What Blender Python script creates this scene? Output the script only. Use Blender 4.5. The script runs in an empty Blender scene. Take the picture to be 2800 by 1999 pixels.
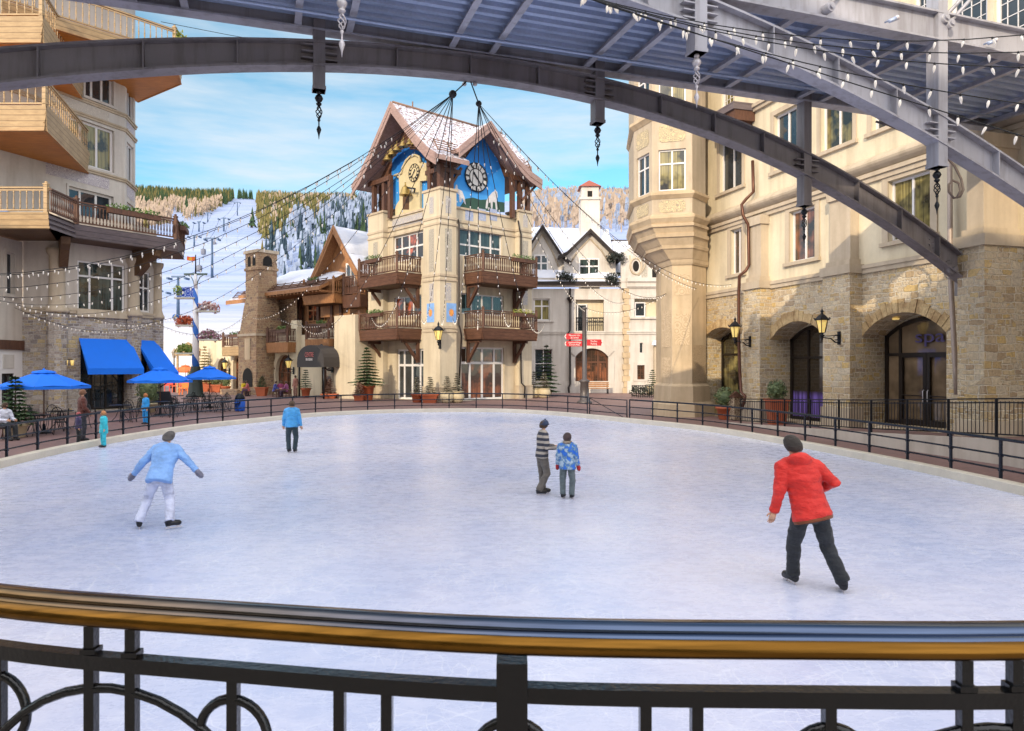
import bpy, bmesh, math, random
from mathutils import Vector, Matrix, noise as mnoise
random.seed(7)
SC = bpy.context.scene
COL = SC.collection
PI = math.pi
F = 1950.0
CAMZ = 2.5
def V(*a): return Vector(a)
def P(u, v, Y): return Vector(((u-1400.0)/F*Y, Y, CAMZ-(v-1000.0)/F*Y))
def lerp(a, b, t): return a+(b-a)*t
def lin(c):
    c /= 255.0
    return c/12.92 if c <= 0.04045 else ((c+0.055)/1.055)**2.4
def S(r, g, b): return (lin(r), lin(g), lin(b))

# ------------------------------------------------------------------ object helpers
WL = {}
def wloc(o): return WL.get(o.name, Vector((0, 0, 0))) if o else Vector((0, 0, 0))
def link(o): COL.objects.link(o); return o
def meta(o, label=None, cat=None, group=None, kind=None):
    if label: o['label'] = label
    if cat: o['category'] = cat
    if group: o['group'] = group
    if kind: o['kind'] = kind
    return o
def thing(name, label, cat, loc=(0, 0, 0), rz=0.0, group=None):
    o = link(bpy.data.objects.new(name, None))
    o.location = loc; o.rotation_euler = (0, 0, rz); o.empty_display_size = 0.2
    WL[o.name] = Vector(loc)
    return meta(o, label, cat, group)
def kids(o): return [c for c in bpy.data.objects if c.parent == o]
CH = {}
def setparent(o, p):
    o.parent = p
    CH.setdefault(p.name, []).append(o)
def copy_tree(o, parent=None):
    c = o.copy(); COL.objects.link(c)
    if parent: setparent(c, parent)
    for ch in CH.get(o.name, []): copy_tree(ch, c)
    return c
def dup(o, loc, rz=0.0, label=None, scale=None):
    c = copy_tree(o); c.location = loc; c.rotation_euler = (0, 0, rz)
    if label: c['label'] = label
    if scale: c.scale = (scale, scale, scale)
    return c

class MB:
    def __init__(s): s.v = []; s.f = []; s.sm = []; s.mi = []; s.cur = 0
    def poly(s, pts, sm=False):
        n = len(s.v); s.v += [Vector(p) for p in pts]; s.f.append(tuple(range(n, n+len(pts)))); s.sm.append(sm); s.mi.append(s.cur)
    def faces(s, vs, fs, sm=False):
        n = len(s.v); s.v += [Vector(p) for p in vs]
        for f in fs: s.f.append(tuple(n+i for i in f)); s.sm.append(sm); s.mi.append(s.cur)
    def hexa(s, b, t):   # bottom quad, top quad (ccw seen from above)
        s.faces(list(b)+list(t), [(3, 2, 1, 0), (4, 5, 6, 7), (0, 1, 5, 4), (1, 2, 6, 5), (2, 3, 7, 6), (3, 0, 4, 7)])
    def box(s, c, size, rz=0.0):
        x, y, z = size[0]/2, size[1]/2, size[2]/2; ca, sa = math.cos(rz), math.sin(rz)
        q = [(-x, -y), (x, -y), (x, y), (-x, y)]
        q = [(c[0]+a*ca-b*sa, c[1]+a*sa+b*ca) for a, b in q]
        s.hexa([(a, b, c[2]-z) for a, b in q], [(a, b, c[2]+z) for a, b in q])
    def frame_box(s, o, dx, dy, dz):  # box from origin corner and three edge vectors
        o, dx, dy, dz = Vector(o), Vector(dx), Vector(dy), Vector(dz)
        if dx.cross(dy).dot(dz) < 0: dx, dy = dy, dx
        b = [o, o+dx, o+dx+dy, o+dy]; s.hexa(b, [p+dz for p in b])
    def prism(s, pts, vec, sm=False):
        pts = [Vector(p) for p in pts]; vec = Vector(vec); n = len(pts)
        nm = Vector((0, 0, 0))
        for i in range(n): nm += pts[i].cross(pts[(i+1) % n])
        if nm.dot(vec) > 0: pts = pts[::-1]
        t = [p+vec for p in pts]
        s.poly(pts); s.poly(t[::-1])
        for i in range(n):
            j = (i+1) % n
            s.poly([pts[j], pts[i], t[i], t[j]], sm)
    def bar(s, p0, p1, w, h, up=(0, 0, 1)):
        p0, p1 = Vector(p0), Vector(p1); d = (p1-p0); up = Vector(up)
        x = d.cross(up)
        if x.length < 1e-6: x = d.cross(Vector((0, 1, 0)))
        x.normalize(); y = x.cross(d).normalized()
        x *= w/2; y *= h/2
        s.faces([p0-x-y, p0+x-y, p0+x+y, p0-x+y, p1-x-y, p1+x-y, p1+x+y, p1-x+y],
                [(0, 1, 2, 3), (7, 6, 5, 4), (1, 0, 4, 5), (2, 1, 5, 6), (3, 2, 6, 7), (0, 3, 7, 4)])
    def tube(s, pts, r, n=6, closed=False, cap=True, sm=True):
        pts = [Vector(p) for p in pts]; m = len(pts)
        rs = r if isinstance(r, (list, tuple)) else [r]*m
        base = len(s.v); prev = None
        for i in range(m):
            if closed: d = pts[(i+1) % m]-pts[i-1]
            else: d = pts[min(i+1, m-1)]-pts[max(i-1, 0)]
            d.normalize()
            if prev is None:
                a = d.cross(Vector((0, 0, 1)))
                if a.length < 1e-3: a = d.cross(Vector((0, 1, 0)))
            else:
                a = prev-d*prev.dot(d)
                if a.length < 1e-6: a = d.cross(Vector((0, 0, 1)))
            a.normalize(); prev = a; b = d.cross(a)
            for k in range(n):
                t = 2*PI*k/n
                s.v.append(pts[i]+(a*math.cos(t)+b*math.sin(t))*rs[i])
        for i in range(m if closed else m-1):
            i2 = (i+1) % m
            for k in range(n):
                k2 = (k+1) % n
                s.f.append((base+i*n+k2, base+i*n+k, base+i2*n+k, base+i2*n+k2)[::-1]); s.sm.append(sm); s.mi.append(s.cur)
        if cap and not closed:
            s.f.append(tuple(base+k for k in range(n))[::-1]); s.sm.append(False); s.mi.append(s.cur)
            s.f.append(tuple(base+(m-1)*n+k for k in range(n))); s.sm.append(False); s.mi.append(s.cur)
    def cyl(s, p0, p1, r0, r1=None, n=10): s.tube([p0, p1], [r0, r0 if r1 is None else r1], n)
    def lathe(s, c, prof, n=12, sm=True, ax=None):
        c = Vector(c); base = len(s.v); m = len(prof)
        for r, z in prof:
            for k in range(n):
                t = 2*PI*k/n
                s.v.append(c+Vector((max(r, 1e-4)*math.cos(t), max(r, 1e-4)*math.sin(t), z)))
        for i in range(m-1):
            for k in range(n):
                k2 = (k+1) % n
                s.f.append((base+i*n+k, base+i*n+k2, base+(i+1)*n+k2, base+(i+1)*n+k)); s.sm.append(sm); s.mi.append(s.cur)
        s.f.append(tuple(base+k for k in range(n))[::-1]); s.sm.append(False); s.mi.append(s.cur)
        s.f.append(tuple(base+(m-1)*n+k for k in range(n))); s.sm.append(False); s.mi.append(s.cur)
    def ball(s, c, r, n=10, m=7, sq=(1, 1, 1)):
        c = Vector(c); base = len(s.v)
        for i in range(m+1):
            ph = -PI/2+PI*i/m
            for k in range(n):
                t = 2*PI*k/n; cr = max(math.cos(ph), 1e-3)
                s.v.append(c+Vector((r*sq[0]*cr*math.cos(t), r*sq[1]*cr*math.sin(t), r*sq[2]*math.sin(ph))))
        for i in range(m):
            for k in range(n):
                k2 = (k+1) % n
                s.f.append((base+i*n+k, base+i*n+k2, base+(i+1)*n+k2, base+(i+1)*n+k)); s.sm.append(True); s.mi.append(s.cur)
    def data(s, name, mats):
        me = bpy.data.meshes.new(name)
        me.from_pydata([tuple(p) for p in s.v], [], s.f)
        for m in (mats if isinstance(mats, (list, tuple)) else [mats]): me.materials.append(m)
        me.polygons.foreach_set('use_smooth', s.sm)
        me.polygons.foreach_set('material_index', s.mi)
        me.update()
        return me
    def build(s, name, mats, parent=None, label=None, loc=None):
        off = wloc(parent) if loc is None else Vector(loc)
        if off.length: s.v = [p-off for p in s.v]
        o = link(bpy.data.objects.new(name, s.data(name, mats)))
        if parent:
            setparent(o, parent); WL[o.name] = wloc(parent)
        elif loc is not None:
            o.location = loc; WL[o.name] = Vector(loc)
        if label: o['label'] = label
        return o
def from_mesh(name, me, mat, parent=None, loc=(0, 0, 0)):
    o = link(bpy.data.objects.new(name, me)); o.location = loc
    if mat is not None:
        me.materials.clear(); me.materials.append(mat)
    if parent: setparent(o, parent)
    return o

# ------------------------------------------------------------------ node helpers
def newmat(name):
    m = bpy.data.materials.new(name); m.use_nodes = True
    nt = m.node_tree; nt.nodes.clear()
    out = nt.nodes.new('ShaderNodeOutputMaterial'); b = nt.nodes.new('ShaderNodeBsdfPrincipled')
    nt.links.new(b.outputs[0], out.inputs[0])
    return m, nt, b
def N(nt, t, **kw):
    n = nt.nodes.new(t)
    for k, val in kw.items():
        if k in n.inputs: n.inputs[k].default_value = val
        else: setattr(n, k, val)
    return n
def c4(c): return (c[0], c[1], c[2], 1.0)
def coords(nt, scale=(1, 1, 1), kind='Object'):
    tc = N(nt, 'ShaderNodeTexCoord'); mp = N(nt, 'ShaderNodeMapping'); mp.inputs['Scale'].default_value = scale
    nt.links.new(tc.outputs[kind], mp.inputs[0]); return mp.outputs[0]
def ramp(nt, fac, stops):
    r = N(nt, 'ShaderNodeValToRGB'); el = r.color_ramp.elements
    while len(el) < len(stops): el.new(0.5)
    for e, (p, c) in zip(el, stops): e.position = p; e.color = c4(c) if len(c) == 3 else c
    nt.links.new(fac, r.inputs[0]); return r.outputs[0]
def noise(nt, vec, scale, detail=4.0, rough=0.55):
    n = N(nt, 'ShaderNodeTexNoise'); n.inputs['Scale'].default_value = scale; n.inputs['Detail'].default_value = detail; n.inputs['Roughness'].default_value = rough
    nt.links.new(vec, n.inputs['Vector']); return n.outputs[0]
def mixc(nt, fac, a, b, mode='MIX'):
    m = N(nt, 'ShaderNodeMix', data_type='RGBA', blend_type=mode)
    for i, val in ((0, fac), (6, a), (7, b)):
        if hasattr(val, 'is_linked') or hasattr(val, 'links'): nt.links.new(val, m.inputs[i])
        elif i == 0: m.inputs[0].default_value = val
        else: m.inputs[i].default_value = c4(val)
    return m.outputs[2]
def math_(nt, op, a, b=None, clamp=False):
    m = N(nt, 'ShaderNodeMath', operation=op); m.use_clamp = clamp
    for i, val in enumerate((a, b)):
        if val is None: continue
        if hasattr(val, 'links'): nt.links.new(val, m.inputs[i])
        else: m.inputs[i].default_value = val
    return m.outputs[0]
def bump(nt, b, h, strength=0.3, dist=0.02):
    n = N(nt, 'ShaderNodeBump'); n.inputs['Strength'].default_value = strength; n.inputs['Distance'].default_value = dist
    nt.links.new(h, n.inputs['Height']); nt.links.new(n.outputs[0], b.inputs['Normal'])
MC = {}
def plain(name, col, rough=0.6, metal=0.0, var=0.18, vs=1.5, bs=25.0, bst=0.15, sc=(1, 1, 1), spec=0.5, emit=None, es=0.0, coat=0.0):
    if name in MC: return MC[name]
    m, nt, b = newmat(name); vec = coords(nt, sc)
    n1 = noise(nt, vec, vs, 3.0); n2 = noise(nt, vec, bs, 2.0)
    dark = tuple(c*(1-var) for c in col); lite = tuple(min(1, c*(1+var)) for c in col)
    c1 = ramp(nt, n1, [(0.3, dark), (0.7, lite)])
    c2 = mixc(nt, 0.35, c1, ramp(nt, n2, [(0.3, dark), (0.7, lite)]))
    nt.links.new(c2, b.inputs['Base Color'])
    b.inputs['Metallic'].default_value = metal; b.inputs['Specular IOR Level'].default_value = spec
    rr = N(nt, 'ShaderNodeMapRange'); rr.inputs['To Min'].default_value = max(0, rough-0.1); rr.inputs['To Max'].default_value = min(1, rough+0.1)
    nt.links.new(n1, rr.inputs[0]); nt.links.new(rr.outputs[0], b.inputs['Roughness'])
    if bst: bump(nt, b, n2, bst, 0.02)
    if emit: b.inputs['Emission Color'].default_value = c4(emit); b.inputs['Emission Strength'].default_value = es
    if coat: b.inputs['Coat Weight'].default_value = coat
    MC[name] = m; return m
def stone_mat(name, cols, mortar, row=0.2, aspect=1.7, mw=0.02):
    """roughly coursed rubble: laid along the wall whatever way it faces"""
    m, nt, b = newmat(name); ge = N(nt, 'ShaderNodeNewGeometry')
    sp = N(nt, 'ShaderNodeSeparateXYZ'); nt.links.new(ge.outputs['Position'], sp.inputs[0]); sn = N(nt, 'ShaderNodeSeparateXYZ'); nt.links.new(ge.outputs['True Normal'], sn.inputs[0])
    hl = math_(nt, 'MAXIMUM', math_(nt, 'SQRT', math_(nt, 'ADD', math_(nt, 'MULTIPLY', sn.outputs[0], sn.outputs[0]), math_(nt, 'MULTIPLY', sn.outputs[1], sn.outputs[1]))), 0.05)
    sx = math_(nt, 'DIVIDE', math_(nt, 'SUBTRACT', math_(nt, 'MULTIPLY', sp.outputs[1], sn.outputs[0]), math_(nt, 'MULTIPLY', sp.outputs[0], sn.outputs[1])), hl)
    cb = N(nt, 'ShaderNodeCombineXYZ'); nt.links.new(sx, cb.inputs[0]); nt.links.new(sp.outputs[2], cb.inputs[1])
    d1 = N(nt, 'ShaderNodeTexNoise'); d1.inputs['Scale'].default_value = 2.2; d1.inputs['Detail'].default_value = 3.0; nt.links.new(ge.outputs['Position'], d1.inputs['Vector'])
    dv = N(nt, 'ShaderNodeVectorMath', operation='MULTIPLY_ADD'); dv.inputs[1].default_value = (row*1.0, row*0.85, 0); nt.links.new(d1.outputs[1], dv.inputs[0]); nt.links.new(cb.outputs[0], dv.inputs[2])
    d2 = N(nt, 'ShaderNodeTexNoise'); d2.inputs['Scale'].default_value = 11.0; d2.inputs['Detail'].default_value = 2.0; nt.links.new(ge.outputs['Position'], d2.inputs['Vector'])
    dw = N(nt, 'ShaderNodeVectorMath', operation='MULTIPLY_ADD'); dw.inputs[1].default_value = (row*0.45, row*0.32, 0); nt.links.new(d2.outputs[1], dw.inputs[0]); nt.links.new(dv.outputs[0], dw.inputs[2]); dv = dw
    def lay(rh, asp, offs):
        br = N(nt, 'ShaderNodeTexBrick'); br.offset = 0.43; br.squash = 1.7; br.squash_frequency = 3; br.offset_frequency = 2
        for k, val in (('Color1', (0, 0, 0, 1)), ('Color2', (1, 1, 1, 1)), ('Mortar', (0.5, 0.5, 0.5, 1)), ('Scale', 1.0), ('Mortar Size', mw), ('Mortar Smooth', 0.8), ('Brick Width', rh*asp), ('Row Height', rh)): br.inputs[k].default_value = val
        mp = N(nt, 'ShaderNodeMapping'); mp.inputs['Location'].default_value = (offs, offs*0.37, 0); nt.links.new(dv.outputs[0], mp.inputs[0]); nt.links.new(mp.outputs[0], br.inputs['Vector']); return br
    b1, b2 = lay(row, aspect, 0.0), lay(row*1.5, aspect*0.85, 3.3)
    pick = ramp(nt, noise(nt, ge.outputs['Position'], 0.9, 3.0), [(0.50, (0, 0, 0)), (0.52, (1, 1, 1))])
    rnd = mixc(nt, pick, b1.outputs[0], b2.outputs[0]); fac = mixc(nt, pick, b1.outputs[1], b2.outputs[1])
    k = len(cols); sc = ramp(nt, rnd, [((i+0.5)/k, c) for i, c in enumerate(cols)])
    n2 = noise(nt, ge.outputs['Position'], 13.0, 5.0, 0.7)
    sc2 = mixc(nt, 0.7, sc, ramp(nt, n2, [(0.28, (0.35, 0.31, 0.28)), (0.62, (1, 1, 1))]), 'MULTIPLY')
    colr = mixc(nt, fac, sc2, mortar)
    stain = noise(nt, ge.outputs['Position'], 0.35, 3.0)
    colr = mixc(nt, 0.6, colr, ramp(nt, stain, [(0.3, (0.7, 0.68, 0.66)), (0.65, (1, 1, 1))]), 'MULTIPLY')
    nt.links.new(colr, b.inputs['Base Color']); b.inputs['Roughness'].default_value = 0.85
    h = math_(nt, 'SUBTRACT', math_(nt, 'MULTIPLY', n2, 0.7), fac)
    bump(nt, b, h, 0.8, 0.05)
    return m
def stucco(name, col, var=0.1):
    m, nt, b = newmat(name); vec = coords(nt)
    n1 = noise(nt, vec, 0.45, 4.0, 0.65); n2 = noise(nt, vec, 9.0, 3.0, 0.7)
    vs = noise(nt, coords(nt, (2.2, 2.2, 0.22)), 1.0, 4.0)
    c1 = ramp(nt, n1, [(0.3, tuple(c*(1-var*1.6) for c in col)), (0.7, tuple(min(1, c*(1+var)) for c in col))])
    c2 = mixc(nt, 0.3, c1, ramp(nt, n2, [(0.3, tuple(c*0.8 for c in col)), (0.7, col)]))
    c3 = mixc(nt, 0.65, c2, ramp(nt, vs, [(0.35, (0.78, 0.75, 0.72)), (0.55, (1, 1, 1))]), 'MULTIPLY')
    nt.links.new(c3, b.inputs['Base Color']); b.inputs['Roughness'].default_value = 0.9
    bump(nt, b, n2, 0.25, 0.02); return m
def wood(name, c1, c2, sc=(1.0, 1.0, 9.0), rough=0.65, planks=None):
    if name in MC: return MC[name]
    m, nt, b = newmat(name); vec = coords(nt, sc)
    n1 = noise(nt, vec, 2.0, 8.0, 0.7); n2 = noise(nt, coords(nt), 0.8, 3.0)
    col = ramp(nt, n1, [(0.3, c1), (0.68, c2)])
    col = mixc(nt, 0.5, col, ramp(nt, n2, [(0.3, (0.65, 0.62, 0.6)), (0.7, (1, 1, 1))]), 'MULTIPLY')
    h = n1
    if planks:
        sx = N(nt, 'ShaderNodeSeparateXYZ'); nt.links.new(coords(nt), sx.inputs[0])
        fr = math_(nt, 'FRACT', math_(nt, 'DIVIDE', sx.outputs[2], planks))
        gap = ramp(nt, fr, [(0.0, (0.15, 0.15, 0.15)), (0.09, (1, 1, 1)), (0.97, (1, 1, 1)), (1.0, (0.3, 0.3, 0.3))])
        col = mixc(nt, 1.0, col, gap, 'MULTIPLY'); h = math_(nt, 'ADD', math_(nt, 'MULTIPLY', n1, 0.3), gap)
    nt.links.new(col, b.inputs['Base Color']); b.inputs['Roughness'].default_value = rough
    bump(nt, b, h, 0.4, 0.02); MC[name] = m; return m
def glass_mat(name, dark=(0.012, 0.016, 0.02), curtain=None, vs=3.0, thr=0.5, rough=0.03):
    """window pane: a dark room or curtain folds behind a reflecting sheet"""
    m, nt, b = newmat(name); vec = coords(nt)
    n1 = noise(nt, vec, 0.9, 3.0)
    if curtain:
        fold = noise(nt, coords(nt, (9, 9, 0.25)), 1.6, 3.0)
        cc = ramp(nt, fold, [(0.3, tuple(c*0.25 for c in curtain)), (0.62, curtain)])
        col = mixc(nt, ramp(nt, n1, [(thr-0.06, (0, 0, 0)), (thr+0.06, (1, 1, 1))]), dark, cc)
    else:
        col = ramp(nt, n1, [(0.35, dark), (0.7, tuple(c*3.2 for c in dark))])
    nt.links.new(col, b.inputs['Base Color']); b.inputs['Roughness'].default_value = rough
    b.inputs['IOR'].default_value = 1.6; b.inputs['Specular IOR Level'].default_value = 0.7
    w = noise(nt, vec, 1.3, 2.0); bump(nt, b, w, 0.06, 0.05)
    return m
# ------------------------------------------------------------------ camera, sky, sun
cd = bpy.data.cameras.new('camera'); cam = link(bpy.data.objects.new('camera', cd))
cam.location = (0, 0, CAMZ); cam.rotation_euler = (PI/2, 0, 0)
cd.sensor_width = 36; cd.lens = F/2800*36; cd.clip_start = 0.05; cd.clip_end = 6000
cd.dof.use_dof = True; cd.dof.focus_distance = 24.0; cd.dof.aperture_fstop = 9.0
SC.camera = cam
SC.view_settings.view_transform = 'Standard'; SC.view_settings.look = 'None'; SC.view_settings.exposure = 0
SC.cycles.max_bounces = 5; SC.cycles.diffuse_bounces = 2; SC.cycles.glossy_bounces = 2; SC.cycles.use_adaptive_sampling = True; SC.cycles.adaptive_threshold = 0.02; SC.cycles.transparent_max_bounces = 8
SC.cycles.sample_clamp_indirect = 4.0
try: SC.cycles.use_denoising = True
except Exception: pass
SUN_EL = math.radians(22); SUN_DIR = Vector((-0.37, -0.93, 0)).normalized()   # towards the sun, on the ground
w = bpy.data.worlds.new('World'); SC.world = w; w.use_nodes = True
nt = w.node_tree; nt.nodes.clear()
wo = nt.nodes.new('ShaderNodeOutputWorld'); bg = nt.nodes.new('ShaderNodeBackground')
sky = N(nt, 'ShaderNodeTexSky', sky_type='NISHITA'); sky.sun_disc = False
sky.sun_elevation = SUN_EL; sky.sun_rotation = math.atan2(SUN_DIR.x, SUN_DIR.y) % (2*PI)
sky.altitude = 2400; sky.air_density = 1.0; sky.dust_density = 0.4; sky.ozone_density = 2.0
tc = N(nt, 'ShaderNodeTexCoord')
mp = N(nt, 'ShaderNodeMapping'); mp.inputs['Scale'].default_value = (1.2, 1.2, 7.5); mp.inputs['Rotation'].default_value = (0.0, math.radians(-4), 0.6)
nt.links.new(tc.outputs['Generated'], mp.inputs[0])
cn = noise(nt, mp.outputs[0], 2.0, 6.0, 0.56)
cf = ramp(nt, cn, [(0.40, (0, 0, 0)), (0.66, (1, 1, 1))])
gam = N(nt, 'ShaderNodeHueSaturation'); gam.inputs['Hue'].default_value = 0.468; gam.inputs['Saturation'].default_value = 1.14; gam.inputs['Value'].default_value = 1.85
nt.links.new(sky.outputs[0], gam.inputs['Color'])
cm = mixc(nt, math_(nt, 'MULTIPLY', cf, 0.8), gam.outputs[0], (7.2, 7.7, 8.2))
# bright sky veil added out of view as fill light, clearing towards the mountain
gx = N(nt, 'ShaderNodeSeparateXYZ'); nt.links.new(tc.outputs['Generated'], gx.inputs[0])
dsun = math_(nt, 'ADD', math_(nt, 'ADD', math_(nt, 'MULTIPLY', gx.outputs[0], SUN_DIR.x*0.6), math_(nt, 'MULTIPLY', gx.outputs[1], SUN_DIR.y)), math_(nt, 'MULTIPLY', gx.outputs[2], 0.75))
vf = ramp(nt, dsun, [(0.06, (0, 0, 0)), (0.55, (1, 1, 1))])
vn = ramp(nt, noise(nt, mp.outputs[0], 2.3, 5.0, 0.6), [(0.3, (0.62, 0.62, 0.62)), (0.7, (1, 1, 1))])
cm = mixc(nt, math_(nt, 'MULTIPLY', vf, vn), cm, (20.5, 20.0, 20.2))
nt.links.new(cm, bg.inputs[0]); bg.inputs[1].default_value = 0.12
nt.links.new(bg.outputs[0], wo.inputs[0])
sl = bpy.data.lights.new('sun', 'SUN'); sun = link(bpy.data.objects.new('sun', sl))
sl.energy = 3.4; sl.angle = math.radians(0.5); sl.color = (1.0, 0.84, 0.60)
sd = Vector((SUN_DIR.x*math.cos(SUN_EL), SUN_DIR.y*math.cos(SUN_EL), math.sin(SUN_EL)))
sun.rotation_euler = (-sd).to_track_quat('-Z', 'Y').to_euler()

# ------------------------------------------------------------------ shared materials
IRON = plain('iron', S(34, 36, 42), 0.35, 0.6, 0.25, 3, 60, 0.1)
IRON_BLUE = plain('painted_rail', S(40, 46, 58), 0.28, 0.7, 0.25, 3, 60, 0.08)
STEEL = plain('bridge_steel', S(150, 150, 160), 0.42, 0.15, 0.16, 0.9, 14, 0.06)
STEEL_D = plain('arch_steel', S(128, 120, 118), 0.42, 0.15, 0.2, 0.9, 30, 0.05)
def painted_steel(name, col, rough=0.42):
    m, nt, b = newmat(name); vec = coords(nt); n1 = noise(nt, vec, 0.7, 4.0); st = noise(nt, coords(nt, (3.0, 3.0, 0.35)), 1.4, 4.0, 0.65); sp = noise(nt, vec, 26.0, 3.0, 0.7)
    c1 = ramp(nt, n1, [(0.3, tuple(k*0.82 for k in col)), (0.7, tuple(k*1.12 for k in col))])
    c2 = mixc(nt, 0.55, c1, ramp(nt, st, [(0.36, (0.62, 0.58, 0.55)), (0.52, (1, 1, 1))]), 'MULTIPLY')
    c3 = mixc(nt, ramp(nt, sp, [(0.66, (0, 0, 0)), (0.74, (0.7, 0.7, 0.7))]), c2, (0.16, 0.10, 0.07))
    nt.links.new(c3, b.inputs['Base Color']); b.inputs['Metallic'].default_value = 0.1; nt.links.new(ramp(nt, st, [(0.3, (rough+0.15,)*3), (0.7, (rough-0.08,)*3)]), b.inputs['Roughness']); bump(nt, b, sp, 0.12, 0.01); return m
STEEL, STEEL_D = painted_steel('bridge_paint', S(174, 174, 184)), painted_steel('arch_paint', S(132, 126, 128))
ZINC = plain('galvanised', S(164, 178, 206), 0.4, 0.35, 0.2, 1.2, 20, 0.05)
SILVER = plain('silver_paint', S(205, 200, 205), 0.4, 0.3, 0.1)
BULB = plain('bulb_glass', S(250, 240, 228), 0.25, 0.0, 0.03, 3, 30, 0.0, emit=(1.0, 0.93, 0.82), es=0.12)
WIRE = plain('black_wire', S(18, 18, 20), 0.6)
CAP = plain('bulb_socket', S(24, 24, 26), 0.5)
CREAM = stucco('cream_stucco', (0.64, 0.55, 0.41))
WHITE_ST = stucco('pale_stucco', (0.66, 0.61, 0.56))
YELLOW_ST = stucco('yellow_stucco', (0.74, 0.64, 0.46))
GREYST = stucco('grey_stucco', (0.62, 0.55, 0.48))
TRIM = stucco('cut_stone_trim', (0.56, 0.46, 0.34), 0.14)
SANDST = stucco('carved_sandstone', (0.60, 0.46, 0.30), 0.16)
RUBBLE_W = stone_mat('warm_rubble', [S(222, 200, 164), S(208, 184, 148), S(232, 214, 182), S(188, 164, 134), S(226, 194, 130), S(218, 202, 176)], S(238, 226, 204), 0.155, 1.8, 0.02)
RUBBLE_C = stone_mat('grey_rubble', [S(190, 178, 168), S(166, 152, 144), S(206, 196, 186), S(180, 166, 152), S(206, 184, 140), S(150, 140, 136)], S(214, 208, 206), 0.15, 2.0, 0.018)
RUBBLE_CH = stone_mat('chimney_rubble', [S(190, 156, 122), S(170, 134, 106), S(204, 176, 138), S(146, 120, 104), S(182, 150, 120)], S(208, 182, 146), 0.17, 1.6, 0.02)
WOOD_D = wood('dark_timber', S(70, 46, 36), S(112, 76, 58), (6, 6, 1.2))
WOOD_P = wood('brown_planks', S(84, 56, 44), S(128, 90, 70), (1, 1, 7), planks=0.24)
WOOD_PK = wood('pinkish_boards', S(146, 118, 112), S(184, 156, 148), (2, 2, 6))
WOOD_BR = wood('warm_timber', S(138, 92, 58), S(188, 136, 88), (5, 5, 1.2))
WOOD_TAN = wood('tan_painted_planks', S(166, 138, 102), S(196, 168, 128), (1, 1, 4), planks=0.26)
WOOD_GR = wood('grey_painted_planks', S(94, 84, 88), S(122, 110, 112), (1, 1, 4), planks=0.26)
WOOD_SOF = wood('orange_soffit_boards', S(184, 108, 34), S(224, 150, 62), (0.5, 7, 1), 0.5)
WOOD_SH = wood('shadow_soffit_boards', S(82, 58, 36), S(112, 82, 54), (0.5, 7, 1), 0.6)  # darker soffit boards, shade put into the wood colour
WHITE_PAINT = plain('white_window_paint', (0.76, 0.73, 0.72), 0.45, 0, 0.06)
DARK_FRAME = plain('dark_bronze_frame', S(38, 30, 26), 0.4, 0.4)
BROWN_FRAME = plain('brown_window_frame', S(96, 58, 38), 0.45)
GLASS = glass_mat('window_glass')
GLASS_TEAL = glass_mat('window_teal_curtains', (0.01, 0.013, 0.012), (0.055, 0.085, 0.08), thr=0.45)
GLASS_RED = glass_mat('window_red_lit', (0.03, 0.015, 0.01), (0.70, 0.15, 0.06), thr=0.57)
GLASS_GOLD = glass_mat('window_gold_curtains', (0.03, 0.025, 0.012), (0.34, 0.28, 0.10), thr=0.47)
GLASS_WARM = glass_mat('window_warm_room', (0.05, 0.03, 0.02), (0.32, 0.12, 0.06), thr=0.52)
COPPER = plain('copper_pipe', S(92, 58, 44), 0.35, 0.5)
DKPIPE = plain('brown_pipe', S(52, 44, 42), 0.4, 0.4)
BLUE_FAB = plain('blue_canvas', (0.002, 0.17, 0.85), 0.75, 0, 0.08, 1.0, 80, 0.1)
TERRA = plain('terracotta', S(178, 94, 60), 0.7)
STONEPOT = plain('stone_pot', S(198, 182, 150), 0.8)
LAMPGLASS = plain('lit_lamp_glass', (0.75, 0.55, 0.18), 0.3, 0, 0.5, 6, emit=(1.0, 0.66, 0.2), es=0.55)
def snow_mat(name, melt=None, lo=0.42, hi=0.5, sc=(1, 1, 1), shingle=S(120, 84, 66)):
    m, nt, b = newmat(name); vec = coords(nt, sc)
    n1 = noise(nt, vec, 0.6, 6.0, 0.6); n2 = noise(nt, vec, 7.0, 4.0)
    snow = ramp(nt, n1, [(0.3, (0.58, 0.62, 0.76)), (0.7, (0.76, 0.77, 0.84))])
    if melt:
        sp = noise(nt, coords(nt, (2.6, 2.6, 5)), 1.6, 3.0, 0.8)
        f = ramp(nt, sp, [(lo, (1, 1, 1)), (hi, (0, 0, 0))])
        snow = mixc(nt, f, snow, shingle)
    nt.links.new(snow, b.inputs['Base Color']); b.inputs['Roughness'].default_value = 0.7
    bump(nt, b, math_(nt, 'ADD', n1, math_(nt, 'MULTIPLY', n2, 0.2)), 0.5, 0.15); return m
SNOW = snow_mat('roof_snow')
SNOW_MELT = snow_mat('thin_roof_snow', True, 0.43, 0.53)
SHINGLE = wood('wood_shingles', S(110, 84, 72), S(160, 128, 112), (3, 3, 8), 0.8, planks=0.12)

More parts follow.
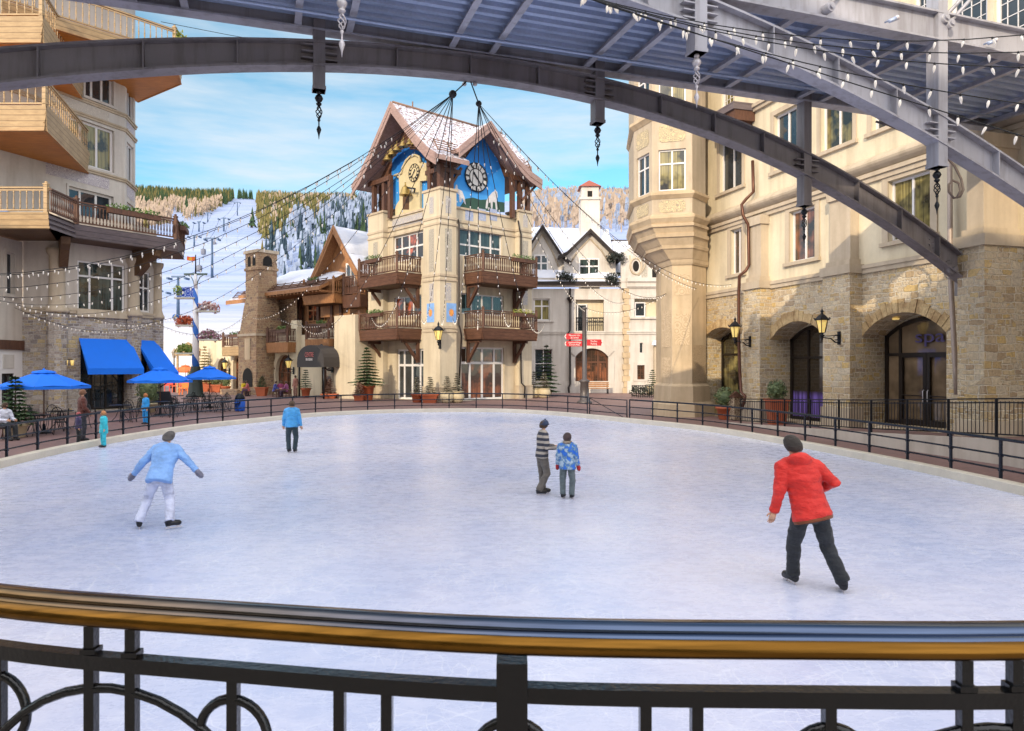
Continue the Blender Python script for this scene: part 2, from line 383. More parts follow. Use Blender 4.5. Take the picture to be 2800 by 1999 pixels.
# ------------------------------------------------------------------ rink outline
RINK = [(-12.2, 16.2), (-12.85, 21.6), (-12.4, 27.5), (-11.1, 31.4), (-9.1, 35.4), (-5.2, 37.9), (-0.9, 38.1), (2.2, 35.6), (4.9, 31.4), (7.5, 26.6), (9.0, 20.5), (9.75, 14.6), (9.6, 10.5), (8.4, 6.2), (5.6, 2.9), (1.2, 1.75), (-3.6, 2.1), (-7.6, 4.4), (-10.4, 9.4)]
def catmull(pts, n=8):
    out = []; m = len(pts)
    for i in range(m):
        p0, p1, p2, p3 = (Vector(pts[(i+k) % m]) for k in (-1, 0, 1, 2))
        for j in range(n):
            t = j/n
            out.append(0.5*((2*p1)+(-p0+p2)*t+(2*p0-5*p1+4*p2-p3)*t*t+(-p0+3*p1-3*p2+p3)*t**3))
    return out
RC = catmull(RINK, 10)
def offset(poly, d):
    out = []; m = len(poly)
    for i in range(m):
        t = (poly[(i+1) % m]-poly[i-1]).normalized(); nrm = Vector((-t.y, t.x))   # clockwise outline: outward on the left
        out.append(poly[i]+nrm*d)
    return out
# ice
m, nt, b = newmat('skated_ice'); vec = coords(nt)
n1 = noise(nt, coords(nt, (0.20, 0.13, 1)), 1.0, 6.0, 0.62); n2 = noise(nt, coords(nt, (1.3, 2.4, 1)), 2.4, 9.0, 0.78)
col = ramp(nt, n1, [(0.34, (0.38, 0.46, 0.70)), (0.5, (0.53, 0.57, 0.76)), (0.66, (0.70, 0.70, 0.81))])
ys = N(nt, 'ShaderNodeSeparateXYZ'); nt.links.new(vec, ys.inputs[0])
def scratches(scale, rot, width):
    tcn = N(nt, 'ShaderNodeTexCoord'); mpn = N(nt, 'ShaderNodeMapping'); mpn.inputs['Scale'].default_value = scale; mpn.inputs['Rotation'].default_value = (0, 0, rot)
    nt.links.new(tcn.outputs['Object'], mpn.inputs[0])
    wv = N(nt, 'ShaderNodeTexNoise'); wv.inputs['Scale'].default_value = 0.7; nt.links.new(mpn.outputs[0], wv.inputs['Vector'])
    mx = N(nt, 'ShaderNodeMix', data_type='RGBA', blend_type='LINEAR_LIGHT'); mx.inputs[0].default_value = 0.5
    nt.links.new(mpn.outputs[0], mx.inputs[6]); nt.links.new(wv.outputs[1], mx.inputs[7])
    vo = N(nt, 'ShaderNodeTexVoronoi', feature='DISTANCE_TO_EDGE'); vo.inputs['Scale'].default_value = 1.0; nt.links.new(mx.outputs[2], vo.inputs['Vector'])
    return ramp(nt, vo.outputs['Distance'], [(0.0, (1, 1, 1)), (width, (0, 0, 0))])
def cuts(scale, rot, r0, w):
    tcn = N(nt, 'ShaderNodeTexCoord'); mpn = N(nt, 'ShaderNodeMapping'); mpn.inputs['Scale'].default_value = scale; mpn.inputs['Rotation'].default_value = (0, 0, rot); mpn.inputs['Location'].default_value = (rot*3, rot*7, 0)
    nt.links.new(tcn.outputs['Object'], mpn.inputs[0]); vo = N(nt, 'ShaderNodeTexVoronoi', feature='F1', voronoi_dimensions='2D'); vo.inputs['Scale'].default_value = 1.0; nt.links.new(mpn.outputs[0], vo.inputs['Vector'])
    return ramp(nt, math_(nt, 'ABSOLUTE', math_(nt, 'SUBTRACT', vo.outputs['Distance'], r0)), [(0.0, (1, 1, 1)), (w, (0, 0, 0))])
cu = None
for args in (((0.32, 0.32, 1), 0.0, 0.55, 0.005), ((0.45, 0.4, 1), 0.7, 0.42, 0.006), ((0.7, 0.6, 1), 1.3, 0.38, 0.009), ((0.25, 0.3, 1), 2.1, 0.62, 0.004), ((0.55, 0.8, 1), 2.9, 0.5, 0.008), ((1.1, 0.9, 1), 3.7, 0.45, 0.013), ((0.9, 1.2, 1), 4.4, 0.3, 0.012)):
    q_ = cuts(*args); cu = q_ if cu is None else math_(nt, 'MAXIMUM', cu, q_)
cmask = ramp(nt, noise(nt, vec, 1.4, 3.0), [(0.45, (0, 0, 0)), (0.6, (1, 1, 1))]); cu = math_(nt, 'MULTIPLY', cu, cmask)
s1 = scratches((3.4, 1.3, 1), 0.5, 0.016); s2 = scratches((1.4, 4.2, 1), -0.4, 0.016); s3 = scratches((6.5, 3.0, 1), 1.1, 0.022)
brk = ramp(nt, noise(nt, vec, 0.8, 4.0), [(0.42, (0, 0, 0)), (0.62, (1, 1, 1))])
sc = math_(nt, 'MULTIPLY', math_(nt, 'MAXIMUM', math_(nt, 'MAXIMUM', s1, s2), s3), brk)
pat = ramp(nt, n2, [(0.36, (0, 0, 0)), (0.72, (1, 1, 1))])
col = mixc(nt, math_(nt, 'MULTIPLY', pat, 0.38), col, (0.78, 0.80, 0.92))
col = mixc(nt, math_(nt, 'MULTIPLY', sc, 0.42), col, (0.90, 0.92, 0.98))
col = mixc(nt, math_(nt, 'MULTIPLY', cu, 0.32), col, (0.88, 0.90, 0.97))
nt.links.new(col, b.inputs['Base Color'])
rr = ramp(nt, n2, [(0.3, (0.18, 0.18, 0.18)), (0.7, (0.38, 0.38, 0.38))]); nt.links.new(rr, b.inputs['Roughness'])
b.inputs['IOR'].default_value = 1.33; b.inputs['Specular IOR Level'].default_value = 0.5
bump(nt, b, math_(nt, 'ADD', n2, sc), 0.08, 0.01)
ICE = m
o = MB(); ctr = Vector((-1.6, 20))
o.faces([(ctr.x, ctr.y, 0)]+[(p.x, p.y, 0) for p in RC], [(0, (i+1) % len(RC)+1, i+1) for i in range(len(RC))])
meta(o.build('ice', ICE), 'pale lavender skated ice of the oval rink', kind='structure')
# white curb round the ice
CURB = plain('cream_curb', (0.66, 0.60, 0.50), 0.6, 0, 0.12, 2, 20, 0.1)
def ring(prof, mat, name, **k):
    o = MB(); m = len(RC); rows = [offset(RC, d) for d, z in prof]
    for a in range(len(prof)-1):
        for i in range(m):
            j = (i+1) % m
            o.poly([(rows[a][i].x, rows[a][i].y, prof[a][1]), (rows[a+1][i].x, rows[a+1][i].y, prof[a+1][1]), (rows[a+1][j].x, rows[a+1][j].y, prof[a+1][1]), (rows[a][j].x, rows[a][j].y, prof[a][1])][::-1])
    return meta(o.build(name, mat), **k)
ring([(0.0, -0.02), (0.01, 0.17), (0.03, 0.19), (0.24, 0.19), (0.26, 0.17), (0.26, -0.05)], CURB, 'kerb', label='cream kerb running round the ice rink', kind='structure')
# plaza ground: one big sheet just under the ice level, brick pavers
m, nt, b = newmat('plaza_pavers'); vec = coords(nt)
br = N(nt, 'ShaderNodeTexBrick'); br.inputs['Scale'].default_value = 3.0; br.inputs['Color1'].default_value = c4(S(150, 118, 112)); br.inputs['Color2'].default_value = c4(S(128, 104, 102)); br.inputs['Mortar'].default_value = c4(S(110, 96, 94)); br.inputs['Mortar Size'].default_value = 0.012
nt.links.new(vec, br.inputs['Vector'])
st = noise(nt, vec, 0.25, 5.0); col = mixc(nt, 0.7, br.outputs[0], ramp(nt, st, [(0.3, (0.55, 0.5, 0.5)), (0.7, (1, 0.95, 0.95))]), 'MULTIPLY')
nt.links.new(col, b.inputs['Base Color']); b.inputs['Roughness'].default_value = 0.6; PAVER = m
o = MB(); q = 16; RO = offset(RC, 0.25); m_ = len(RO)
outer = []
for p in RO:
    d = (p-ctr).normalized(); outer.append(ctr+d*140)
for i in range(m_):
    j = (i+1) % m_
    o.poly([(RO[i].x, RO[i].y, 0.03), (outer[i].x, outer[i].y, 0.03), (outer[j].x, outer[j].y, 0.03), (RO[j].x, RO[j].y, 0.03)][::-1])
meta(o.build('plaza_paving', PAVER), 'reddish brick paving of the plaza round the rink', kind='structure')

# ------------------------------------------------------------------ rink railing (two runs and a gate)
RR = offset(RC, 0.36)
def arc_len(pl):
    L = [0.0]
    for i in range(1, len(pl)): L.append(L[-1]+(pl[i]-pl[i-1]).length)
    return L
def at_len(pl, L, s):
    for i in range(1, len(pl)):
        if s <= L[i] or i == len(pl)-1:
            t = (s-L[i-1])/max(L[i]-L[i-1], 1e-6); return pl[i-1].lerp(pl[i], t)
# rotate outline so that it starts near the camera
pl = RR[150:]+RR[:150]
i_gate0 = min(range(len(pl)), key=lambda i: (pl[i]-Vector((3.93, 33.6))).length)
def railing(pts, name, label, ph=0.0, group=None, step=1.47, z0=0.05):
    L = arc_len(pts); tot = L[-1]; mid = pts[len(pts)//2]
    t = thing(name, label, 'railing', (mid.x, mid.y, 0), group=group)
    k = max(1, round(tot/step)); proto = None
    smp = [at_len(pts, L, tot*i/(k*3)) for i in range(k*3+1)]
    for z, r, nm in ((0.98, 0.034, 'top_rail'), (0.66, 0.021, 'middle_rail'), (0.36, 0.021, 'bottom_rail')):
        o = MB(); o.tube([(p.x, p.y, z) for p in smp], r, 8); o.build(nm, IRON_BLUE, t)
    for i in range(k+1):
        p = at_len(pts, L, tot*i/k)
        if proto is None:
            o = MB(); o.box((p.x, p.y, 0.5*(0.96+z0)), (0.05, 0.05, 0.96-z0)); o.box((p.x, p.y, z0+0.012), (0.13, 0.13, 0.024))
            for z in (0.66, 0.36): o.box((p.x, p.y, z-0.03), (0.075, 0.075, 0.03))
            proto = o.build('post', IRON_BLUE, t); p0 = p
        else:
            c = proto.copy(); COL.objects.link(c); setparent(c, t); c.location = (p.x-p0.x, p.y-p0.y, 0)
    return t
g0, g1 = i_gate0-1, i_gate0+5
railing(pl[:g0+1], 'railing', 'long dark pipe railing curving round the left and far side of the ice', group='pipe railings round the ice rink')
railing(pl[g1:], 'railing', 'dark pipe railing curving round the right side of the ice from the gate', group='pipe railings round the ice rink')
a, b_ = pl[g0].lerp(pl[g1], 0.06), pl[g0].lerp(pl[g1], 0.94)
t = thing('rink_gate', 'small braced pipe gate in the railing at the far right of the ice', 'gate', (a.x, a.y, 0))
o = MB()
for p in (a, b_): o.tube([(p.x, p.y, 0.06), (p.x, p.y, 0.98)], 0.026, 8)
for z in (0.96, 0.66, 0.34, 0.1): o.tube([(a.x, a.y, z), (b_.x, b_.y, z)], 0.02, 8)
o.build('gate_frame', IRON_BLUE, t)
o = MB(); o.tube([(a.x, a.y, 0.95), (b_.x, b_.y, 0.1)], 0.016, 8); o.build('brace', IRON_BLUE, t)

# ------------------------------------------------------------------ near platform and the brass-topped railing the camera looks over
def rail_y(x):
    pts = [(-9.2, 7.4), (-6.4, 4.9), (-4.2, 3.1), (-2.6, 2.2), (-1.26, 1.756), (-0.67, 1.635), (0.0, 1.529), (0.7, 1.503), (1.08, 1.503), (2.2, 1.58), (3.6, 1.95), (6.0, 3.3), (9.2, 5.6)]
    for i in range(len(pts)-1):
        if x <= pts[i+1][0]:
            p = [pts[max(i-1, 0)], pts[i], pts[i+1], pts[min(i+2, len(pts)-1)]]
            u = (x-p[1][0])/(p[2][0]-p[1][0]); h = p[2][0]-p[1][0]
            m0 = (p[2][1]-p[0][1])/max(p[2][0]-p[0][0], 1e-6)*h; m1 = (p[3][1]-p[1][1])/max(p[3][0]-p[1][0], 1e-6)*h
            return (2*u**3-3*u*u+1)*p[1][1]+(u**3-2*u*u+u)*m0+(-2*u**3+3*u*u)*p[2][1]+(u**3-u*u)*m1
    return pts[-1][1]
o = MB(); PXS = [-9+18*i/60 for i in range(61)]
for x0, x1 in zip(PXS[:-1], PXS[1:]):
    y0, y1 = rail_y(x0)+0.09, rail_y(x1)+0.09
    o.poly([(x0, y0, 0.9), (x1, y1, 0.9), (x1, -9, 0.9), (x0, -9, 0.9)][::-1]); o.poly([(x0, y0, 0.9), (x0, y0, -0.02), (x1, y1, -0.02), (x1, y1, 0.9)][::-1])
meta(o.build('terrace_floor', plain('terrace_concrete', S(160, 150, 140), 0.8)), 'raised concrete terrace at the near end of the rink', kind='structure')
nr = thing('handrail', 'near black iron railing with a broad polished bronze handrail', 'railing', (0, 1.53, 0.9))
XS = [-8.8+17.6*i/150 for i in range(151)]
m, nt, b = newmat('polished_bronze'); b.inputs['Metallic'].default_value = 1.0; b.inputs['Roughness'].default_value = 0.24
nn = noise(nt, coords(nt, (1.2, 30, 30)), 2.0, 5.0); nt.links.new(ramp(nt, nn, [(0.3, S(92, 64, 24)), (0.7, S(138, 98, 42))]), b.inputs['Base Color']); bump(nt, b, nn, 0.05, 0.002); BRASS = m
m, nt, b = newmat('reflection_tinted_steel'); b.inputs['Metallic'].default_value = 1.0; b.inputs['Roughness'].default_value = 0.16
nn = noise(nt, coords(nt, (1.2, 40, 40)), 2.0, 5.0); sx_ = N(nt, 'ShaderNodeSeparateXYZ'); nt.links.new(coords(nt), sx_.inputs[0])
gx_ = ramp(nt, math_(nt, 'MULTIPLY', math_(nt, 'ADD', sx_.outputs[0], 1.3), 0.6), [(0.0, S(136, 108, 70)), (0.45, S(112, 106, 104)), (0.85, S(92, 106, 132))])  # brown to blue along the rail: building and sky reflections painted in
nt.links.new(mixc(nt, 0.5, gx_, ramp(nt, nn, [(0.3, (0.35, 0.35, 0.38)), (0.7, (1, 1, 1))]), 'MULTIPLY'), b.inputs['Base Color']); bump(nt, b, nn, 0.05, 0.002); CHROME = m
def sweep(o, prof, sm=True, closed=True):
    n = len(prof); base = len(o.v)
    for x in XS:
        for dy, z in prof: o.v.append(Vector((x, rail_y(x)+dy, z)))
    for i in range(len(XS)-1):
        for k in range(n if closed else n-1):
            k2 = (k+1) % n
            o.f.append((base+i*n+k, base+(i+1)*n+k, base+(i+1)*n+k2, base+i*n+k2)); o.sm.append(sm); o.mi.append(o.cur)
def circ(cy, cz, ry, rz, n=14): return [(cy+ry*math.cos(2*PI*k/n), cz+rz*math.sin(2*PI*k/n)) for k in range(n)]
zt = 1.955
def arcp(cy, cz, ry, rz, a0, a1, n): return [(cy+ry*math.cos(math.radians(lerp(a0, a1, k/n))), cz+rz*math.sin(math.radians(lerp(a0, a1, k/n)))) for k in range(n+1)]
o = MB(); sweep(o, arcp(0.0, 1.900, 0.036, 0.022, 200, -20, 12)[::-1]+arcp(0.004, 1.900, 0.034, 0.020, 190, 350, 10)[1:-1][::-1] if False else circ(-0.004, 1.907, 0.036, 0.023, 18)); o.build('rail_moulding', BRASS, nr, 'rounded lower moulding of the handrail')
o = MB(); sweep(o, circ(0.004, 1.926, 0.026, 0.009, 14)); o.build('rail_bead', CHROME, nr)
o = MB(); sweep(o, circ(0.046, 1.934, 0.008, 0.012, 10)); o.build('rail_bead', BRASS, nr)
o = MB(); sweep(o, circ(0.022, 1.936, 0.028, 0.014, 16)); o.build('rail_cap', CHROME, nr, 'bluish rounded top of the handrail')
BLACK = plain('black_gloss_iron', S(12, 12, 15), 0.2, 0.0, 0.3, 6, 90, 0.12, spec=0.5)
o = MB(); sweep(o, [(-0.018, 1.784), (0.018, 1.784), (0.018, 1.818), (-0.018, 1.818)], False); o.build('middle_bar', BLACK, nr)
o = MB(); sweep(o, [(-0.018, 1.02), (0.018, 1.02), (0.018, 1.055), (-0.018, 1.055)], False); o.build('bottom_bar', BLACK, nr)
o = MB(); y = rail_y(0); o.box((0, y, 1.385), (0.066, 0.05, 0.97)); o.build('post', BLACK, nr)
for xc in (-1.95, -1.262, -0.636, 0.0, 0.668, 1.35):
    y = rail_y(xc); s = (rail_y(xc+0.05)-rail_y(xc-0.05))/0.1
    if xc != 0.0:
        o = MB(); o.box((xc, y, 1.42), (0.024, 0.024, 0.75)); o.build('baluster', BLACK, nr)
    o = MB(); o.tube([(xc+0.083*math.cos(a), y+s*0.083*math.cos(a), 1.655+0.083*math.sin(a)) for a in [2*PI*k/28 for k in range(28)]], 0.0115, 8, closed=True); o.build('ring', BLACK, nr)
for xc, up in ((-1.62, 0), (-0.945, 1), (-0.328, 0), (0.336, 0), (1.005, 1)):
    for dx in (-0.054, 0.054):
        x = xc+dx; y = rail_y(x); o = MB(); o.box((x, y, 1.43), (0.024, 0.024, 0.76))
        if up: o.box((x, y, 1.858), (0.024, 0.024, 0.084)); o.box((x, y, 1.825), (0.036, 0.034, 0.012))
        o.build('baluster', BLACK, nr)
    s = (rail_y(xc+0.05)-rail_y(xc-0.05))/0.1; y = rail_y(xc); R_ = 0.40
    o = MB(); o.tube([(xc+R_*math.cos(a), y+s*R_*math.cos(a), 1.738-0.085*(up == 0)-R_+R_*math.sin(a)) for a in [2*PI*k/40 for k in range(40)]], 0.0115, 8, closed=True); o.build('hoop', BLACK, nr)
# ------------------------------------------------------------------ steel footbridge overhead
AX = Vector((0.947, 0.320, 0)); PERP = Vector((0.320, -0.947, 0))   # along the bridge; towards the camera
AX.normalize(); PERP.normalize()
FO = Vector((-9.33, 13.0, 0)); dF = (Vector((12.55, 20.4, 0))-FO).normalized(); AX = dF; PERP = Vector((dF.y, -dF.x, 0))
BW = 3.75
def onplane(u, v, off):
    """point of the image ray on the vertical plane parallel to the bridge, off metres nearer the camera"""
    o = FO+PERP*off; d = Vector(((u-1400)/F, 1, -(v-1000)/F))
    # cross(d_xy, AX)*t = cross(o, AX)
    c = lambda a, b: a.x*b.y-a.y*b.x
    t = c(o, AX)/c(d, AX)
    p = d*t; p.z += CAMZ; return p
br = thing('footbridge', 'grey steel footbridge with two arched ribs crossing above the rink', 'bridge', (6, 16, 5))
ZD = 9.40
def interp(tab, s):
    if s <= tab[0][0]: a, b = tab[0], tab[1]
    elif s >= tab[-1][0]: a, b = tab[-2], tab[-1]
    else:
        for a, b in zip(tab[:-1], tab[1:]):
            if a[0] <= s <= b[0]: break
    t = (s-a[0])/(b[0]-a[0]); return a[1]+(b[1]-a[1])*t
def smooth_tab(pts, deg):
    import numpy as np
    c = np.polyfit([p[0] for p in pts], [p[1] for p in pts], deg); return lambda s: float(np.polyval(c, s))
def arch(off, lo, s0, s1, mat, depth, name, label):
    z_lo = []
    for u, v in lo:
        p = onplane(u, v, off); z_lo.append(((p-FO-PERP*off).dot(AX), p.z))
    fz = smooth_tab(z_lo, 4)
    o = MB(); n = 48; base = FO+PERP*off; fw = 0.19
    S_ = [s0+(s1-s0)*i/n for i in range(n+1)]
    def pt(s, dz, w): q = base+AX*s+PERP*w; return Vector((q.x, q.y, fz(s)+dz))
    def ribbon(z0, z1, w0, w1):
        for a, b in zip(S_[:-1], S_[1:]):
            da, db = depth(a), depth(b)
            f = lambda s, d: [pt(s, (z0(d)), w0), pt(s, z0(d), w1), pt(s, z1(d), w1), pt(s, z1(d), w0)]
            A, B = f(a, da), f(b, db)
            for k in range(4): o.poly([A[k], A[(k+1) % 4], B[(k+1) % 4], B[k]])
        for s in (S_[0], S_[-1]):
            d = depth(s); o.poly([pt(s, z0(d), w0), pt(s, z0(d), w1), pt(s, z1(d), w1), pt(s, z1(d), w0)])
    ribbon(lambda d: 0, lambda d: 0.045, -fw, fw)
    ribbon(lambda d: d-0.045, lambda d: d, -fw, fw)
    ribbon(lambda d: 0.045, lambda d: d-0.045, -0.02, 0.02)
    ar = o.build(name, mat, br, label)
    return ar, fz, pt
def stiff(pt, s, d, parent, mat):
    o = MB(); e = 0.012
    for w0, w1 in ((-0.18, -0.02), (0.02, 0.18)):
        o.hexa([pt(s-e, 0.045, w0), pt(s+e, 0.045, w0), pt(s+e, 0.045, w1), pt(s-e, 0.045, w1)], [pt(s-e, d-0.045, w0), pt(s+e, d-0.045, w0), pt(s+e, d-0.045, w1), pt(s-e, d-0.045, w1)])
    o.build('stiffener', mat, parent)
LO1 = [(0, 240), (240, 212), (480, 195), (660, 190), (862, 193), (1083, 195), (1231, 213), (1404, 234), (1560, 260), (1700, 293), (1834, 334), (1969, 384), (2100, 442), (2215, 500), (2335, 565), (2461, 632), (2600, 752)]
smax = (onplane(2640, 700, 0)-FO).dot(AX)
d1 = lambda s: interp([(-6, 0.75), (0, 0.66), (4, 0.56), (7.5, 0.50), (13, 0.53), (17, 0.62), (24, 0.70)], s)
a1, f1, p1 = arch(0.0, LO1, -7.5, smax, STEEL_D, d1, 'arch_rib', 'lower far arch rib springing from the stone pier')
for u in (-250, 110, 395, 650, 1083, 1283, 1467, 1800, 1945, 2078, 2335, 2452, 2555):
    s = (onplane(u, 200, 0)-FO).dot(AX); stiff(p1, s, d1(s), a1, STEEL_D)
LO2 = [(1650, 0), (1820, 40), (2035, 145), (2180, 198), (2269, 240), (2408, 318), (2549, 390), (2685, 475), (2731, 503), (2800, 550)]
dd = smooth_tab([((onplane(u, v, BW)-FO-PERP*BW).dot(AX), onplane(u, v, BW).z) for u, v in LO2], 3)
d2 = lambda s: 0.62
o_lo2 = LO2
def arch2():
    zt = [((onplane(u, v, BW)-FO-PERP*BW).dot(AX), onplane(u, v, BW).z) for u, v in LO2]
    smin = zt[0][0]
    # mirror the crown to the left so the rib carries on over the rink
    import numpy as np
    c = np.polyfit([p[0] for p in zt], [p[1] for p in zt], 2)
    global f2, p2
    f2 = lambda s: float(np.polyval(c, s))
arch2()
def arch_b(off, fz, s0, s1, mat, depth, label):
    o = MB(); n = 40; base = FO+PERP*off; fw = 0.17
    S_ = [s0+(s1-s0)*i/n for i in range(n+1)]
    def pt(s, dz, w): q = base+AX*s+PERP*w; return Vector((q.x, q.y, fz(s)+dz))
    for z0, z1, w0, w1 in ((0, 0.045, -fw, fw), (depth-0.045, depth, -fw, fw), (0.045, depth-0.045, -0.02, 0.02)):
        for a, b in zip(S_[:-1], S_[1:]):
            A = [pt(a, z0, w0), pt(a, z0, w1), pt(a, z1, w1), pt(a, z1, w0)]; B = [pt(b, z0, w0), pt(b, z0, w1), pt(b, z1, w1), pt(b, z1, w0)]
            for k in range(4): o.poly([A[k], A[(k+1) % 4], B[(k+1) % 4], B[k]])
        for s in (S_[0], S_[-1]): o.poly([pt(s, z0, w0), pt(s, z0, w1), pt(s, z1, w1), pt(s, z1, w0)])
    return o.build('arch_rib', mat, br, label), pt
s_end2 = smax+0.6
a2, p2 = arch_b(BW, f2, -7.5, s_end2, STEEL, 0.62, 'upper near arch rib crossing the top right corner')
for u in (1760, 2100, 2276, 2434, 2712, 2900):
    s = (onplane(u, 300, BW)-FO-PERP*BW).dot(AX); stiff(p2, s, 0.62, a2, STEEL)
# foot plates with bolts
o = MB(); q = lambda s, z, w: FO+AX*s+PERP*w+Vector((0, 0, z))
zf = f1(smax)
o.frame_box(q(smax-0.02, zf-0.28, -0.34), AX*0.10, PERP*0.68, (0, 0, 1.25))
for k in range(4): o.frame_box(q(smax-0.16, zf+0.02+k*0.22, 0.19), AX*0.14, PERP*0.13, (0, 0, 0.022))
c = q(smax-0.62, zf+0.42, 0.03); o.tube([c, c+PERP*0.1], 0.15, 18); o.tube([c+PERP*0.1, c+PERP*0.2], 0.07, 12)
for a in range(14):
    th = math.radians(95+a*13); cc = c+AX*(0.27*math.cos(th))+Vector((0, 0, 0.27*math.sin(th))); o.ball(cc, 0.022, 6, 4)
for r in range(4):
    for k in range(3):
        s = smax-0.98-0.14*r; cc = q(s, f1(s)+0.16+0.15*k, 0.03); o.ball(cc, 0.02, 6, 4)
o.build('foot_plate', STEEL_D, br)
# deck: edge girders, corrugated sheet, cross beams, conduit
def girder(off, z0, z1, name, mat, s0=-14, s1=26.0, w=0.16):
    o = MB()
    for a, b_, wz in ((z0, z0+0.04, w), (z0+0.04, z1-0.04, 0.03), (z1-0.04, z1, w)):
        o.frame_box(q(s0, a, off-wz), AX*(s1-s0), PERP*(2*wz), (0, 0, b_-a))
    return o.build(name, mat, br)
girder(0.0, ZD, ZD+0.52, 'edge_girder', STEEL)
girder(BW, ZD, ZD+0.62, 'edge_girder', STEEL)
o = MB(); wv = []
pitch = 0.30; k = 0; y = 0.12
prof = []
while y < BW-0.2:
    prof += [(y, 0.30), (y+0.10, 0.30), (y+0.14, 0.18), (y+0.26, 0.18)]; y += pitch
for (ya, za), (yb, zb) in zip(prof[:-1], prof[1:]):
    a, b_ = q(-9, ZD+za, ya), q(-9, ZD+zb, yb); o.poly([a-AX*5, b_-AX*5, b_+AX*35, a+AX*35])
o.poly([q(-14, ZD+0.5, 0.05), q(-14, ZD+0.5, BW-0.05), q(26, ZD+0.5, BW-0.05), q(26, ZD+0.5, 0.05)])
o.build('deck_sheet', ZINC, br, 'corrugated galvanised underside of the deck')
pb = None
S_B = []
for u in (814, 953, 1231, 1340, 1595, 1687, 1899, 1979, 2174, 2235, 2395): S_B.append((onplane(u, 0 if u < 262 else 200, 0)-FO).dot(AX))
S_B += [S_B[0]-2.1, S_B[0]-3.0, S_B[0]-5.2, S_B[0]-6.1, S_B[-1]+0.9, S_B[-1]+3.0, S_B[-1]+3.9, S_B[-1]+6]
for s in S_B:
    o = MB(); o.frame_box(q(s-0.07, ZD+0.04, 0.03), AX*0.14, PERP*(BW-0.06), (0, 0, 0.03)); o.frame_box(q(s-0.012, ZD+0.07, 0.03), AX*0.024, PERP*(BW-0.06), (0, 0, 0.105)); o.build('cross_beam', STEEL, br)
o = MB(); o.tube([q(-9+32.5*i/20, ZD-0.05+0.012*math.sin(i*1.7), 0.95) for i in range(21)], 0.035, 8); o.build('conduit', ZINC, br)
# hangers with finials
def hanger(u, v_bot, off, mat, z_top, label, h_wid=0.24, silver=False):
    p = onplane(u, v_bot, off); s = (p-FO-PERP*off).dot(AX); zb = p.z
    h = thing_part = MB(); w = h_wid/2
    h.frame_box(q(s-w, zb, off-w-0.02), AX*h_wid, PERP*(h_wid+0.04), (0, 0, z_top-zb))
    h.frame_box(q(s-w-0.015, zb, off-w-0.035), AX*(h_wid+0.03), PERP*(h_wid+0.07), (0, 0, 0.07))
    fz = f1 if off == 0 else f2
    ob = h.build('hanger_post', mat, br)
    for kz in (0.14, 0.28, 0.42):
        z = fz(s)+kz
        for sg in (-1, 1): o = MB(); o.frame_box(q(s+sg*w if sg > 0 else s-w-0.24, z, off+0.02), AX*0.24, PERP*0.13, (0, 0, 0.025)); o.build('gusset', mat, ob)
    o = MB(); c = Vector(q(s, zb, off))
    o.lathe(c, [(0.05, 0), (0.05, -0.05), (0.02, -0.06), (0.06, -0.09), (0.088, -0.15), (0.06, -0.21), (0.03, -0.235), (0.06, -0.255), (0.05, -0.29), (0.018, -0.31)], 12)
    for k in range(4):
        pts = []
        for i in range(13):
            t = i/12; a = k*PI/2+t*PI*1.3; r = 0.012+0.05*math.sin(PI*t); pts.append(c+Vector((r*math.cos(a), r*math.sin(a), -0.31-0.26*t)))
        o.tube(pts, 0.012, 5)
    o.lathe(c, [(0.018, -0.57), (0.035, -0.60), (0.014, -0.64), (0.014, -0.72), (0.03, -0.74), (0.052, -0.80), (0.018, -0.90), (0.004, -1.0)], 10)
    o.build('finial', SILVER if silver else IRON, ob)
for u, v in ((872, 250), (1634, 340), (2199, 565)): hanger(u, v, 0.0, STEEL_D, ZD+0.9, '')
for u, v, sv in ((935, -16, True), (1905, 150, True), (2562, 460, False)): hanger(u, v, BW, STEEL, ZD+3.0, '', 0.26, sv)
# tension rods above the near girder
for u0, v0, u1, v1 in ((2262, 25, 2480, -260), (2590, 70, 2720, -75), (2575, 55, 2665, -40)):
    a, b_ = onplane(u0, v0, BW+0.1), onplane(u1, v1, BW+0.1)
    if (b_-a).length < 3: b_ = a+(b_-a).normalized()*3
    o = MB(); o.tube([a, b_], 0.04, 10)
    d = PERP; o.tube([a-d*0.16, a+d*0.12], 0.1, 14); o.tube([a+d*0.12, a+d*0.16], 0.05, 10); o.build('tie_rod', STEEL, br)
# small floodlights clipped to the near girder
for u, v in ((2420, 62), (2690, 122)):
    p = onplane(u, v, BW+0.14); t = thing('spotlight', 'small silver spotlight clipped on the near bridge girder, %s' % ('beside the tall hanger post' if u < 2500 else 'at the right edge of the picture'), 'spotlight', p)
    o = MB(); o.tube([p, p+PERP*0.14], 0.02, 8); o.tube([p+PERP*0.12+Vector((-.02, 0, -.04)), p+PERP*0.12+Vector((0.12, 0, 0.03))], [0.03, 0.045], 10); o.build('housing', ZINC, t)
    o = MB(); o.ball(p+PERP*0.12+Vector((0.15, 0, 0.045)), 0.05, 10, 6); o.build('lamp', SILVER, t)
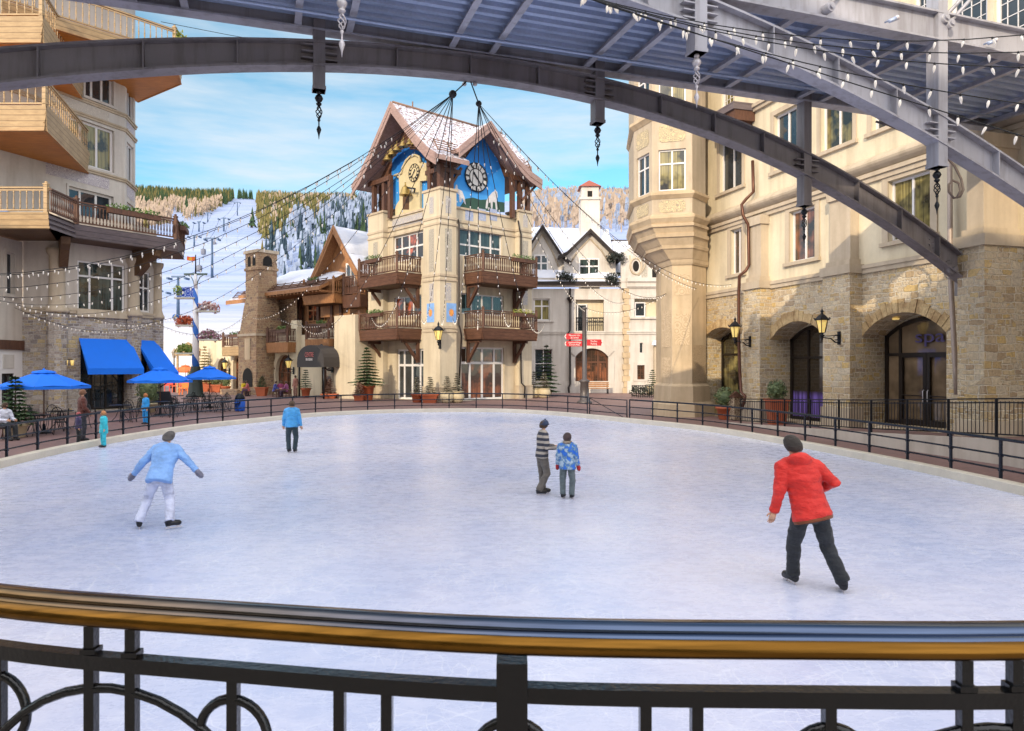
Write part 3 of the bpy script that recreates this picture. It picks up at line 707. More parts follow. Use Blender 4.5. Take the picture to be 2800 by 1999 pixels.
# cable loops hanging by the pier
def tubething(name, label, cat, pts, r, mat, n=8):
    o = MB(); o.tube(pts, r, n); ob = o.build(name, mat, None, loc=pts[0]); meta(ob, label, cat); return ob
YC = 18.6
pts = [P(2395, 333, YC), P(2430, 343, YC), P(2475, 362, YC), P(2520, 388, YC), P(2552, 410, YC), P(2590, 432, YC), P(2610, 455, YC), P(2628, 490, YC), P(2634, 520, YC), P(2626, 538, YC), P(2608, 542, YC), P(2594, 525, YC), P(2594, 505, YC), P(2606, 494, YC), P(2622, 502, YC), P(2626, 522, YC), P(2616, 542, YC)]
tubething('cable', 'thick grey cable sagging beneath the bridge and coiled beside the pier', 'cable', pts, 0.03, plain('grey_cable', S(96, 84, 80), 0.5))
# ------------------------------------------------------------------ wall planes, openings, windows, balconies, roofs
class WP:
    """vertical wall plane: origin, direction along the wall, outward normal"""
    def __init__(s, o, d, n):
        s.o = Vector((o[0], o[1], 0)); s.d = Vector((d[0], d[1], 0)).normalized(); s.n = Vector((n[0], n[1], 0)).normalized()
    def pt(s, a, z, off=0.0): p = s.o+s.d*a+s.n*off; return Vector((p.x, p.y, z))
    def px(s, u, v, off=0.0):
        d = Vector(((u-1400)/F, 1, -(v-1000)/F)); o = s.o+s.n*off
        c = lambda a, b: a.x*b.y-a.y*b.x
        t = c(o, s.d)/c(d, s.d); p = d*t
        return ((Vector((p.x, p.y, 0))-o).dot(s.d), p.z+CAMZ)
    def rect(s, u0, v0, u1, v1, off=0.0):
        a, z1 = s.px(u0, v0, off); b, z0 = s.px(u1, v1, off)
        if a > b: a, b = b, a
        return (a, b, min(z0, z1), max(z0, z1))
    def rectc(s, u0, u1, vt, vb, off=0.0):   # heights read at the middle of the opening
        a = s.px(u0, 900, off)[0]; b = s.px(u1, 900, off)[0]; um = (u0+u1)/2
        zt = s.px(um, vt, off)[1]; zb = s.px(um, vb, off)[1]
        return (min(a, b), max(a, b), zb, zt)
def arch_z(a, b, z1, rise, x):
    h = (b-a)/2; t = (x-(a+b)/2)/h; t = max(-1, min(1, t))
    R_ = (h*h+rise*rise)/(2*rise); return z1-R_+math.sqrt(max(R_*R_-(t*h)**2, 0))
def wall(o, w, s0, s1, z0, z1, holes=(), depth=0.25, off=0.0):
    xs = sorted(set([s0, s1]+[min(max(v, s0), s1) for h in holes for v in h[:2]])); zs = sorted(set([z0, z1]+[min(max(v, z0), z1) for h in holes for v in h[2:4]]))
    for a, b in zip(xs[:-1], xs[1:]):
        for c, d in zip(zs[:-1], zs[1:]):
            mx, mz = (a+b)/2, (c+d)/2
            if any(h[0] < mx < h[1] and h[2] < mz < h[3] for h in holes): continue
            o.poly([w.pt(a, c, off), w.pt(b, c, off), w.pt(b, d, off), w.pt(a, d, off)])
    for h in holes:
        a, b, c, d = h[:4]; rise = h[4] if len(h) > 4 else 0; f, k = off, off-depth
        top = d-rise
        o.poly([w.pt(a, c, f), w.pt(a, c, k), w.pt(a, top, k), w.pt(a, top, f)]); o.poly([w.pt(b, c, f), w.pt(b, top, f), w.pt(b, top, k), w.pt(b, c, k)])
        o.poly([w.pt(a, c, f), w.pt(b, c, f), w.pt(b, c, k), w.pt(a, c, k)])
        if rise:
            n = 12; X = [a+(b-a)*i/n for i in range(n+1)]; Z = [arch_z(a, b, d, rise, x) for x in X]
            for i in range(n):
                o.poly([w.pt(X[i], Z[i], f), w.pt(X[i+1], Z[i+1], f), w.pt(X[i+1], d, f), w.pt(X[i], d, f)])
                o.poly([w.pt(X[i], Z[i], f), w.pt(X[i], Z[i], k), w.pt(X[i+1], Z[i+1], k), w.pt(X[i+1], Z[i+1], f)])
        else: o.poly([w.pt(a, d, f), w.pt(a, d, k), w.pt(b, d, k), w.pt(b, d, f)])
def fbar(o, w, a, b, c, d, f, k):
    """rectangular bar on a wall plane between offsets k (back) and f (front)"""
    q = [w.pt(a, c, k), w.pt(b, c, k), w.pt(b, c, f), w.pt(a, c, f)]; t = [w.pt(a, d, k), w.pt(b, d, k), w.pt(b, d, f), w.pt(a, d, f)]
    o.hexa(q, t)
def opening_poly(w, a, b, c, d, rise, off, n=12):
    if not rise: return [w.pt(a, c, off), w.pt(b, c, off), w.pt(b, d, off), w.pt(a, d, off)]
    return [w.pt(a, c, off), w.pt(b, c, off)]+[w.pt(b-(b-a)*i/n, arch_z(a, b, d, rise, b-(b-a)*i/n), off) for i in range(n+1)]
def window(w, h, parent, nx=2, tr=(0.68,), frame=None, pane=None, rec=0.16, off=0.0, fw=0.06, name='window', surround=None, sw=0.2, sill=True, proud=0.05, label=None, mw=None, sub=None):
    frame = frame or WHITE_PAINT; pane = pane or GLASS; mw = mw or fw
    a, b, c, d = h[:4]; rise = h[4] if len(h) > 4 else 0; F0, K = off-rec+0.04, off-rec-0.04
    o = MB()
    ztop = lambda x: arch_z(a, b, d, rise, x) if rise else d
    fbar(o, w, a, a+fw, c, ztop(a+fw*0.5), F0, K); fbar(o, w, b-fw, b, c, ztop(b-fw*0.5), F0, K); fbar(o, w, a+fw, b-fw, c, c+fw, F0, K)
    if rise:
        n = 12; X = [a+(b-a)*i/n for i in range(n+1)]
        for i in range(n):
            z0, z1 = ztop(X[i]), ztop(X[i+1]); q = lambda x, z, f: w.pt(x, z, f)
            o.hexa([q(X[i], z0-fw, K), q(X[i+1], z1-fw, K), q(X[i+1], z1-fw, F0), q(X[i], z0-fw, F0)], [q(X[i], z0, K), q(X[i+1], z1, K), q(X[i+1], z1, F0), q(X[i], z0, F0)])
    else: fbar(o, w, a+fw, b-fw, d-fw, d, F0, K)
    xs = [a+(b-a)*i/nx for i in range(1, nx)] if isinstance(nx, int) else [a+(b-a)*t for t in nx]
    for x in xs: fbar(o, w, x-mw/2, x+mw/2, c+fw, ztop(x)-fw, F0-0.003, K+0.003)
    for t in tr:
        z = c+(d-c)*t; fbar(o, w, a+fw, b-fw, z-mw/2, z+mw/2, F0-0.006, K+0.006)
    if sub:   # fine glazing bars
        for i in range(1, sub[0]):
            x = a+(b-a)*i/sub[0]; fbar(o, w, x-0.012, x+0.012, c+fw, ztop(x)-fw, F0-0.03, F0-0.05)
        for i in range(1, sub[1]):
            z = c+(d-rise*0.5-c)*i/sub[1]; fbar(o, w, a+fw, b-fw, z-0.012, z+0.012, F0-0.03, F0-0.05)
    ob = o.build(name, frame, parent, label)
    o = MB(); o.poly(opening_poly(w, a+0.01, b-0.01, c+0.01, d-0.01, rise, K+0.03)); o.build('pane', pane, ob)
    if surround:
        o = MB(); f, k = off+proud, off-0.01
        fbar(o, w, a-sw, a, c, d-rise, f, k); fbar(o, w, b, b+sw, c, d-rise, f, k)
        if rise:
            n = 12; cx = (a+b)/2
            for i in range(n):
                x0, x1 = a+(b-a)*i/n, a+(b-a)*(i+1)/n; g = lambda x: cx+(x-cx)*(1+2*sw/(b-a))
                z = lambda x: arch_z(a, b, d, rise, x); q = w.pt
                o.hexa([q(x0, z(x0), k), q(x1, z(x1), k), q(x1, z(x1), f), q(x0, z(x0), f)], [q(g(x0), z(x0)+sw, k), q(g(x1), z(x1)+sw, k), q(g(x1), z(x1)+sw, f), q(g(x0), z(x0)+sw, f)])
        else: fbar(o, w, a-sw, b+sw, d, d+sw, f, k)
        if sill: fbar(o, w, a-sw-0.05, b+sw+0.05, c-0.14, c, f+0.08, k)
        o.build('surround', surround, ob)
    return ob
def belt(o, w, s0, s1, z, h=0.2, proud=0.08, off=0.0, roll=False):
    if roll:
        n = 8; pr = [(off+proud*math.sin(PI*i/n), z+h*i/n) for i in range(n+1)]
        for (f0, za), (f1_, zb) in zip(pr[:-1], pr[1:]): o.poly([w.pt(s0, za, f0), w.pt(s1, za, f0), w.pt(s1, zb, f1_), w.pt(s0, zb, f1_)], True)
        for s in (s0, s1): o.poly([w.pt(s, z_, f) for f, z_ in pr])
    else:
        fbar(o, w, s0, s1, z, z+h*0.55, off+proud*0.6, off-0.02); fbar(o, w, s0, s1, z+h*0.55, z+h, off+proud, off-0.02)
def balcony(name, parent, pts, zb, zf, zr, m_fascia, m_rail, m_soffit, inner, label=None, close=(True, True), lap=0.10, spindle='turned', posts=None, step=0.16):
    """outer edge pts (2-D), bottom zb, floor zf, rail top zr; inner = 2-D points of the wall side, so that pts + inner closes the floor"""
    o = MB(); P2 = [Vector((p[0], p[1])) for p in pts]; poly = P2+[Vector((p[0], p[1])) for p in inner]
    cx = sum((p for p in poly), Vector((0, 0)))/len(poly)
    # lapped fascia boards, flaring outwards towards the top
    nb = 3
    for a, b in zip(P2[:-1], P2[1:]):
        d = (b-a).normalized(); n = Vector((d.y, -d.x))
        if n.dot((a+b)/2-cx) < 0: n = -n
        for i in range(nb):
            za, zc = lerp(zb, zf, i/nb), lerp(zb, zf, (i+1)/nb)
            e0, e1 = lap*(i/nb-1.0), lap*((i+1)/nb-1.0)+0.03
            q = lambda p, e, z: (p.x+n.x*e, p.y+n.y*e, z)
            o.poly([q(a, e0, za), q(b, e0, za), q(b, e1, zc), q(a, e1, zc)]); o.poly([q(a, e1, zc), q(b, e1, zc), q(b, e0-0.02, zc), q(a, e0-0.02, zc)])
    ob = o.build(name, m_fascia, parent, label)
    o = MB(); o.poly([(p.x, p.y, zb+0.02) for p in poly]); o.poly([(p.x, p.y, zf-0.02) for p in poly]); o.build('soffit', m_soffit, ob)
    o = MB(); w_ = 0.07
    up = Vector((0, 0, 1))
    for i, (a, b) in enumerate(zip(P2[:-1], P2[1:])):
        A = Vector((a.x, a.y, 0)); B = Vector((b.x, b.y, 0)); D = B-A; L = D.length; d = D.normalized(); ins = Vector((cx.x, cx.y, 0))-(A+B)/2
        n = Vector((d.y, -d.x, 0)); n = n if n.dot(ins) > 0 else -n; A = A+n*0.1; B = B+n*0.1
        o.bar(A+up*(zr-0.04), B+up*(zr-0.04), 0.13, 0.08); o.bar(A+up*(zf+0.13), B+up*(zf+0.13), 0.09, 0.07); o.bar(A+up*(zr-0.16), B+up*(zr-0.16), 0.06, 0.06)
        k = max(2, int(L/step))
        for j in range(k):
            p = A+d*(L*(j+0.5)/k)
            if spindle == 'turned':
                h0, h1 = zf+0.15, zr-0.18; H = h1-h0
                o.lathe((p.x, p.y, h0), [(0.035, 0), (0.035, H*0.14), (0.018, H*0.18), (0.042, H*0.36), (0.03, H*0.55), (0.017, H*0.78), (0.034, H*0.86), (0.034, H)], 5)
            else:
                h0, h1 = zf+0.15, zr-0.18; H = h1-h0; ww = step*0.33
                q = lambda wv, z: p+d*wv+up*z
                for (z0, w0), (z1, w1) in zip([(h0, ww), (h0+H*.3, ww), (h0+H*.45, ww*0.45), (h0+H*.6, ww)], [(h0+H*.3, ww), (h0+H*.45, ww*0.45), (h0+H*.6, ww), (h1, ww)]):
                    o.poly([q(-w0, z0)+n*-0.01, q(w0, z0)+n*-0.01, q(w1, z1)+n*-0.01, q(-w1, z1)+n*-0.01])
    o.build('balustrade', m_rail, ob)
    for i, p in enumerate(P2):
        if posts is not None and i not in posts: continue
        q = p+(cx-p).normalized()*0.14
        o = MB(); o.box((q.x, q.y, (zf+zr+0.08)/2), (0.17, 0.17, zr+0.08-zf)); o.box((q.x, q.y, zr+0.11), (0.22, 0.22, 0.06)); o.ball((q.x, q.y, zr+0.19), 0.075, 8, 5); o.build('newel_post', m_rail, ob)
    return ob
def bracket(w, s, z, e, parent, mat, wid=0.22, drop=1.3, off=0.0, arm=True):
    o = MB()
    fbar(o, w, s-wid/2, s+wid/2, z-drop, z, off+wid, off-0.02); fbar(o, w, s-wid/2, s+wid/2, z-wid, z, off+e, off+wid)
    a, b = w.pt(s, z-drop+0.1, off+wid*0.5), w.pt(s, z-wid, off+e*0.8); o.bar(a, b, wid*0.9, wid*0.9, w.n)
    return o.build('bracket', mat, parent)
def gable_roof(name, parent, o2, d2, L, left, right, th, m_top, m_edge, label=None, barge=0.0, snow=False):
    """ridge from o2 (2-D) along d2 for L metres; left/right = profiles [(w, z), ...] from the ridge outwards"""
    d = Vector((d2[0], d2[1], 0)).normalized(); o0 = Vector((o2[0], o2[1], 0)); ln = Vector((-d.y, d.x, 0))
    o = MB()
    for sgn, pr in ((1, left), (-1, right)):
        if not pr: continue
        A = [o0+ln*(sgn*w_)+Vector((0, 0, z)) for w_, z in pr]; dn = Vector((0, 0, -th))
        o.cur = 0
        for p, q in zip(A[:-1], A[1:]):
            k = max(1, int(L/1.2))
            for i in range(k): o.poly([p+d*(L*i/k), q+d*(L*i/k), q+d*(L*(i+1)/k), p+d*(L*(i+1)/k)])
        o.cur = 1
        for p, q in zip(A[:-1], A[1:]):
            o.poly([p+dn, q+dn, q+dn+d*L, p+dn+d*L]); o.poly([p, q, q+dn, p+dn]); o.poly([p+d*L, q+d*L, q+dn+d*L, p+dn+d*L])
        e = A[-1]; o.poly([e, e+d*L, e+d*L+dn, e+dn])
    ob = o.build(name, [m_top, m_edge], parent, label)
    if m_top is SNOW or snow:
        for sgn, pr in ((1, left), (-1, right)):
            if not pr or len(pr) < 2: continue
            w0, z0 = pr[0]; w1, z1 = pr[-1]; g = lambda w_, z, l: o0+ln*(sgn*w_)+d*l+Vector((0, 0, z))
            segs = list(zip(pr[:-1], pr[1:]))
            for (wa, za), (wb, zb) in segs[:1] if len(segs) == 1 else segs: snow_sheet(ob, g(wb, zb, 0.1), g(wb, zb, L-0.1), g(wa, za, L-0.1), g(wa, za, 0.1), max(6, int(L/0.5)), 6, 0.16, wa)
    if barge:
        o = MB()
        for sgn, pr in ((1, left), (-1, right)):
            A = [o0+ln*(sgn*w_)+Vector((0, 0, z)) for w_, z in pr]
            for p, q in zip(A[:-1], A[1:]):
                for lv, (t0, t1, f) in enumerate(((0.06, -barge*0.5, 0.10), (-barge*0.5, -barge, 0.06))):
                    b = [p-d*f+Vector((0, 0, t1)), q-d*f+Vector((0, 0, t1)), q+d*0.03+Vector((0, 0, t1)), p+d*0.03+Vector((0, 0, t1))]
                    t = [p-d*f+Vector((0, 0, t0)), q-d*f+Vector((0, 0, t0)), q+d*0.03+Vector((0, 0, t0)), p+d*0.03+Vector((0, 0, t0))]
                    o.hexa(b, t)
        o.build('bargeboard', m_edge, ob)
    return ob
def snow_sheet(parent, p00, p10, p11, p01, nx, ny, th, seed=0.0, inset=0.02):
    """thick lying snow: p00-p10 along the eave, p01-p11 along the ridge"""
    p00, p10, p11, p01 = Vector(p00), Vector(p10), Vector(p11), Vector(p01); nm = (p10-p00).cross(p01-p00).normalized(); nm = nm if nm.z > 0 else -nm
    o = MB(); vs = []
    for j in range(ny+1):
        for i in range(nx+1):
            u, v = i/nx, j/ny; p = p00.lerp(p10, u).lerp(p01.lerp(p11, u), v); e = min(min(u, 1-u)*nx/1.2, min(v*0.8, (1-v))*ny/1.2, 1.0)
            k = mnoise.noise(p*0.55+Vector((seed, 0, 0))); k2 = mnoise.noise(p*1.7)
            vs.append(p+nm*(th*(0.12+0.88*math.sqrt(max(e, 0)))*(1+0.55*k+0.2*k2)+0.01)+(p00-p01).normalized()*(0.22*k2 if j == 0 else 0))
    fs = [(j*(nx+1)+i, j*(nx+1)+i+1, (j+1)*(nx+1)+i+1, (j+1)*(nx+1)+i) for j in range(ny) for i in range(nx)]
    o.faces(vs, fs, True); return o.build('snow', SNOW, parent)
def snow_rails(parent, p0, p1, out, mat, n=5, rise=0.75, gap=None):
    """slatted snow guard along an eave"""
    o = MB(); p0, p1, out = Vector(p0), Vector(p1), Vector(out)
    for i in range(n):
        t = i/(n-1); z = Vector((0, 0, 0.08+rise*t)); o.tube([p0+z-out*(0.5*t), p1+z-out*(0.5*t)], 0.035, 5)
    k = max(2, int((p1-p0).length/1.1))
    for i in range(k+1):
        p = p0.lerp(p1, i/k); o.bar(p+Vector((0, 0, 0.02)), p+Vector((0, 0, rise+0.15))-out*0.55, 0.06, 0.06, out)
    return o.build('snow_guard', mat, parent)
def text_mesh(txt, size, ext=0.004):
    cu = bpy.data.curves.new('lettering', 'FONT'); cu.body = txt; cu.size = size; cu.extrude = ext; cu.align_x = 'CENTER'; cu.align_y = 'CENTER'
    ob = bpy.data.objects.new('lettering', cu); COL.objects.link(ob); bpy.context.view_layer.update()
    me = bpy.data.meshes.new_from_object(ob.evaluated_get(bpy.context.evaluated_depsgraph_get()))
    bpy.data.objects.remove(ob); bpy.data.curves.remove(cu); return me
def put_text(txt, size, w, s, z, off, mat, parent, name='lettering', sx=1.0, flip=False):
    me = text_mesh(txt, size); d = -w.d if flip else w.d
    M = Matrix(((d.x*sx, 0, w.n.x, 0), (d.y*sx, 0, w.n.y, 0), (0, 1, 0, 0), (0, 0, 0, 1)))
    p = w.pt(s, z, off)-wloc(parent)
    me.transform(Matrix.Translation(p) @ M); me.materials.clear(); me.materials.append(mat)
    ob = link(bpy.data.objects.new(name, me)); setparent(ob, parent); return ob
def plaque_mat(name, base, ink, scale, thr=0.5, vor=True):
    """flat painted or carved scrollwork"""
    m, nt, b = newmat(name); vec = coords(nt)
    v = N(nt, 'ShaderNodeTexVoronoi', feature='F1'); v.inputs['Scale'].default_value = scale; nt.links.new(vec, v.inputs['Vector'])
    s = math_(nt, 'SINE', math_(nt, 'MULTIPLY', v.outputs['Distance'], 26.0 if vor else 14.0))
    n2 = noise(nt, vec, scale*1.6, 3.0)
    f = ramp(nt, math_(nt, 'ADD', math_(nt, 'MULTIPLY', s, 0.25), n2), [(thr-0.03, (0, 0, 0)), (thr+0.03, (1, 1, 1))])
    nt.links.new(mixc(nt, f, base, ink), b.inputs['Base Color']); b.inputs['Roughness'].default_value = 0.85
    bump(nt, b, f, 0.4, 0.02); return m
def leafy(o, c, r, n, sz, sq=(1, 1, 1), rnd=random):
    for _ in range(n):
        while True:
            p = Vector((rnd.uniform(-1, 1), rnd.uniform(-1, 1), rnd.uniform(-1, 1)))
            if 0.25 < p.length < 1: break
        p = Vector((p.x*r*sq[0], p.y*r*sq[1], p.z*r*sq[2]))+Vector(c)
        a = Vector((rnd.gauss(0, 1), rnd.gauss(0, 1), rnd.gauss(0, 1))).normalized(); b = a.orthogonal().normalized(); k = sz*rnd.uniform(0.6, 1.3)
        o.poly([p-b*k*0.4, p+a*k, p+b*k*0.4, p-a*k*0.6])
def leaf_mat(name, c1, c2):
    m, nt, b = newmat(name); g = N(nt, 'ShaderNodeObjectInfo'); vec = coords(nt); n1 = noise(nt, vec, 5.0, 3.0)
    nt.links.new(ramp(nt, n1, [(0.3, c1), (0.7, c2)]), b.inputs['Base Color']); b.inputs['Roughness'].default_value = 0.6; return m
LEAF = leaf_mat('box_leaves', (0.02, 0.06, 0.012), (0.14, 0.24, 0.05))
FLOWER_Y = leaf_mat('flowering_leaves', (0.05, 0.12, 0.02), (0.45, 0.42, 0.06))
def flower_box(name, parent, w, s0, s1, z, off, leaf=None):
    o = MB(); fbar(o, w, s0, s1, z, z+0.26, off+0.28, off); ob = o.build('flower_box', WOOD_D, parent)
    o = MB(); L = s1-s0; k = max(2, int(L/0.35))
    for i in range(k): leafy(o, w.pt(s0+L*(i+0.5)/k, z+0.36, off+0.14), 0.24, 34, 0.09, (1, 1, 0.8))
    o.build('foliage', leaf or LEAF, ob); return ob
def pipe_run(name, label, pts, r, mat, cat='downpipe', hopper=None, group=None):
    t = thing(name, label, cat, (pts[-1][0], pts[-1][1], pts[-1][2]), group=group)
    o = MB(); o.tube(pts, r, 8); o.build('pipe', mat, t)
    if hopper is not None:
        o = MB(); c = Vector(hopper); o.lathe(c, [(r*1.2, -0.35), (r*1.5, -0.25), (r*3, -0.05), (r*3.2, 0.0), (r*3.2, 0.12), (r*2.8, 0.14)], 8); o.build('hopper', mat, t)
    return t
# ------------------------------------------------------------------ hotel on the right: arcade, buttresses, bay on a carved column
FW = WP((9.54, 36.0), (0.2926, -0.9562), (-0.9562, -0.2926))
sY = lambda Y: (36.0-Y)/0.9562
rh = thing('hotel', 'cream hotel on the right with stone arcade and a bay window on a carved column', 'building', (12, 28, 0))
def A_(u0, u1, vtop, um, zb, rise):
    a = FW.px(u0, 900)[0]; b = FW.px(u1, 900)[0]; z = FW.px(um, vtop)[1]; return (a, b, zb, z, rise)
ar1 = A_(1926, 2024, 896, 1975, 0.05, 0.45); ar2 = A_(2108, 2258, 876, 2215, 0.2, 0.7); ar3 = A_(2359, 2588, 853, 2490, 0.42, 0.75)
s_end = sY(6.0)
ZB = 5.93
o = MB(); wall(o, FW, -0.6, s_end, -0.1, ZB, [ar1, ar2, ar3], 1.05); o.poly([FW.pt(-0.6, -0.1, -1.055), FW.pt(s_end, -0.1, -1.055), FW.pt(s_end, ZB, -1.055), FW.pt(-0.6, ZB, -1.055)]); o.build('stone_base', RUBBLE_W, rh)
wins = []
for u0, u1, vt, vb in ((1999, 2030, 632, 744), (2160, 2230, 584, 695), (2430, 2546, 508, 650)): wins.append(FW.rectc(u0, u1, vt, vb))
w2 = [FW.rectc(1971, 2033, 392, 506), FW.rectc(2120, 2184, 306, 418), FW.rectc(2248, 2336, 246, 392), FW.rectc(2388, 2470, 212, 345)]
zt = min(h[3] for h in w2); 
w2 = [(a, b, 10.75, 13.15) for a, b, c, d in w2]; wins = [(a, b, 6.75, 8.85) for a, b, c, d in wins]
w3 = []
x = sY(27.5)
for Y0, Y1 in ((34.2, 33.2), (32.0, 31.0), (29.5, 28.3), (26.9, 25.7)): w3.append((sY(Y0), sY(Y1), 14.6, 17.2))
for Y0, Y1 in ((23.6, 22.5), (22.3, 21.1), (20.9, 19.7), (19.5, 18.3), (18.1, 16.9), (16.7, 15.6)): w3.append((sY(Y0), sY(Y1), 11.7, 15.6))
o = MB(); wall(o, FW, -0.6, s_end, ZB, 9.55, wins, 0.26); wall(o, FW, -0.6, s_end, 9.55, 22, w2+w3, 0.26, 0.05)
o.poly([FW.pt(-0.6, -0.1), FW.pt(-0.6, -0.1, -8), FW.pt(-0.6, 22, -8), FW.pt(-0.6, 22)]); o.build('stucco_wall', YELLOW_ST, rh)
for i, h in enumerate(wins): window(FW, h, rh, 2, (), pane=[GLASS_WARM, GLASS_WARM, GLASS_GOLD][i], surround=TRIM, sw=0.26, fw=0.08, rec=0.2)
for i, h in enumerate(w2): window(FW, h, rh, 2, (), pane=GLASS_GOLD if i == 2 else GLASS, surround=TRIM, sw=0.2, fw=0.09, rec=0.2, off=0.05)
for h in w3: window(FW, h, rh, 1, (0.6,) if h[2] > 12 else (), pane=GLASS_GOLD if h[2] > 12 else GLASS, fw=0.12, rec=0.14, off=0.05, sub=(4, 5) if h[2] > 12 else (4, 9))
# belts and cornice
o = MB(); belt(o, FW, -0.6, s_end, ZB-0.12, 0.3, 0.12); o.build('string_course', TRIM, rh)
o = MB(); belt(o, FW, 0.6, s_end, 9.0, 0.32, 0.18); belt(o, FW, 0.6, s_end, 9.32, 0.62, 0.34, roll=True); o.build('cornice', TRIM, rh)
o = MB(); belt(o, FW, -0.6, sY(24.3), 13.75, 0.3, 0.22, 0.05); o.build('cornice', TRIM, rh)
# buttress piers with pilasters
def pier(uf0, uf1, p, label=None, zcap=ZB):
    a = FW.px(uf0, 900, p)[0]; b = FW.px(uf1, 900, p)[0]
    if a > b: a, b = b, a
    o = MB(); fbar(o, FW, a, b, -0.1, zcap-0.1, p, -0.02); ob = o.build('buttress', RUBBLE_W, rh, label)
    o = MB(); fbar(o, FW, a-0.08, b+0.08, zcap-0.1, zcap+0.22, p+0.09, -0.02); o.build('capstone', TRIM, ob)
    o = MB(); q = p-0.16
    fbar(o, FW, a+0.08, b-0.08, zcap+0.22, zcap+0.42, q+0.1, -0.02); fbar(o, FW, a+0.16, b-0.16, zcap+0.42, 9.0, q, -0.02); fbar(o, FW, a+0.08, b-0.08, 8.62, 9.0, q+0.09, -0.02)
    o.build('pilaster', TRIM, ob)
    o = MB(); fbar(o, FW, a-0.05, b+0.05, -0.1, 0.95, p+0.06, -0.02); o.build('plinth', TRIM, ob)
    return a, b
pr2 = pier(2033, 2078, 0.55); pr3 = pier(2250, 2324, 0.55)
pr4 = pier(2618, 2692, 1.45, 'broad stone pier that carries the bridge')
# radial stones round each arch
def voussoirs(h, hgt=0.42):
    a, b, c, d, r = h; o = MB(); hw_ = (b-a)/2; R_ = (hw_*hw_+r*r)/(2*r); th = math.asin(min(1, hw_/R_)); cx, cz = (a+b)/2, d-R_; n = max(9, int(2*th*R_/0.24)) | 1
    rv = random.Random(int(a*100))
    for i in range(n):
        t0, t1 = -th+2*th*(i+0.04)/n, -th+2*th*(i+0.96)/n; hh = hgt*rv.uniform(0.75, 1.15); f = rv.uniform(0.02, 0.05); q = lambda t, rr, ff: FW.pt(cx+rr*math.sin(t), cz+rr*math.cos(t), ff)
        o.hexa([q(t0, R_+0.005, -0.02), q(t1, R_+0.005, -0.02), q(t1, R_+0.005, f), q(t0, R_+0.005, f)], [q(t0, R_+hh, -0.02), q(t1, R_+hh, -0.02), q(t1, R_+hh, f), q(t0, R_+hh, f)])
    o.build('arch_stones', VOUS, rh)
m, nt, b = newmat('arch_stone'); n1 = noise(nt, coords(nt), 2.6, 3.0); n2 = noise(nt, coords(nt), 16.0, 4.0, 0.7)
nt.links.new(mixc(nt, 0.6, ramp(nt, n1, [(0.35, S(176, 144, 102)), (0.65, S(216, 188, 140))]), ramp(nt, n2, [(0.28, (0.4, 0.36, 0.32)), (0.62, (1, 1, 1))]), 'MULTIPLY'), b.inputs['Base Color']); b.inputs['Roughness'].default_value = 0.9; bump(nt, b, n2, 0.8, 0.05); VOUS = m
for h in (ar1, ar2, ar3): voussoirs(h)
# arcade fronts
def arcade(h, parts, pane, nm='shopfront'):
    a, b, c, d, r = h; e = 0.12
    return window(FW, (a+0.05, b-0.05, c, d-0.12, r*0.85), rh, parts[0], parts[1], frame=DARK_FRAME, pane=pane, rec=0.98, fw=0.14, name=nm, mw=0.1)
m, nt, b = newmat('shop_glass_purple'); vec = coords(nt); sz_ = N(nt, 'ShaderNodeSeparateXYZ'); nt.links.new(vec, sz_.inputs[0])
fold = noise(nt, coords(nt, (9, 9, 0.2)), 1.5, 3.0); cur = ramp(nt, fold, [(0.35, (0.02, 0.01, 0.05)), (0.62, (0.25, 0.16, 0.62))])
mm = ramp(nt, math_(nt, 'DIVIDE', sz_.outputs[2], 4.0), [(0.30, (1, 1, 1)), (0.36, (0, 0, 0))])
nt.links.new(mixc(nt, mm, (0.03, 0.022, 0.015), cur), b.inputs['Base Color']); b.inputs['Roughness'].default_value = 0.04; b.inputs['IOR'].default_value = 1.6
GLASS_PURPLE = m
arcade(ar1, ((0.5,), (0.72,)), GLASS_GOLD); arcade(ar2, ((0.35, 0.7), (0.66,)), GLASS_PURPLE)
sp = arcade(ar3, ((0.2, 0.88), (0.66,)), glass_mat('shop_glass_brown', (0.075, 0.052, 0.032)))
o = MB(); a, b, c, d, r = ar3; K = -0.93
xa, xb = a+(b-a)*0.22, a+(b-a)*0.87; zd = c+(d-c)*0.65; xm = (xa+xb)/2
for x0, x1 in ((xa, xm-0.01), (xm+0.01, xb)):
    fbar(o, FW, x0, x0+0.13, c, zd, K+0.05, K-0.02); fbar(o, FW, x1-0.13, x1, c, zd, K+0.05, K-0.02); fbar(o, FW, x0+0.13, x1-0.13, zd-0.16, zd, K+0.05, K-0.02); fbar(o, FW, x0+0.13, x1-0.13, c, c+0.22, K+0.05, K-0.02)
    fbar(o, FW, x0+0.13, x1-0.13, c+1.02, c+1.06, K+0.09, K+0.05)
dr_ = o.build('entrance_door', DARK_FRAME, rh)
o = MB()
for sx_ in (xm-0.09, xm+0.09): o.tube([FW.pt(sx_, c+0.8, K+0.05), FW.pt(sx_, c+0.85, K+0.1), FW.pt(sx_, c+1.2, K+0.1), FW.pt(sx_, c+1.25, K+0.05)], 0.016, 6)
o.build('handle', SILVER, dr_)
put_text('spa', 0.62, FW, (xa+xb)/2+0.1, zd+(d-zd)*0.40, K+0.012, plain('pale_lettering', S(70, 60, 110), 0.4), rh, 'lettering', sx=1.5)
# a lamp glowing under the soffit of the third arch
o = MB(); p = FW.pt(a+(b-a)*0.30, arch_z(a, b, d, r, a+(b-a)*0.30)-0.03, -0.45); o.tube([p, p+Vector((0, 0, -0.06))], 0.11, 12); o.build('downlight', LAMPGLASS, rh)
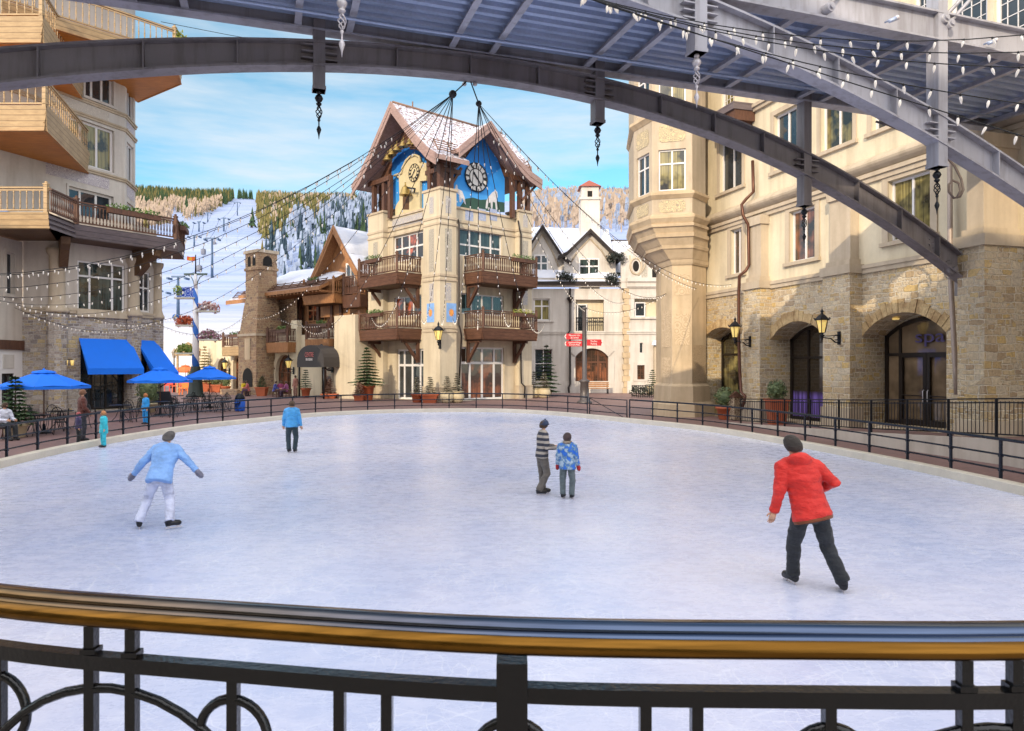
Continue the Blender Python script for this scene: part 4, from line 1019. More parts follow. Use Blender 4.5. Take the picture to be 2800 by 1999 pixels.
# oriel bay
def poly_px(pts): return [Vector((P(u, 1000, Y).x, Y)) for u, Y in pts]
BQ = poly_px([(1733, 35.3), (1783, 33.7), (1893, 33.2), (1929, 34.3)]); BK = [Vector((9.9, 38.5)), Vector((6.3, 38.5))]
SQ = poly_px([(1807, 35.7), (1838, 34.45), (1892, 34.3), (1931, 35.3)]); SK = [Vector((10.2, 37.6)), Vector((7.6, 37.6))]
def shell(o, q0, z0, q1, z1, sm=False):
    n = len(q0)
    for i in range(n):
        j = (i+1) % n
        o.poly([(q0[i].x, q0[i].y, z0), (q0[j].x, q0[j].y, z0), (q1[j].x, q1[j].y, z1), (q1[i].x, q1[i].y, z1)], sm)
def grow(q, e):
    c = sum(q, Vector((0, 0)))/len(q); return [c+(p-c)*(1+e/(p-c).length) for p in q]
def mixq(qa, qb, t): return [a.lerp(b, t) for a, b in zip(qa, qb)]
S6, B6 = SQ+SK, BQ+BK
col = thing_c = MB()
shell(col, grow(S6, 0.42), -0.05, grow(S6, 0.36), 0.62); shell(col, grow(S6, 0.36), 0.62, grow(S6, 0.2), 0.74); shell(col, grow(S6, 0.2), 0.74, grow(S6, 0.17), 1.5); shell(col, grow(S6, 0.17), 1.5, grow(S6, 0.0), 1.62); shell(col, S6, 1.62, S6, 7.35)
cc = col.build('column', SANDST, rh, 'tall faceted sandstone column with carved panels')
CARVE = plaque_mat('carved_relief', (0.60, 0.46, 0.30), (0.50, 0.37, 0.235), 2.6, 0.52); CARVE2 = plaque_mat('rough_relief', (0.52, 0.38, 0.24), (0.40, 0.29, 0.18), 5.0, 0.5)
o = MB()
for (qa, qb, z0, z1) in ((1, 2, 3.5, 5.0), (0, 1, 3.4, 5.2), (1, 2, 5.9, 6.9), (0, 1, 1.9, 2.9)):
    a, b = S6[qa], S6[qb]; t = (b-a).normalized(); n = Vector((t.y, -t.x)); 
    if n.y > 0: n = -n
    a2_, b2_ = a.lerp(b, 0.12)+n*0.012, a.lerp(b, 0.88)+n*0.012
    o.poly([(a2_.x, a2_.y, z0), (b2_.x, b2_.y, z0), (b2_.x, b2_.y, z1), (a2_.x, a2_.y, z1)])
o.build('carved_panel', CARVE, cc)
o = MB(); a, b = S6[2], S6[3]; t = (b-a).normalized(); n = Vector((-t.y, t.x)); n = n if n.y < 0 else -n
a2_, b2_ = a.lerp(b, 0.06)+n*0.02, a.lerp(b, 0.97)+n*0.02
o.poly([(a2_.x, a2_.y, 1.7), (b2_.x, b2_.y, 1.7), (b2_.x, b2_.y, 3.5), (a2_.x, a2_.y, 3.5)]); o.build('carved_panel', CARVE2, cc)
o = MB()
steps = [(7.35, 0.0, 0.05), (7.45, 0.0, 0.12), (7.6, 0.06, 0.12), (7.62, 0.12, 0.1), (8.05, 0.42, 0.1), (8.06, 0.46, 0.12), (8.2, 0.46, 0.16), (8.22, 0.52, 0.1), (8.55, 0.72, 0.1), (8.56, 0.74, 0.16), (8.72, 0.76, 0.18), (8.74, 0.8, 0.1), (9.0, 0.93, 0.08), (9.02, 0.95, 0.16), (9.15, 0.97, 0.16), (9.17, 1.0, 0.06), (9.4, 1.0, 0.22), (9.52, 1.0, 0.22), (9.62, 1.0, 0.0)]
for (z0, t0, e0), (z1, t1, e1) in zip(steps[:-1], steps[1:]): shell(o, grow(mixq(S6, B6, t0), e0), z0, grow(mixq(S6, B6, t1), e1), z1)
o.build('corbel', SANDST, rh, 'stepped corbel mouldings beneath the bay')
bayw = []
for i in range(3):
    a, b = B6[i], B6[i+1]; t = (b-a).normalized(); n = Vector((t.y, -t.x)); n = n if n.y < 0 else -n
    bayw.append((WP(a, t, n), (b-a).length))
o = MB(); ob_list = []
for i, (wp, L) in enumerate(bayw):
    hs = [(L*0.16, L*0.84, 10.72, 12.65), (L*0.16, L*0.84, 14.65, 17.0)] if i < 2 else []
    wall(o, wp, 0, L, 9.55, 22, hs, 0.2)
o.poly([(B6[3].x, B6[3].y, 9.55), (B6[4].x, B6[4].y, 9.55), (B6[4].x, B6[4].y, 22), (B6[3].x, B6[3].y, 22)]); o.poly([(B6[0].x, B6[0].y, 9.55), (B6[5].x, B6[5].y, 9.55), (B6[5].x, B6[5].y, 22), (B6[0].x, B6[0].y, 22)])
bay = o.build('bay', TRIM, rh, 'pale stone bay with carved panels')
for i, (wp, L) in enumerate(bayw[:2]):
    for z0, z1 in ((10.72, 12.65), (14.65, 17.0)): window(wp, (L*0.16, L*0.84, z0, z1), rh, 2, (0.66,), pane=GLASS_GOLD if i else GLASS, rec=0.14, fw=0.07)
SCROLL = plaque_mat('scrollwork', (0.62, 0.50, 0.30), (0.36, 0.30, 0.22), 4.6, 0.55)
for i, (wp, L) in enumerate(bayw[:2]):
    for z0, z1 in ((9.7, 10.25), (13.0, 13.8)):
        o = MB(); c_ = 0.12; a, b = L*0.17, L*0.83
        o.poly([wp.pt(x, z, 0.02) for x, z in ((a+c_, z0), (b-c_, z0), (b, z0+c_), (b, z1-c_), (b-c_, z1), (a+c_, z1), (a, z1-c_), (a, z0+c_))]); o.build('carved_panel', SCROLL, bay)
o = MB(); shell(o, grow(B6, 0.02), 10.33, grow(B6, 0.2), 10.5); shell(o, grow(B6, 0.2), 10.5, grow(B6, 0.2), 10.62); shell(o, grow(B6, 0.2), 10.62, grow(B6, 0.0), 10.68); o.build('cornice', SANDST, bay); o = MB()
shell(o, grow(B6, 0.02), 14.05, grow(B6, 0.22), 14.25); shell(o, grow(B6, 0.22), 14.25, grow(B6, 0.2), 14.4); shell(o, grow(B6, 0.2), 14.4, grow(B6, 0.0), 14.45); o.build('cornice', SANDST, bay)
# small timber balcony box high on the facade
p = FW.px(2045, 320)[0]
o = MB(); fbar(o, FW, p-1.1, p+0.6, 13.35, 13.8, 1.1, 0.06); fbar(o, FW, p-0.9, p+0.4, 12.95, 13.35, 0.8, 0.06); fbar(o, FW, p-0.7, p+0.2, 12.5, 12.95, 0.5, 0.06); o.build('timber_corbel', WOOD_D, rh)
o = MB(); fbar(o, FW, p-1.15, p+0.65, 13.8, 14.12, 1.2, 0.06); o.build('eave_trim', WOOD_GR, rh)
# roof line so the block is closed from above
o = MB(); o.poly([FW.pt(-0.6, 22), FW.pt(s_end, 22), FW.pt(s_end, 22, -8), FW.pt(-0.6, 22, -8)]); o.build('roof', SNOW, rh)
# downpipes
e = 0.16
def fp(u, v, off=e): s, z = FW.px(u, v, off); return FW.pt(s, z, off)
pu = [fp(2058, 440, 0.25), fp(2060, 525, 0.25), fp(2040, 545, 0.45), fp(2028, 560, 0.72), fp(2032, 590, 0.72), fp(2046, 615, 0.5), fp(2048, 725, 0.5), fp(2040, 740, 0.72), fp(2022, 755, 0.85), fp(2020, 800, 0.85), fp(2020, 910, 0.85), fp(2022, 1000, 0.85), fp(2026, 1072, 0.85), fp(2038, 1085, 0.85), fp(2034, 1102, 0.85), fp(2028, 1120, 0.85)]
pipe_run('downpipe', 'copper downpipe with swan-neck bends beside the lantern on the right hotel', pu, 0.07, COPPER)
pu = [fp(2597, 430, 0.2), fp(2598, 650, 0.3), fp(2600, 775, 0.35), fp(2612, 1000, 0.35), fp(2616, 1080, 0.35)]
pipe_run('downpipe', 'straight pale downpipe at the spa arch beside the broad bridge pier', pu, 0.075, plain('pale_pipe', S(176, 160, 150), 0.5, 0.2))
# ramped terrace in front of the arcade and its retaining wall
FL = [(9.7, 30.6, 0.04), (9.86, 29.8, 0.06), (11.6, 22.7, 0.36), (12.7, 17.7, 0.64), (13.3, 12.5, 0.8), (13.6, 6.0, 0.9), (13.0, 1.0, 0.92)]
o = MB()
for (x0, y0, z0), (x1, y1, z1) in zip(FL[:-1], FL[1:]): o.poly([(x0-0.25, y0, z0), (x1-0.25, y1, z1), (x1+8, y1, z1), (x0+8, y0, z0)])
meta(o.build('terrace_paving', PAVER), 'ramped brick terrace rising towards the viewer in front of the arcade', kind='structure')
o = MB()
for (x0, y0, z0), (x1, y1, z1) in zip(FL[:-1], FL[1:]):
    o.hexa([(x0-0.55, y0, -0.02), (x0-0.25, y0, -0.02), (x1-0.25, y1, -0.02), (x1-0.55, y1, -0.02)], [(x0-0.55, y0, z0+0.02), (x0-0.25, y0, z0+0.02), (x1-0.25, y1, z1+0.02), (x1-0.55, y1, z1+0.02)])
meta(o.build('retaining_wall', GREYST, None, loc=(12, 20, 0)), 'low concrete retaining wall under the black fence on the right', 'wall')
fe = thing('bar_fence', 'black vertical bar fence along the ramp in front of the arcade', 'fence', (11.6, 22.7, 0.3))
o = MB()
L = [0]
for (x0, y0, z0), (x1, y1, z1) in zip(FL[1:-1], FL[2:]): L.append(L[-1]+math.hypot(x1-x0, y1-y0))
def fl(s):
    for i in range(len(L)-1):
        if s <= L[i+1] or i == len(L)-2:
            t = (s-L[i])/(L[i+1]-L[i]); a, b = FL[i+1], FL[i+2]; return Vector((lerp(a[0], b[0], t)-0.3, lerp(a[1], b[1], t), lerp(a[2], b[2], t)))
s = 0; k = 0; up = Vector((0, 0, 1))
while s < min(L[-1], 24):
    p = fl(s); o.tube([p+up*0.14, p+up*0.98], 0.011, 4, cap=False); s += 0.125
o.build('bar_panel', IRON, fe)
for nm_, z, wd in (('top_rail', 1.04, 0.05), ('middle_rail', 0.94, 0.03), ('bottom_rail', 0.14, 0.03)):
    o = MB()
    for i in range(0, 96):
        if (i+1)*0.25 > min(L[-1], 24): break
        o.bar(fl(i*0.25)+up*z, fl(i*0.25+0.25)+up*z, wd, 0.035)
    o.build(nm_, IRON, fe)
for i in range(17):
    p = fl(i*1.5); o = MB(); o.box((p.x, p.y, p.z+0.52), (0.055, 0.055, 1.04)); o.build('post', IRON, fe)
# ------------------------------------------------------------------ clock tower in the middle
CX, CY = -4.85, 48.0
TL = WP((CX, CY), (-0.6816, 0.7317), (-0.7317, -0.6816)); TR = WP((CX, CY), (0.747, 0.665), (0.665, -0.747))
tw = thing('clock_tower', 'cream clock tower with a timber belfry, blue murals and snowy crossed gables', 'building', (-4.0, 52.0, 0))
REC = -0.45; ZP = 13.4
def trect(w, u0, u1, vt, vb): return w.rectc(u0, u1, vt, vb, REC)
R3 = trect(TR, 1257, 1373, 632, 706); R2 = trect(TR, 1262, 1378, 806, 862); R1 = trect(TR, 1261, 1379, 950, 1093)
L3 = trect(TL, 1075, 1157, 640, 712); L2 = trect(TL, 1077, 1152, 810, 866); L1 = trect(TL, 1085, 1163, 955, 1090)
R1 = (R1[0], R1[1], 0.06, R1[3]); L1 = (L1[0], L1[1], 0.06, L1[3])
o = MB(); wall(o, TR, 1.0, 7.6, 0, ZP, [R1, R2, R3], 0.3, REC); wall(o, TL, 1.4, 7.4, 0, ZP, [L1, L2, L3], 0.3, REC)
o.poly([TR.pt(8.4, 0, -9), TR.pt(8.4, 0, -0.2), TR.pt(8.4, ZP, -0.2), TR.pt(8.4, ZP, -9)]); o.poly([TL.pt(9, 0, -8), TL.pt(9, 0, -0.2), TL.pt(9, ZP, -0.2), TL.pt(9, ZP, -8)])
o.poly([TR.pt(0.2, ZP-0.6, -0.5), TR.pt(8.4, ZP-0.6, -0.5), TR.pt(8.4, ZP-0.6, -9), TR.pt(0.2, ZP-0.6, -9)])
o.build('wall', CREAM, tw)
def corner_pier(q, z1, name='pier', mat=None):
    o = MB(); o.prism([(p.x, p.y, 0) for p in q], (0, 0, z1)); return o.build(name, mat or CREAM, tw)
def quad(w0, s0, s1, f, k): return [w0.pt(s0, 0, f), w0.pt(s1, 0, f), w0.pt(s1, 0, k), w0.pt(s0, 0, k)]
cpq = [TL.pt(0, 0), TR.pt(0.22, 0, 0.0), TR.pt(1.39, 0, 0), TR.pt(1.39, 0, -1.4), TL.pt(1.88, 0, -1.2), TL.pt(1.88, 0, 0)]
cp = corner_pier([TL.pt(0, 0), TR.pt(1.39, 0), TR.pt(1.39, 0, -1.88), TL.pt(1.88, 0)], 14.4)
rp = corner_pier(quad(TR, 7.2, 8.48, 0, -1.4), 13.9); lp = corner_pier(quad(TL, 6.96, 9.04, 0, -1.4), 13.9)
def cap(q, z, h, e, mat=TRIM, nm='coping', par=tw):
    c = sum((Vector((p.x, p.y)) for p in q), Vector((0, 0)))/len(q); g = [Vector((p.x, p.y))+(Vector((p.x, p.y))-c).normalized()*e for p in q]
    o = MB(); o.prism([(p.x, p.y, z) for p in g], (0, 0, h)); return o.build(nm, mat, par)
qc = [TL.pt(0, 0), TR.pt(1.39, 0), TR.pt(1.39, 0, -1.88), TL.pt(1.88, 0)]; qr = quad(TR, 7.2, 8.48, 0, -1.4); ql = quad(TL, 6.96, 9.04, 0, -1.4)
for q, z in ((qc, 14.4), (qr, 13.9), (ql, 13.9)): cap(q, z, 0.16, 0.12)
for z, h in ((12.45, 0.16), (12.05, 0.14), (8.55, 0.16), (8.25, 0.12), (5.02, 0.16), (4.78, 0.12)):
    for q in (qc, qr, ql): cap(q, z, h, 0.08, nm='string_course')
    if z > 9:
        o = MB(); fbar(o, TR, 1.39, 7.2, z, z+h, REC+0.08, REC-0.02); fbar(o, TL, 1.88, 6.96, z, z+h, REC+0.08, REC-0.02); o.build('string_course', TRIM, tw)
for q in (qc, qr, ql): cap(q, 0, 0.95, 0.07, TRIM, 'plinth'); cap(q, 0.95, 0.1, 0.11, TRIM, 'plinth')
o = MB(); fbar(o, TR, 1.39, 7.2, ZP, ZP+0.14, REC+0.1, REC-0.3); fbar(o, TL, 1.88, 6.96, ZP, ZP+0.14, REC+0.1, REC-0.3); o.build('coping', TRIM, tw)
window(TR, R3, tw, 4, (0.42,), pane=GLASS_TEAL, off=REC, rec=0.18, fw=0.1, mw=0.12); window(TR, R2, tw, 4, (), pane=GLASS_TEAL, off=REC, rec=0.18, fw=0.1, mw=0.12)
window(TL, L3, tw, 4, (0.5,), pane=GLASS_RED, off=REC, rec=0.18, fw=0.1, mw=0.12); window(TL, L2, tw, 3, (), pane=GLASS_RED, off=REC, rec=0.18, fw=0.1, mw=0.12)
window(TR, R1, tw, (0.22, 0.5, 0.78), (0.70,), pane=GLASS_WARM, off=REC, rec=0.18, fw=0.13, mw=0.17, name='french_doors'); window(TL, L1, tw, (0.22, 0.5, 0.78), (0.68,), pane=GLASS, off=REC, rec=0.18, fw=0.13, mw=0.17, name='french_doors')
# painted panels
PAINT_ORN = plaque_mat('painted_ornament', (0.58, 0.53, 0.46), (0.33, 0.32, 0.38), 5.5, 0.52); STUC_ORN = plaque_mat('carved_strip', (0.55, 0.50, 0.42), (0.30, 0.27, 0.23), 7.0, 0.5)
def panel(w, s0, s1, z0, z1, mat, nm='painted_panel', off=0.012, label=None):
    o = MB(); o.poly([w.pt(s0, z0, off), w.pt(s1, z0, off), w.pt(s1, z1, off), w.pt(s0, z1, off)]); return o.build(nm, mat, tw, label)
panel(TR, 0.42, 0.98, 8.9, 11.8, STUC_ORN); panel(TL, 0.66, 1.22, 8.9, 11.8, STUC_ORN); panel(TR, 7.56, 8.1, 8.9, 11.8, STUC_ORN); panel(TL, 7.7, 8.3, 8.9, 11.8, STUC_ORN)
for (w, s0, s1, z0, z1) in ((TR, .46, .94, 12.85, 14.0), (TL, .7, 1.18, 12.85, 14.0), (TR, .46, .94, 6.9, 8.1), (TL, .7, 1.18, 6.9, 8.1), (TR, 7.6, 8.06, 12.8, 13.7), (TR, 7.6, 8.06, 7.0, 8.1)): panel(w, s0, s1, z0, z1, PAINT_ORN)
panel(TL, 2.6, 6.4, 12.65, 13.3, PAINT_ORN, off=REC+0.012)
SKYB = plain('faded_blue_paint', (0.22, 0.40, 0.75), 0.8, 0, 0.25, 3); ORANGE = plain('orange_paint', (0.72, 0.30, 0.08), 0.8, 0, 0.3, 4)
for w, sc_ in ((TR, 0.95), (TL, 1.05)):
    a = panel(w, sc_-0.42, sc_+0.42, 5.45, 6.75, SKYB, 'blue_plaque'); o = MB()
    o.poly([w.pt(sc_+r*math.cos(t), 6.1+r*1.25*math.sin(t), 0.02) for t, r in [(2*PI*k/24, 0.24 if k % 2 else 0.17) for k in range(24)]]); o.build('sun_emblem', ORANGE, a)
for u in (1283, 1318, 1349):
    s, z = TR.px(u, 588, REC); panel(TR, s-0.36, s+0.36, z-0.42, z+0.42, plaque_mat('coat_of_arms_paint', (0.52, 0.52, 0.56), (0.24, 0.34, 0.62), 5, 0.48), 'blue_plaque', REC+0.012)
# balconies
def tower_balcony(w, s0, s1, zb, zf, zr, side):
    e = 1.6; pts = [w.pt(s0, 0, REC), w.pt(s0, 0, e), w.pt(s1, 0, e), w.pt(s1, 0, REC)]
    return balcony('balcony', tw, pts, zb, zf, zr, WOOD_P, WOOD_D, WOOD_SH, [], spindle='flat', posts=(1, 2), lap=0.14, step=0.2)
for w, s0, s1 in ((TR, 2.35, 7.6), (TL, 2.7, 7.9)):
    for zb, zf, zr in ((8.12, 8.95, 10.15), (4.28, 5.08, 6.3)):
        tower_balcony(w, s0, s1, zb, zf, zr, 1)
        for s in (s0+0.35, s1-0.55): bracket(w, s, zb+0.02, 1.45, tw, WOOD_D, 0.2, 1.6, REC)
flower_box('flower_box', tw, TR, 5.0, 7.0, 9.82, 1.62); flower_box('flower_box', tw, TR, 5.1, 7.0, 5.95, 1.62, FLOWER_Y); flower_box('flower_box', tw, TL, 4.6, 6.4, 9.82, 1.62); flower_box('flower_box', tw, TL, 4.4, 6.2, 5.95, 1.62)
# belfry timber
def post_(w, lst, z0, z1, off, wd=0.3):
    for s in lst: o = MB(); fbar(o, w, s-wd/2, s+wd/2, z0, z1, off, off-wd); o.build('belfry_post', WOOD_D, tw)
post_(TR, (0.25, 1.1, 6.75, 7.5, 8.3), 13.4, 16.6, -0.12); post_(TL, (0.35, 1.45, 6.4, 7.2, 8.6), 13.4, 16.6, -0.12)
for w, s0, s1 in ((TR, -0.2, 1.5), (TR, 6.7, 8.7), (TL, -0.2, 1.6), (TL, 6.3, 9.2)): o = MB(); fbar(o, w, s0, s1, 16.2, 16.55, -0.05, -0.45); o.build('belfry_beam', WOOD_D, tw)
for w in (TR, TL): o = MB(); fbar(o, w, 0.2, 1.9, 15.7, 16.0, -0.14, -0.4); o.build('belfry_beam', WOOD_D, tw)
for a_3, b_3 in ((TR.pt(1.2, 15.0, -0.25), TR.pt(2.0, 16.2, -0.25)), (TR.pt(7.5, 14.8, 0.0), TR.pt(8.7, 16.1, 0.4))): o = MB(); o.bar(a_3, b_3, 0.16, 0.16); o.build('belfry_brace', WOOD_D, tw)
MURAL = plain('blue_mural', (0.004, 0.21, 0.74), 0.75, 0, 0.3, 0.8, 20, 0.05); WALLB = plain('cream_mural', (0.60, 0.50, 0.30), 0.85, 0, 0.15, 1.5)
m, nt, b = newmat('starry_blue_mural'); vec = coords(nt)
n1 = noise(nt, vec, 0.7, 4.0); sx_ = N(nt, 'ShaderNodeSeparateXYZ'); nt.links.new(vec, sx_.inputs[0])
gr = ramp(nt, math_(nt, 'DIVIDE', math_(nt, 'SUBTRACT', sx_.outputs[2], 13.4), 5.0), [(0.0, (0.12, 0.42, 0.82)), (0.45, (0.01, 0.25, 0.76)), (1.0, (0.003, 0.11, 0.50))])
vo = N(nt, 'ShaderNodeTexVoronoi', feature='F1'); vo.inputs['Scale'].default_value = 2.2; nt.links.new(vec, vo.inputs['Vector'])
st = ramp(nt, vo.outputs['Distance'], [(0.10, (1, 1, 1)), (0.14, (0, 0, 0))])
nt.links.new(mixc(nt, math_(nt, 'MULTIPLY', st, 0.85), mixc(nt, 0.25, gr, ramp(nt, n1, [(0.3, (0.0, 0.1, 0.4)), (0.7, (0.1, 0.5, 0.9))])), (0.75, 0.78, 0.82)), b.inputs['Base Color']); b.inputs['Roughness'].default_value = 0.8
STARRY = m
def zpoly(w, pix, x0, y0, k, off): return [w.pt(*w.px(x0+x/k, y0+y/k, off), off) for x, y in pix]
KR = (1180, 280, 4.776); KL = (1040, 380, 7.38)
o = MB(); o.poly(zpoly(TR, [(285, 1380), (285, 905), (410, 790), (500, 650), (690, 440), (760, 600), (860, 740), (955, 1000), (955, 1440)], *KR, -0.55)); mu = o.build('mural', STARRY, tw, 'blue starry clock mural on the right face')
o = MB(); o.poly(zpoly(TR, [(355, 1390), (445, 1260), (540, 1245), (640, 1275), (720, 1270), (880, 1300), (955, 1310), (955, 1440)], *KR, -0.545)); o.build('painted_hill', plain('dark_green_paint', (0.03, 0.08, 0.06), 0.8), mu)
GOAT = plain('white_goat_paint', (0.62, 0.60, 0.62), 0.8, 0, 0.2, 3)
g1 = [(300, 1160), (320, 1075), (335, 1078), (345, 1130), (400, 1160), (430, 1240), (450, 1340), (428, 1320), (400, 1250), (385, 1310), (365, 1300), (360, 1210)]
g2 = [(705, 1385), (715, 1290), (740, 1240), (790, 1180), (815, 1165), (835, 1150), (858, 1170), (865, 1230), (850, 1290), (860, 1400), (840, 1410), (830, 1310), (800, 1300), (795, 1395), (778, 1390), (770, 1310), (740, 1320), (730, 1390)]
for g in (g1, g2): o = MB(); o.poly(zpoly(TR, g, *KR, -0.54)); o.build('painted_goat', GOAT, mu)
o = MB(); o.poly(zpoly(TL, [(200, 1420), (240, 420), (340, 300), (450, 210), (600, 150), (740, 150), (850, 210), (920, 300), (945, 480), (945, 1300), (945, 1420)], *KL, -0.75)); ml = o.build('mural', STARRY, tw, 'blue arched mural behind the bell gable')
o = MB(); q = zpoly(TL, [(300, 1560), (300, 1400), (322, 1330), (385, 1240), (372, 790), (280, 745), (430, 690), (450, 580), (520, 440), (600, 365), (700, 322), (780, 362), (812, 470), (925, 490), (925, 840), (795, 855), (795, 1400), (835, 1400), (835, 1560)], *KL, -0.5)
o.prism(q, -TL.n*0.2); bg_ = o.build('bell_gable', WALLB, tw)
o = MB(); o.tube(zpoly(TL, [(280, 745), (430, 690), (450, 580), (520, 440), (600, 365), (700, 322), (780, 362), (812, 470)], *KL, -0.46), 0.09, 6); o.build('gable_moulding', WALLB, bg_)
o = MB(); o.poly(zpoly(TL, [(452, 1430), (452, 1130), (580, 1130), (580, 1430)], *KL, -0.49)); o.build('niche', plain('dark_niche', S(90, 64, 44), 0.9), bg_)
# clocks
def clock(w, u, v, off, r, face, par):
    s, z = w.px(u, v, off)
    D = lambda x, y, k: w.pt(s+x, z+y, off+k)
    o = MB(); o.prism([D(r*math.cos(2*PI*k/40), r*math.sin(2*PI*k/40), 0.0) for k in range(40)], w.n*0.05); ck = o.build('clock', face, par)
    o = MB()
    for rr, t in ((r, 0.045), (r*0.62, 0.035)): o.tube([D(rr*math.cos(2*PI*k/40), rr*math.sin(2*PI*k/40), 0.06) for k in range(40)], t*r, 5, closed=True)
    for k in range(12):
        a = PI/2-2*PI*k/12; nb = (2, 1, 2, 3, 2, 1, 2, 3, 4, 2, 1, 2)[k]
        for j in range(nb):
            aa = a+(j-(nb-1)/2)*0.085
            o.bar(D(r*0.68*math.cos(aa), r*0.68*math.sin(aa), 0.07), D(r*0.94*math.cos(aa), r*0.94*math.sin(aa), 0.07), r*0.05, 0.03, w.n)
    o.build('numerals', IRON, ck)
    o = MB()
    for a, l, wd in ((math.radians(-49), 0.72, 0.08), (math.radians(131), 0.42, 0.12)): o.bar(D(-0.1*r*math.cos(a), -0.1*r*math.sin(a), 0.10), D(l*r*math.cos(a), l*r*math.sin(a), 0.10), wd*r, 0.02, w.n); o.prism([D(l*r*0.8*math.cos(a)+0.09*r*math.cos(t), l*r*0.8*math.sin(a)+0.09*r*math.sin(t), 0.09) for t in [k*PI/4 for k in range(8)]], w.n*0.02)
    o.build('clock_hands', IRON, ck)
clock(TR, 1301.4, 486, -0.53, 1.0, plain('pale_clock_face', (0.62, 0.60, 0.58), 0.6, 0, 0.06), tw)
clock(TL, 1133.5, 473, -0.48, 0.62, WALLB, tw)
# bells
BELL = plain('bronze_bell', S(168, 144, 88), 0.4, 0.6, 0.2)
def bell(par, p, r):
    o = MB(); o.lathe(p, [(r*1.0, 0), (r*0.98, r*0.08), (r*0.74, r*0.45), (r*0.6, r*1.0), (r*0.5, r*1.25), (r*0.2, r*1.45), (0.01, r*1.5)], 12); o.tube([Vector(p)+Vector((0, 0, r*1.4)), Vector(p)+Vector((0, 0, r*2.0))], r*0.12, 6)
    b_ = o.build('bell', BELL, par); o = MB(); o.ball(Vector(p)+Vector((0, 0, -r*0.1)), r*0.16, 6, 5); o.build('clapper', IRON, b_)
for x, y in ((150, 440), (232, 335), (335, 250), (470, 165), (610, 130), (712, 130)):
    p = zpoly(TL, [(x, y)], *KL, 0.05)[0]; bell(tw, p, 0.36)
p = zpoly(TL, [(505, 1140)], *KL, 0.0)[0]; bell(tw, p, 0.46)
o = MB(); a, b = zpoly(TL, [(470, 975), (700, 1010)], *KL, -0.02); o.bar(a, b, 0.1, 0.12); c, d = zpoly(TL, [(700, 1010), (680, 1090)], *KL, -0.1); o.bar(c, d, 0.08, 0.08); o.build('bell_arm', IRON, tw)
o = MB(); arc = zpoly(TL, [(60, 520), (130, 380), (220, 260), (340, 165), (470, 95), (610, 50), (720, 45), (820, 95), (900, 190), (960, 300), (1020, 400)], *KL, 0.0)
o.tube(arc, 0.2, 6); o.build('arch_beam', WOOD_D, tw)
o = MB(); o.tube([p+TL.n*0.0+Vector((0, 0, -0.5)) for p in arc[5:]], 0.1, 5)
for i in range(22):
    t = i/21*(len(arc)-6)+5; k = min(int(t), len(arc)-2); p = arc[k].lerp(arc[k+1], t-k); o.box((p.x-0.1, p.y-0.1, p.z-0.28), (0.12, 0.12, 0.34))
o.build('dentils', WOOD_D, tw)
# timber gable infill
o = MB(); o.poly([TL.pt(0, 16.5, -0.8), TL.pt(9, 16.5, -0.8), TL.pt(4.5, 20.9, -0.8)]); o.poly([TR.pt(-0.1, 16.5, -0.7), TR.pt(8.3, 16.5, -0.7), TR.pt(3.9, 19.3, -0.7)]); o.poly([TL.pt(8.8, 13.4, -0.8), TL.pt(8.8, 16.6, -0.8), TL.pt(8.8, 16.6, -6), TL.pt(8.8, 13.4, -6)])
o.poly([TL.pt(6.6, 13.4, -1.6), TL.pt(9.0, 13.4, -1.6), TL.pt(9.0, 16.6, -1.6), TL.pt(6.6, 16.6, -1.6)]); o.build('gable_boarding', WOOD_P, tw)
# roofs
rd = TR.d
e0 = TL.pt(4.5, 0, 0.9)
pl_ = [(0, 21.2), (3.0, 18.2), (4.4, 17.0), (5.5, 16.35)]; prr = [(0, 21.2), (3.0, 18.2), (4.4, 17.0), (5.4, 16.4)]
mr = gable_roof('roof', tw, (e0.x, e0.y), (rd.x, rd.y), 2.8, pl_, prr, 0.32, SNOW_MELT, WOOD_PK, barge=0.75)
e1_ = e0+rd*2.8; gable_roof('roof', tw, (e1_.x, e1_.y), (rd.x, rd.y), 7.8, pl_, [(0, 21.2), (3.3, 17.9)], 0.32, SNOW_MELT, WOOD_PK)
g0_ = TR.pt(3.75, 0, 0.8); back = -TR.n
# along the inward direction the left-hand side is the corner side
gl = [(0, 19.55), (1.6, 18.2), (2.75, 17.2)]; gr_ = [(0, 19.55), (2.3, 17.6), (3.7, 16.75), (5.0, 16.3)]
sd_ = Vector((-back.y, back.x, 0)).dot(TR.d)
gable_roof('roof', tw, (g0_.x, g0_.y), (back.x, back.y), 5.5, gr_ if sd_ > 0 else gl, gl if sd_ > 0 else gr_, 0.3, SNOW_MELT, WOOD_PK, barge=0.7)
ln = Vector((-rd.y, rd.x, 0)); eR = e0-ln*5.1
snow_rails(tw, Vector((eR.x, eR.y, 16.75))+rd*0.4, Vector((eR.x, eR.y, 16.75))+rd*2.7, -ln, SHINGLE)
pE = TR.pt(8.0, 0, 0.6); snow_rails(tw, Vector((pE.x, pE.y, 16.7)), Vector((pE.x, pE.y, 16.7))+back*3.2+TR.d*0.3, TR.d, SHINGLE)
eL = e0+ln*5.2; snow_rails(tw, Vector((eL.x, eL.y, 16.7))+rd*0.4, Vector((eL.x, eL.y, 16.7))+rd*4, ln, SHINGLE)
o = MB(); p = Vector((e0.x, e0.y, 21.2)); o.tube([p+rd*1.8, p+rd*1.8+Vector((0, 0, 0.5))], 0.05, 6); o.tube([p+rd*0.1+Vector((0, 0, 0.05)), p+rd*10.4+Vector((0, 0, 0.05))], 0.09, 6); o.build('ridge_cap', SHINGLE, mr)
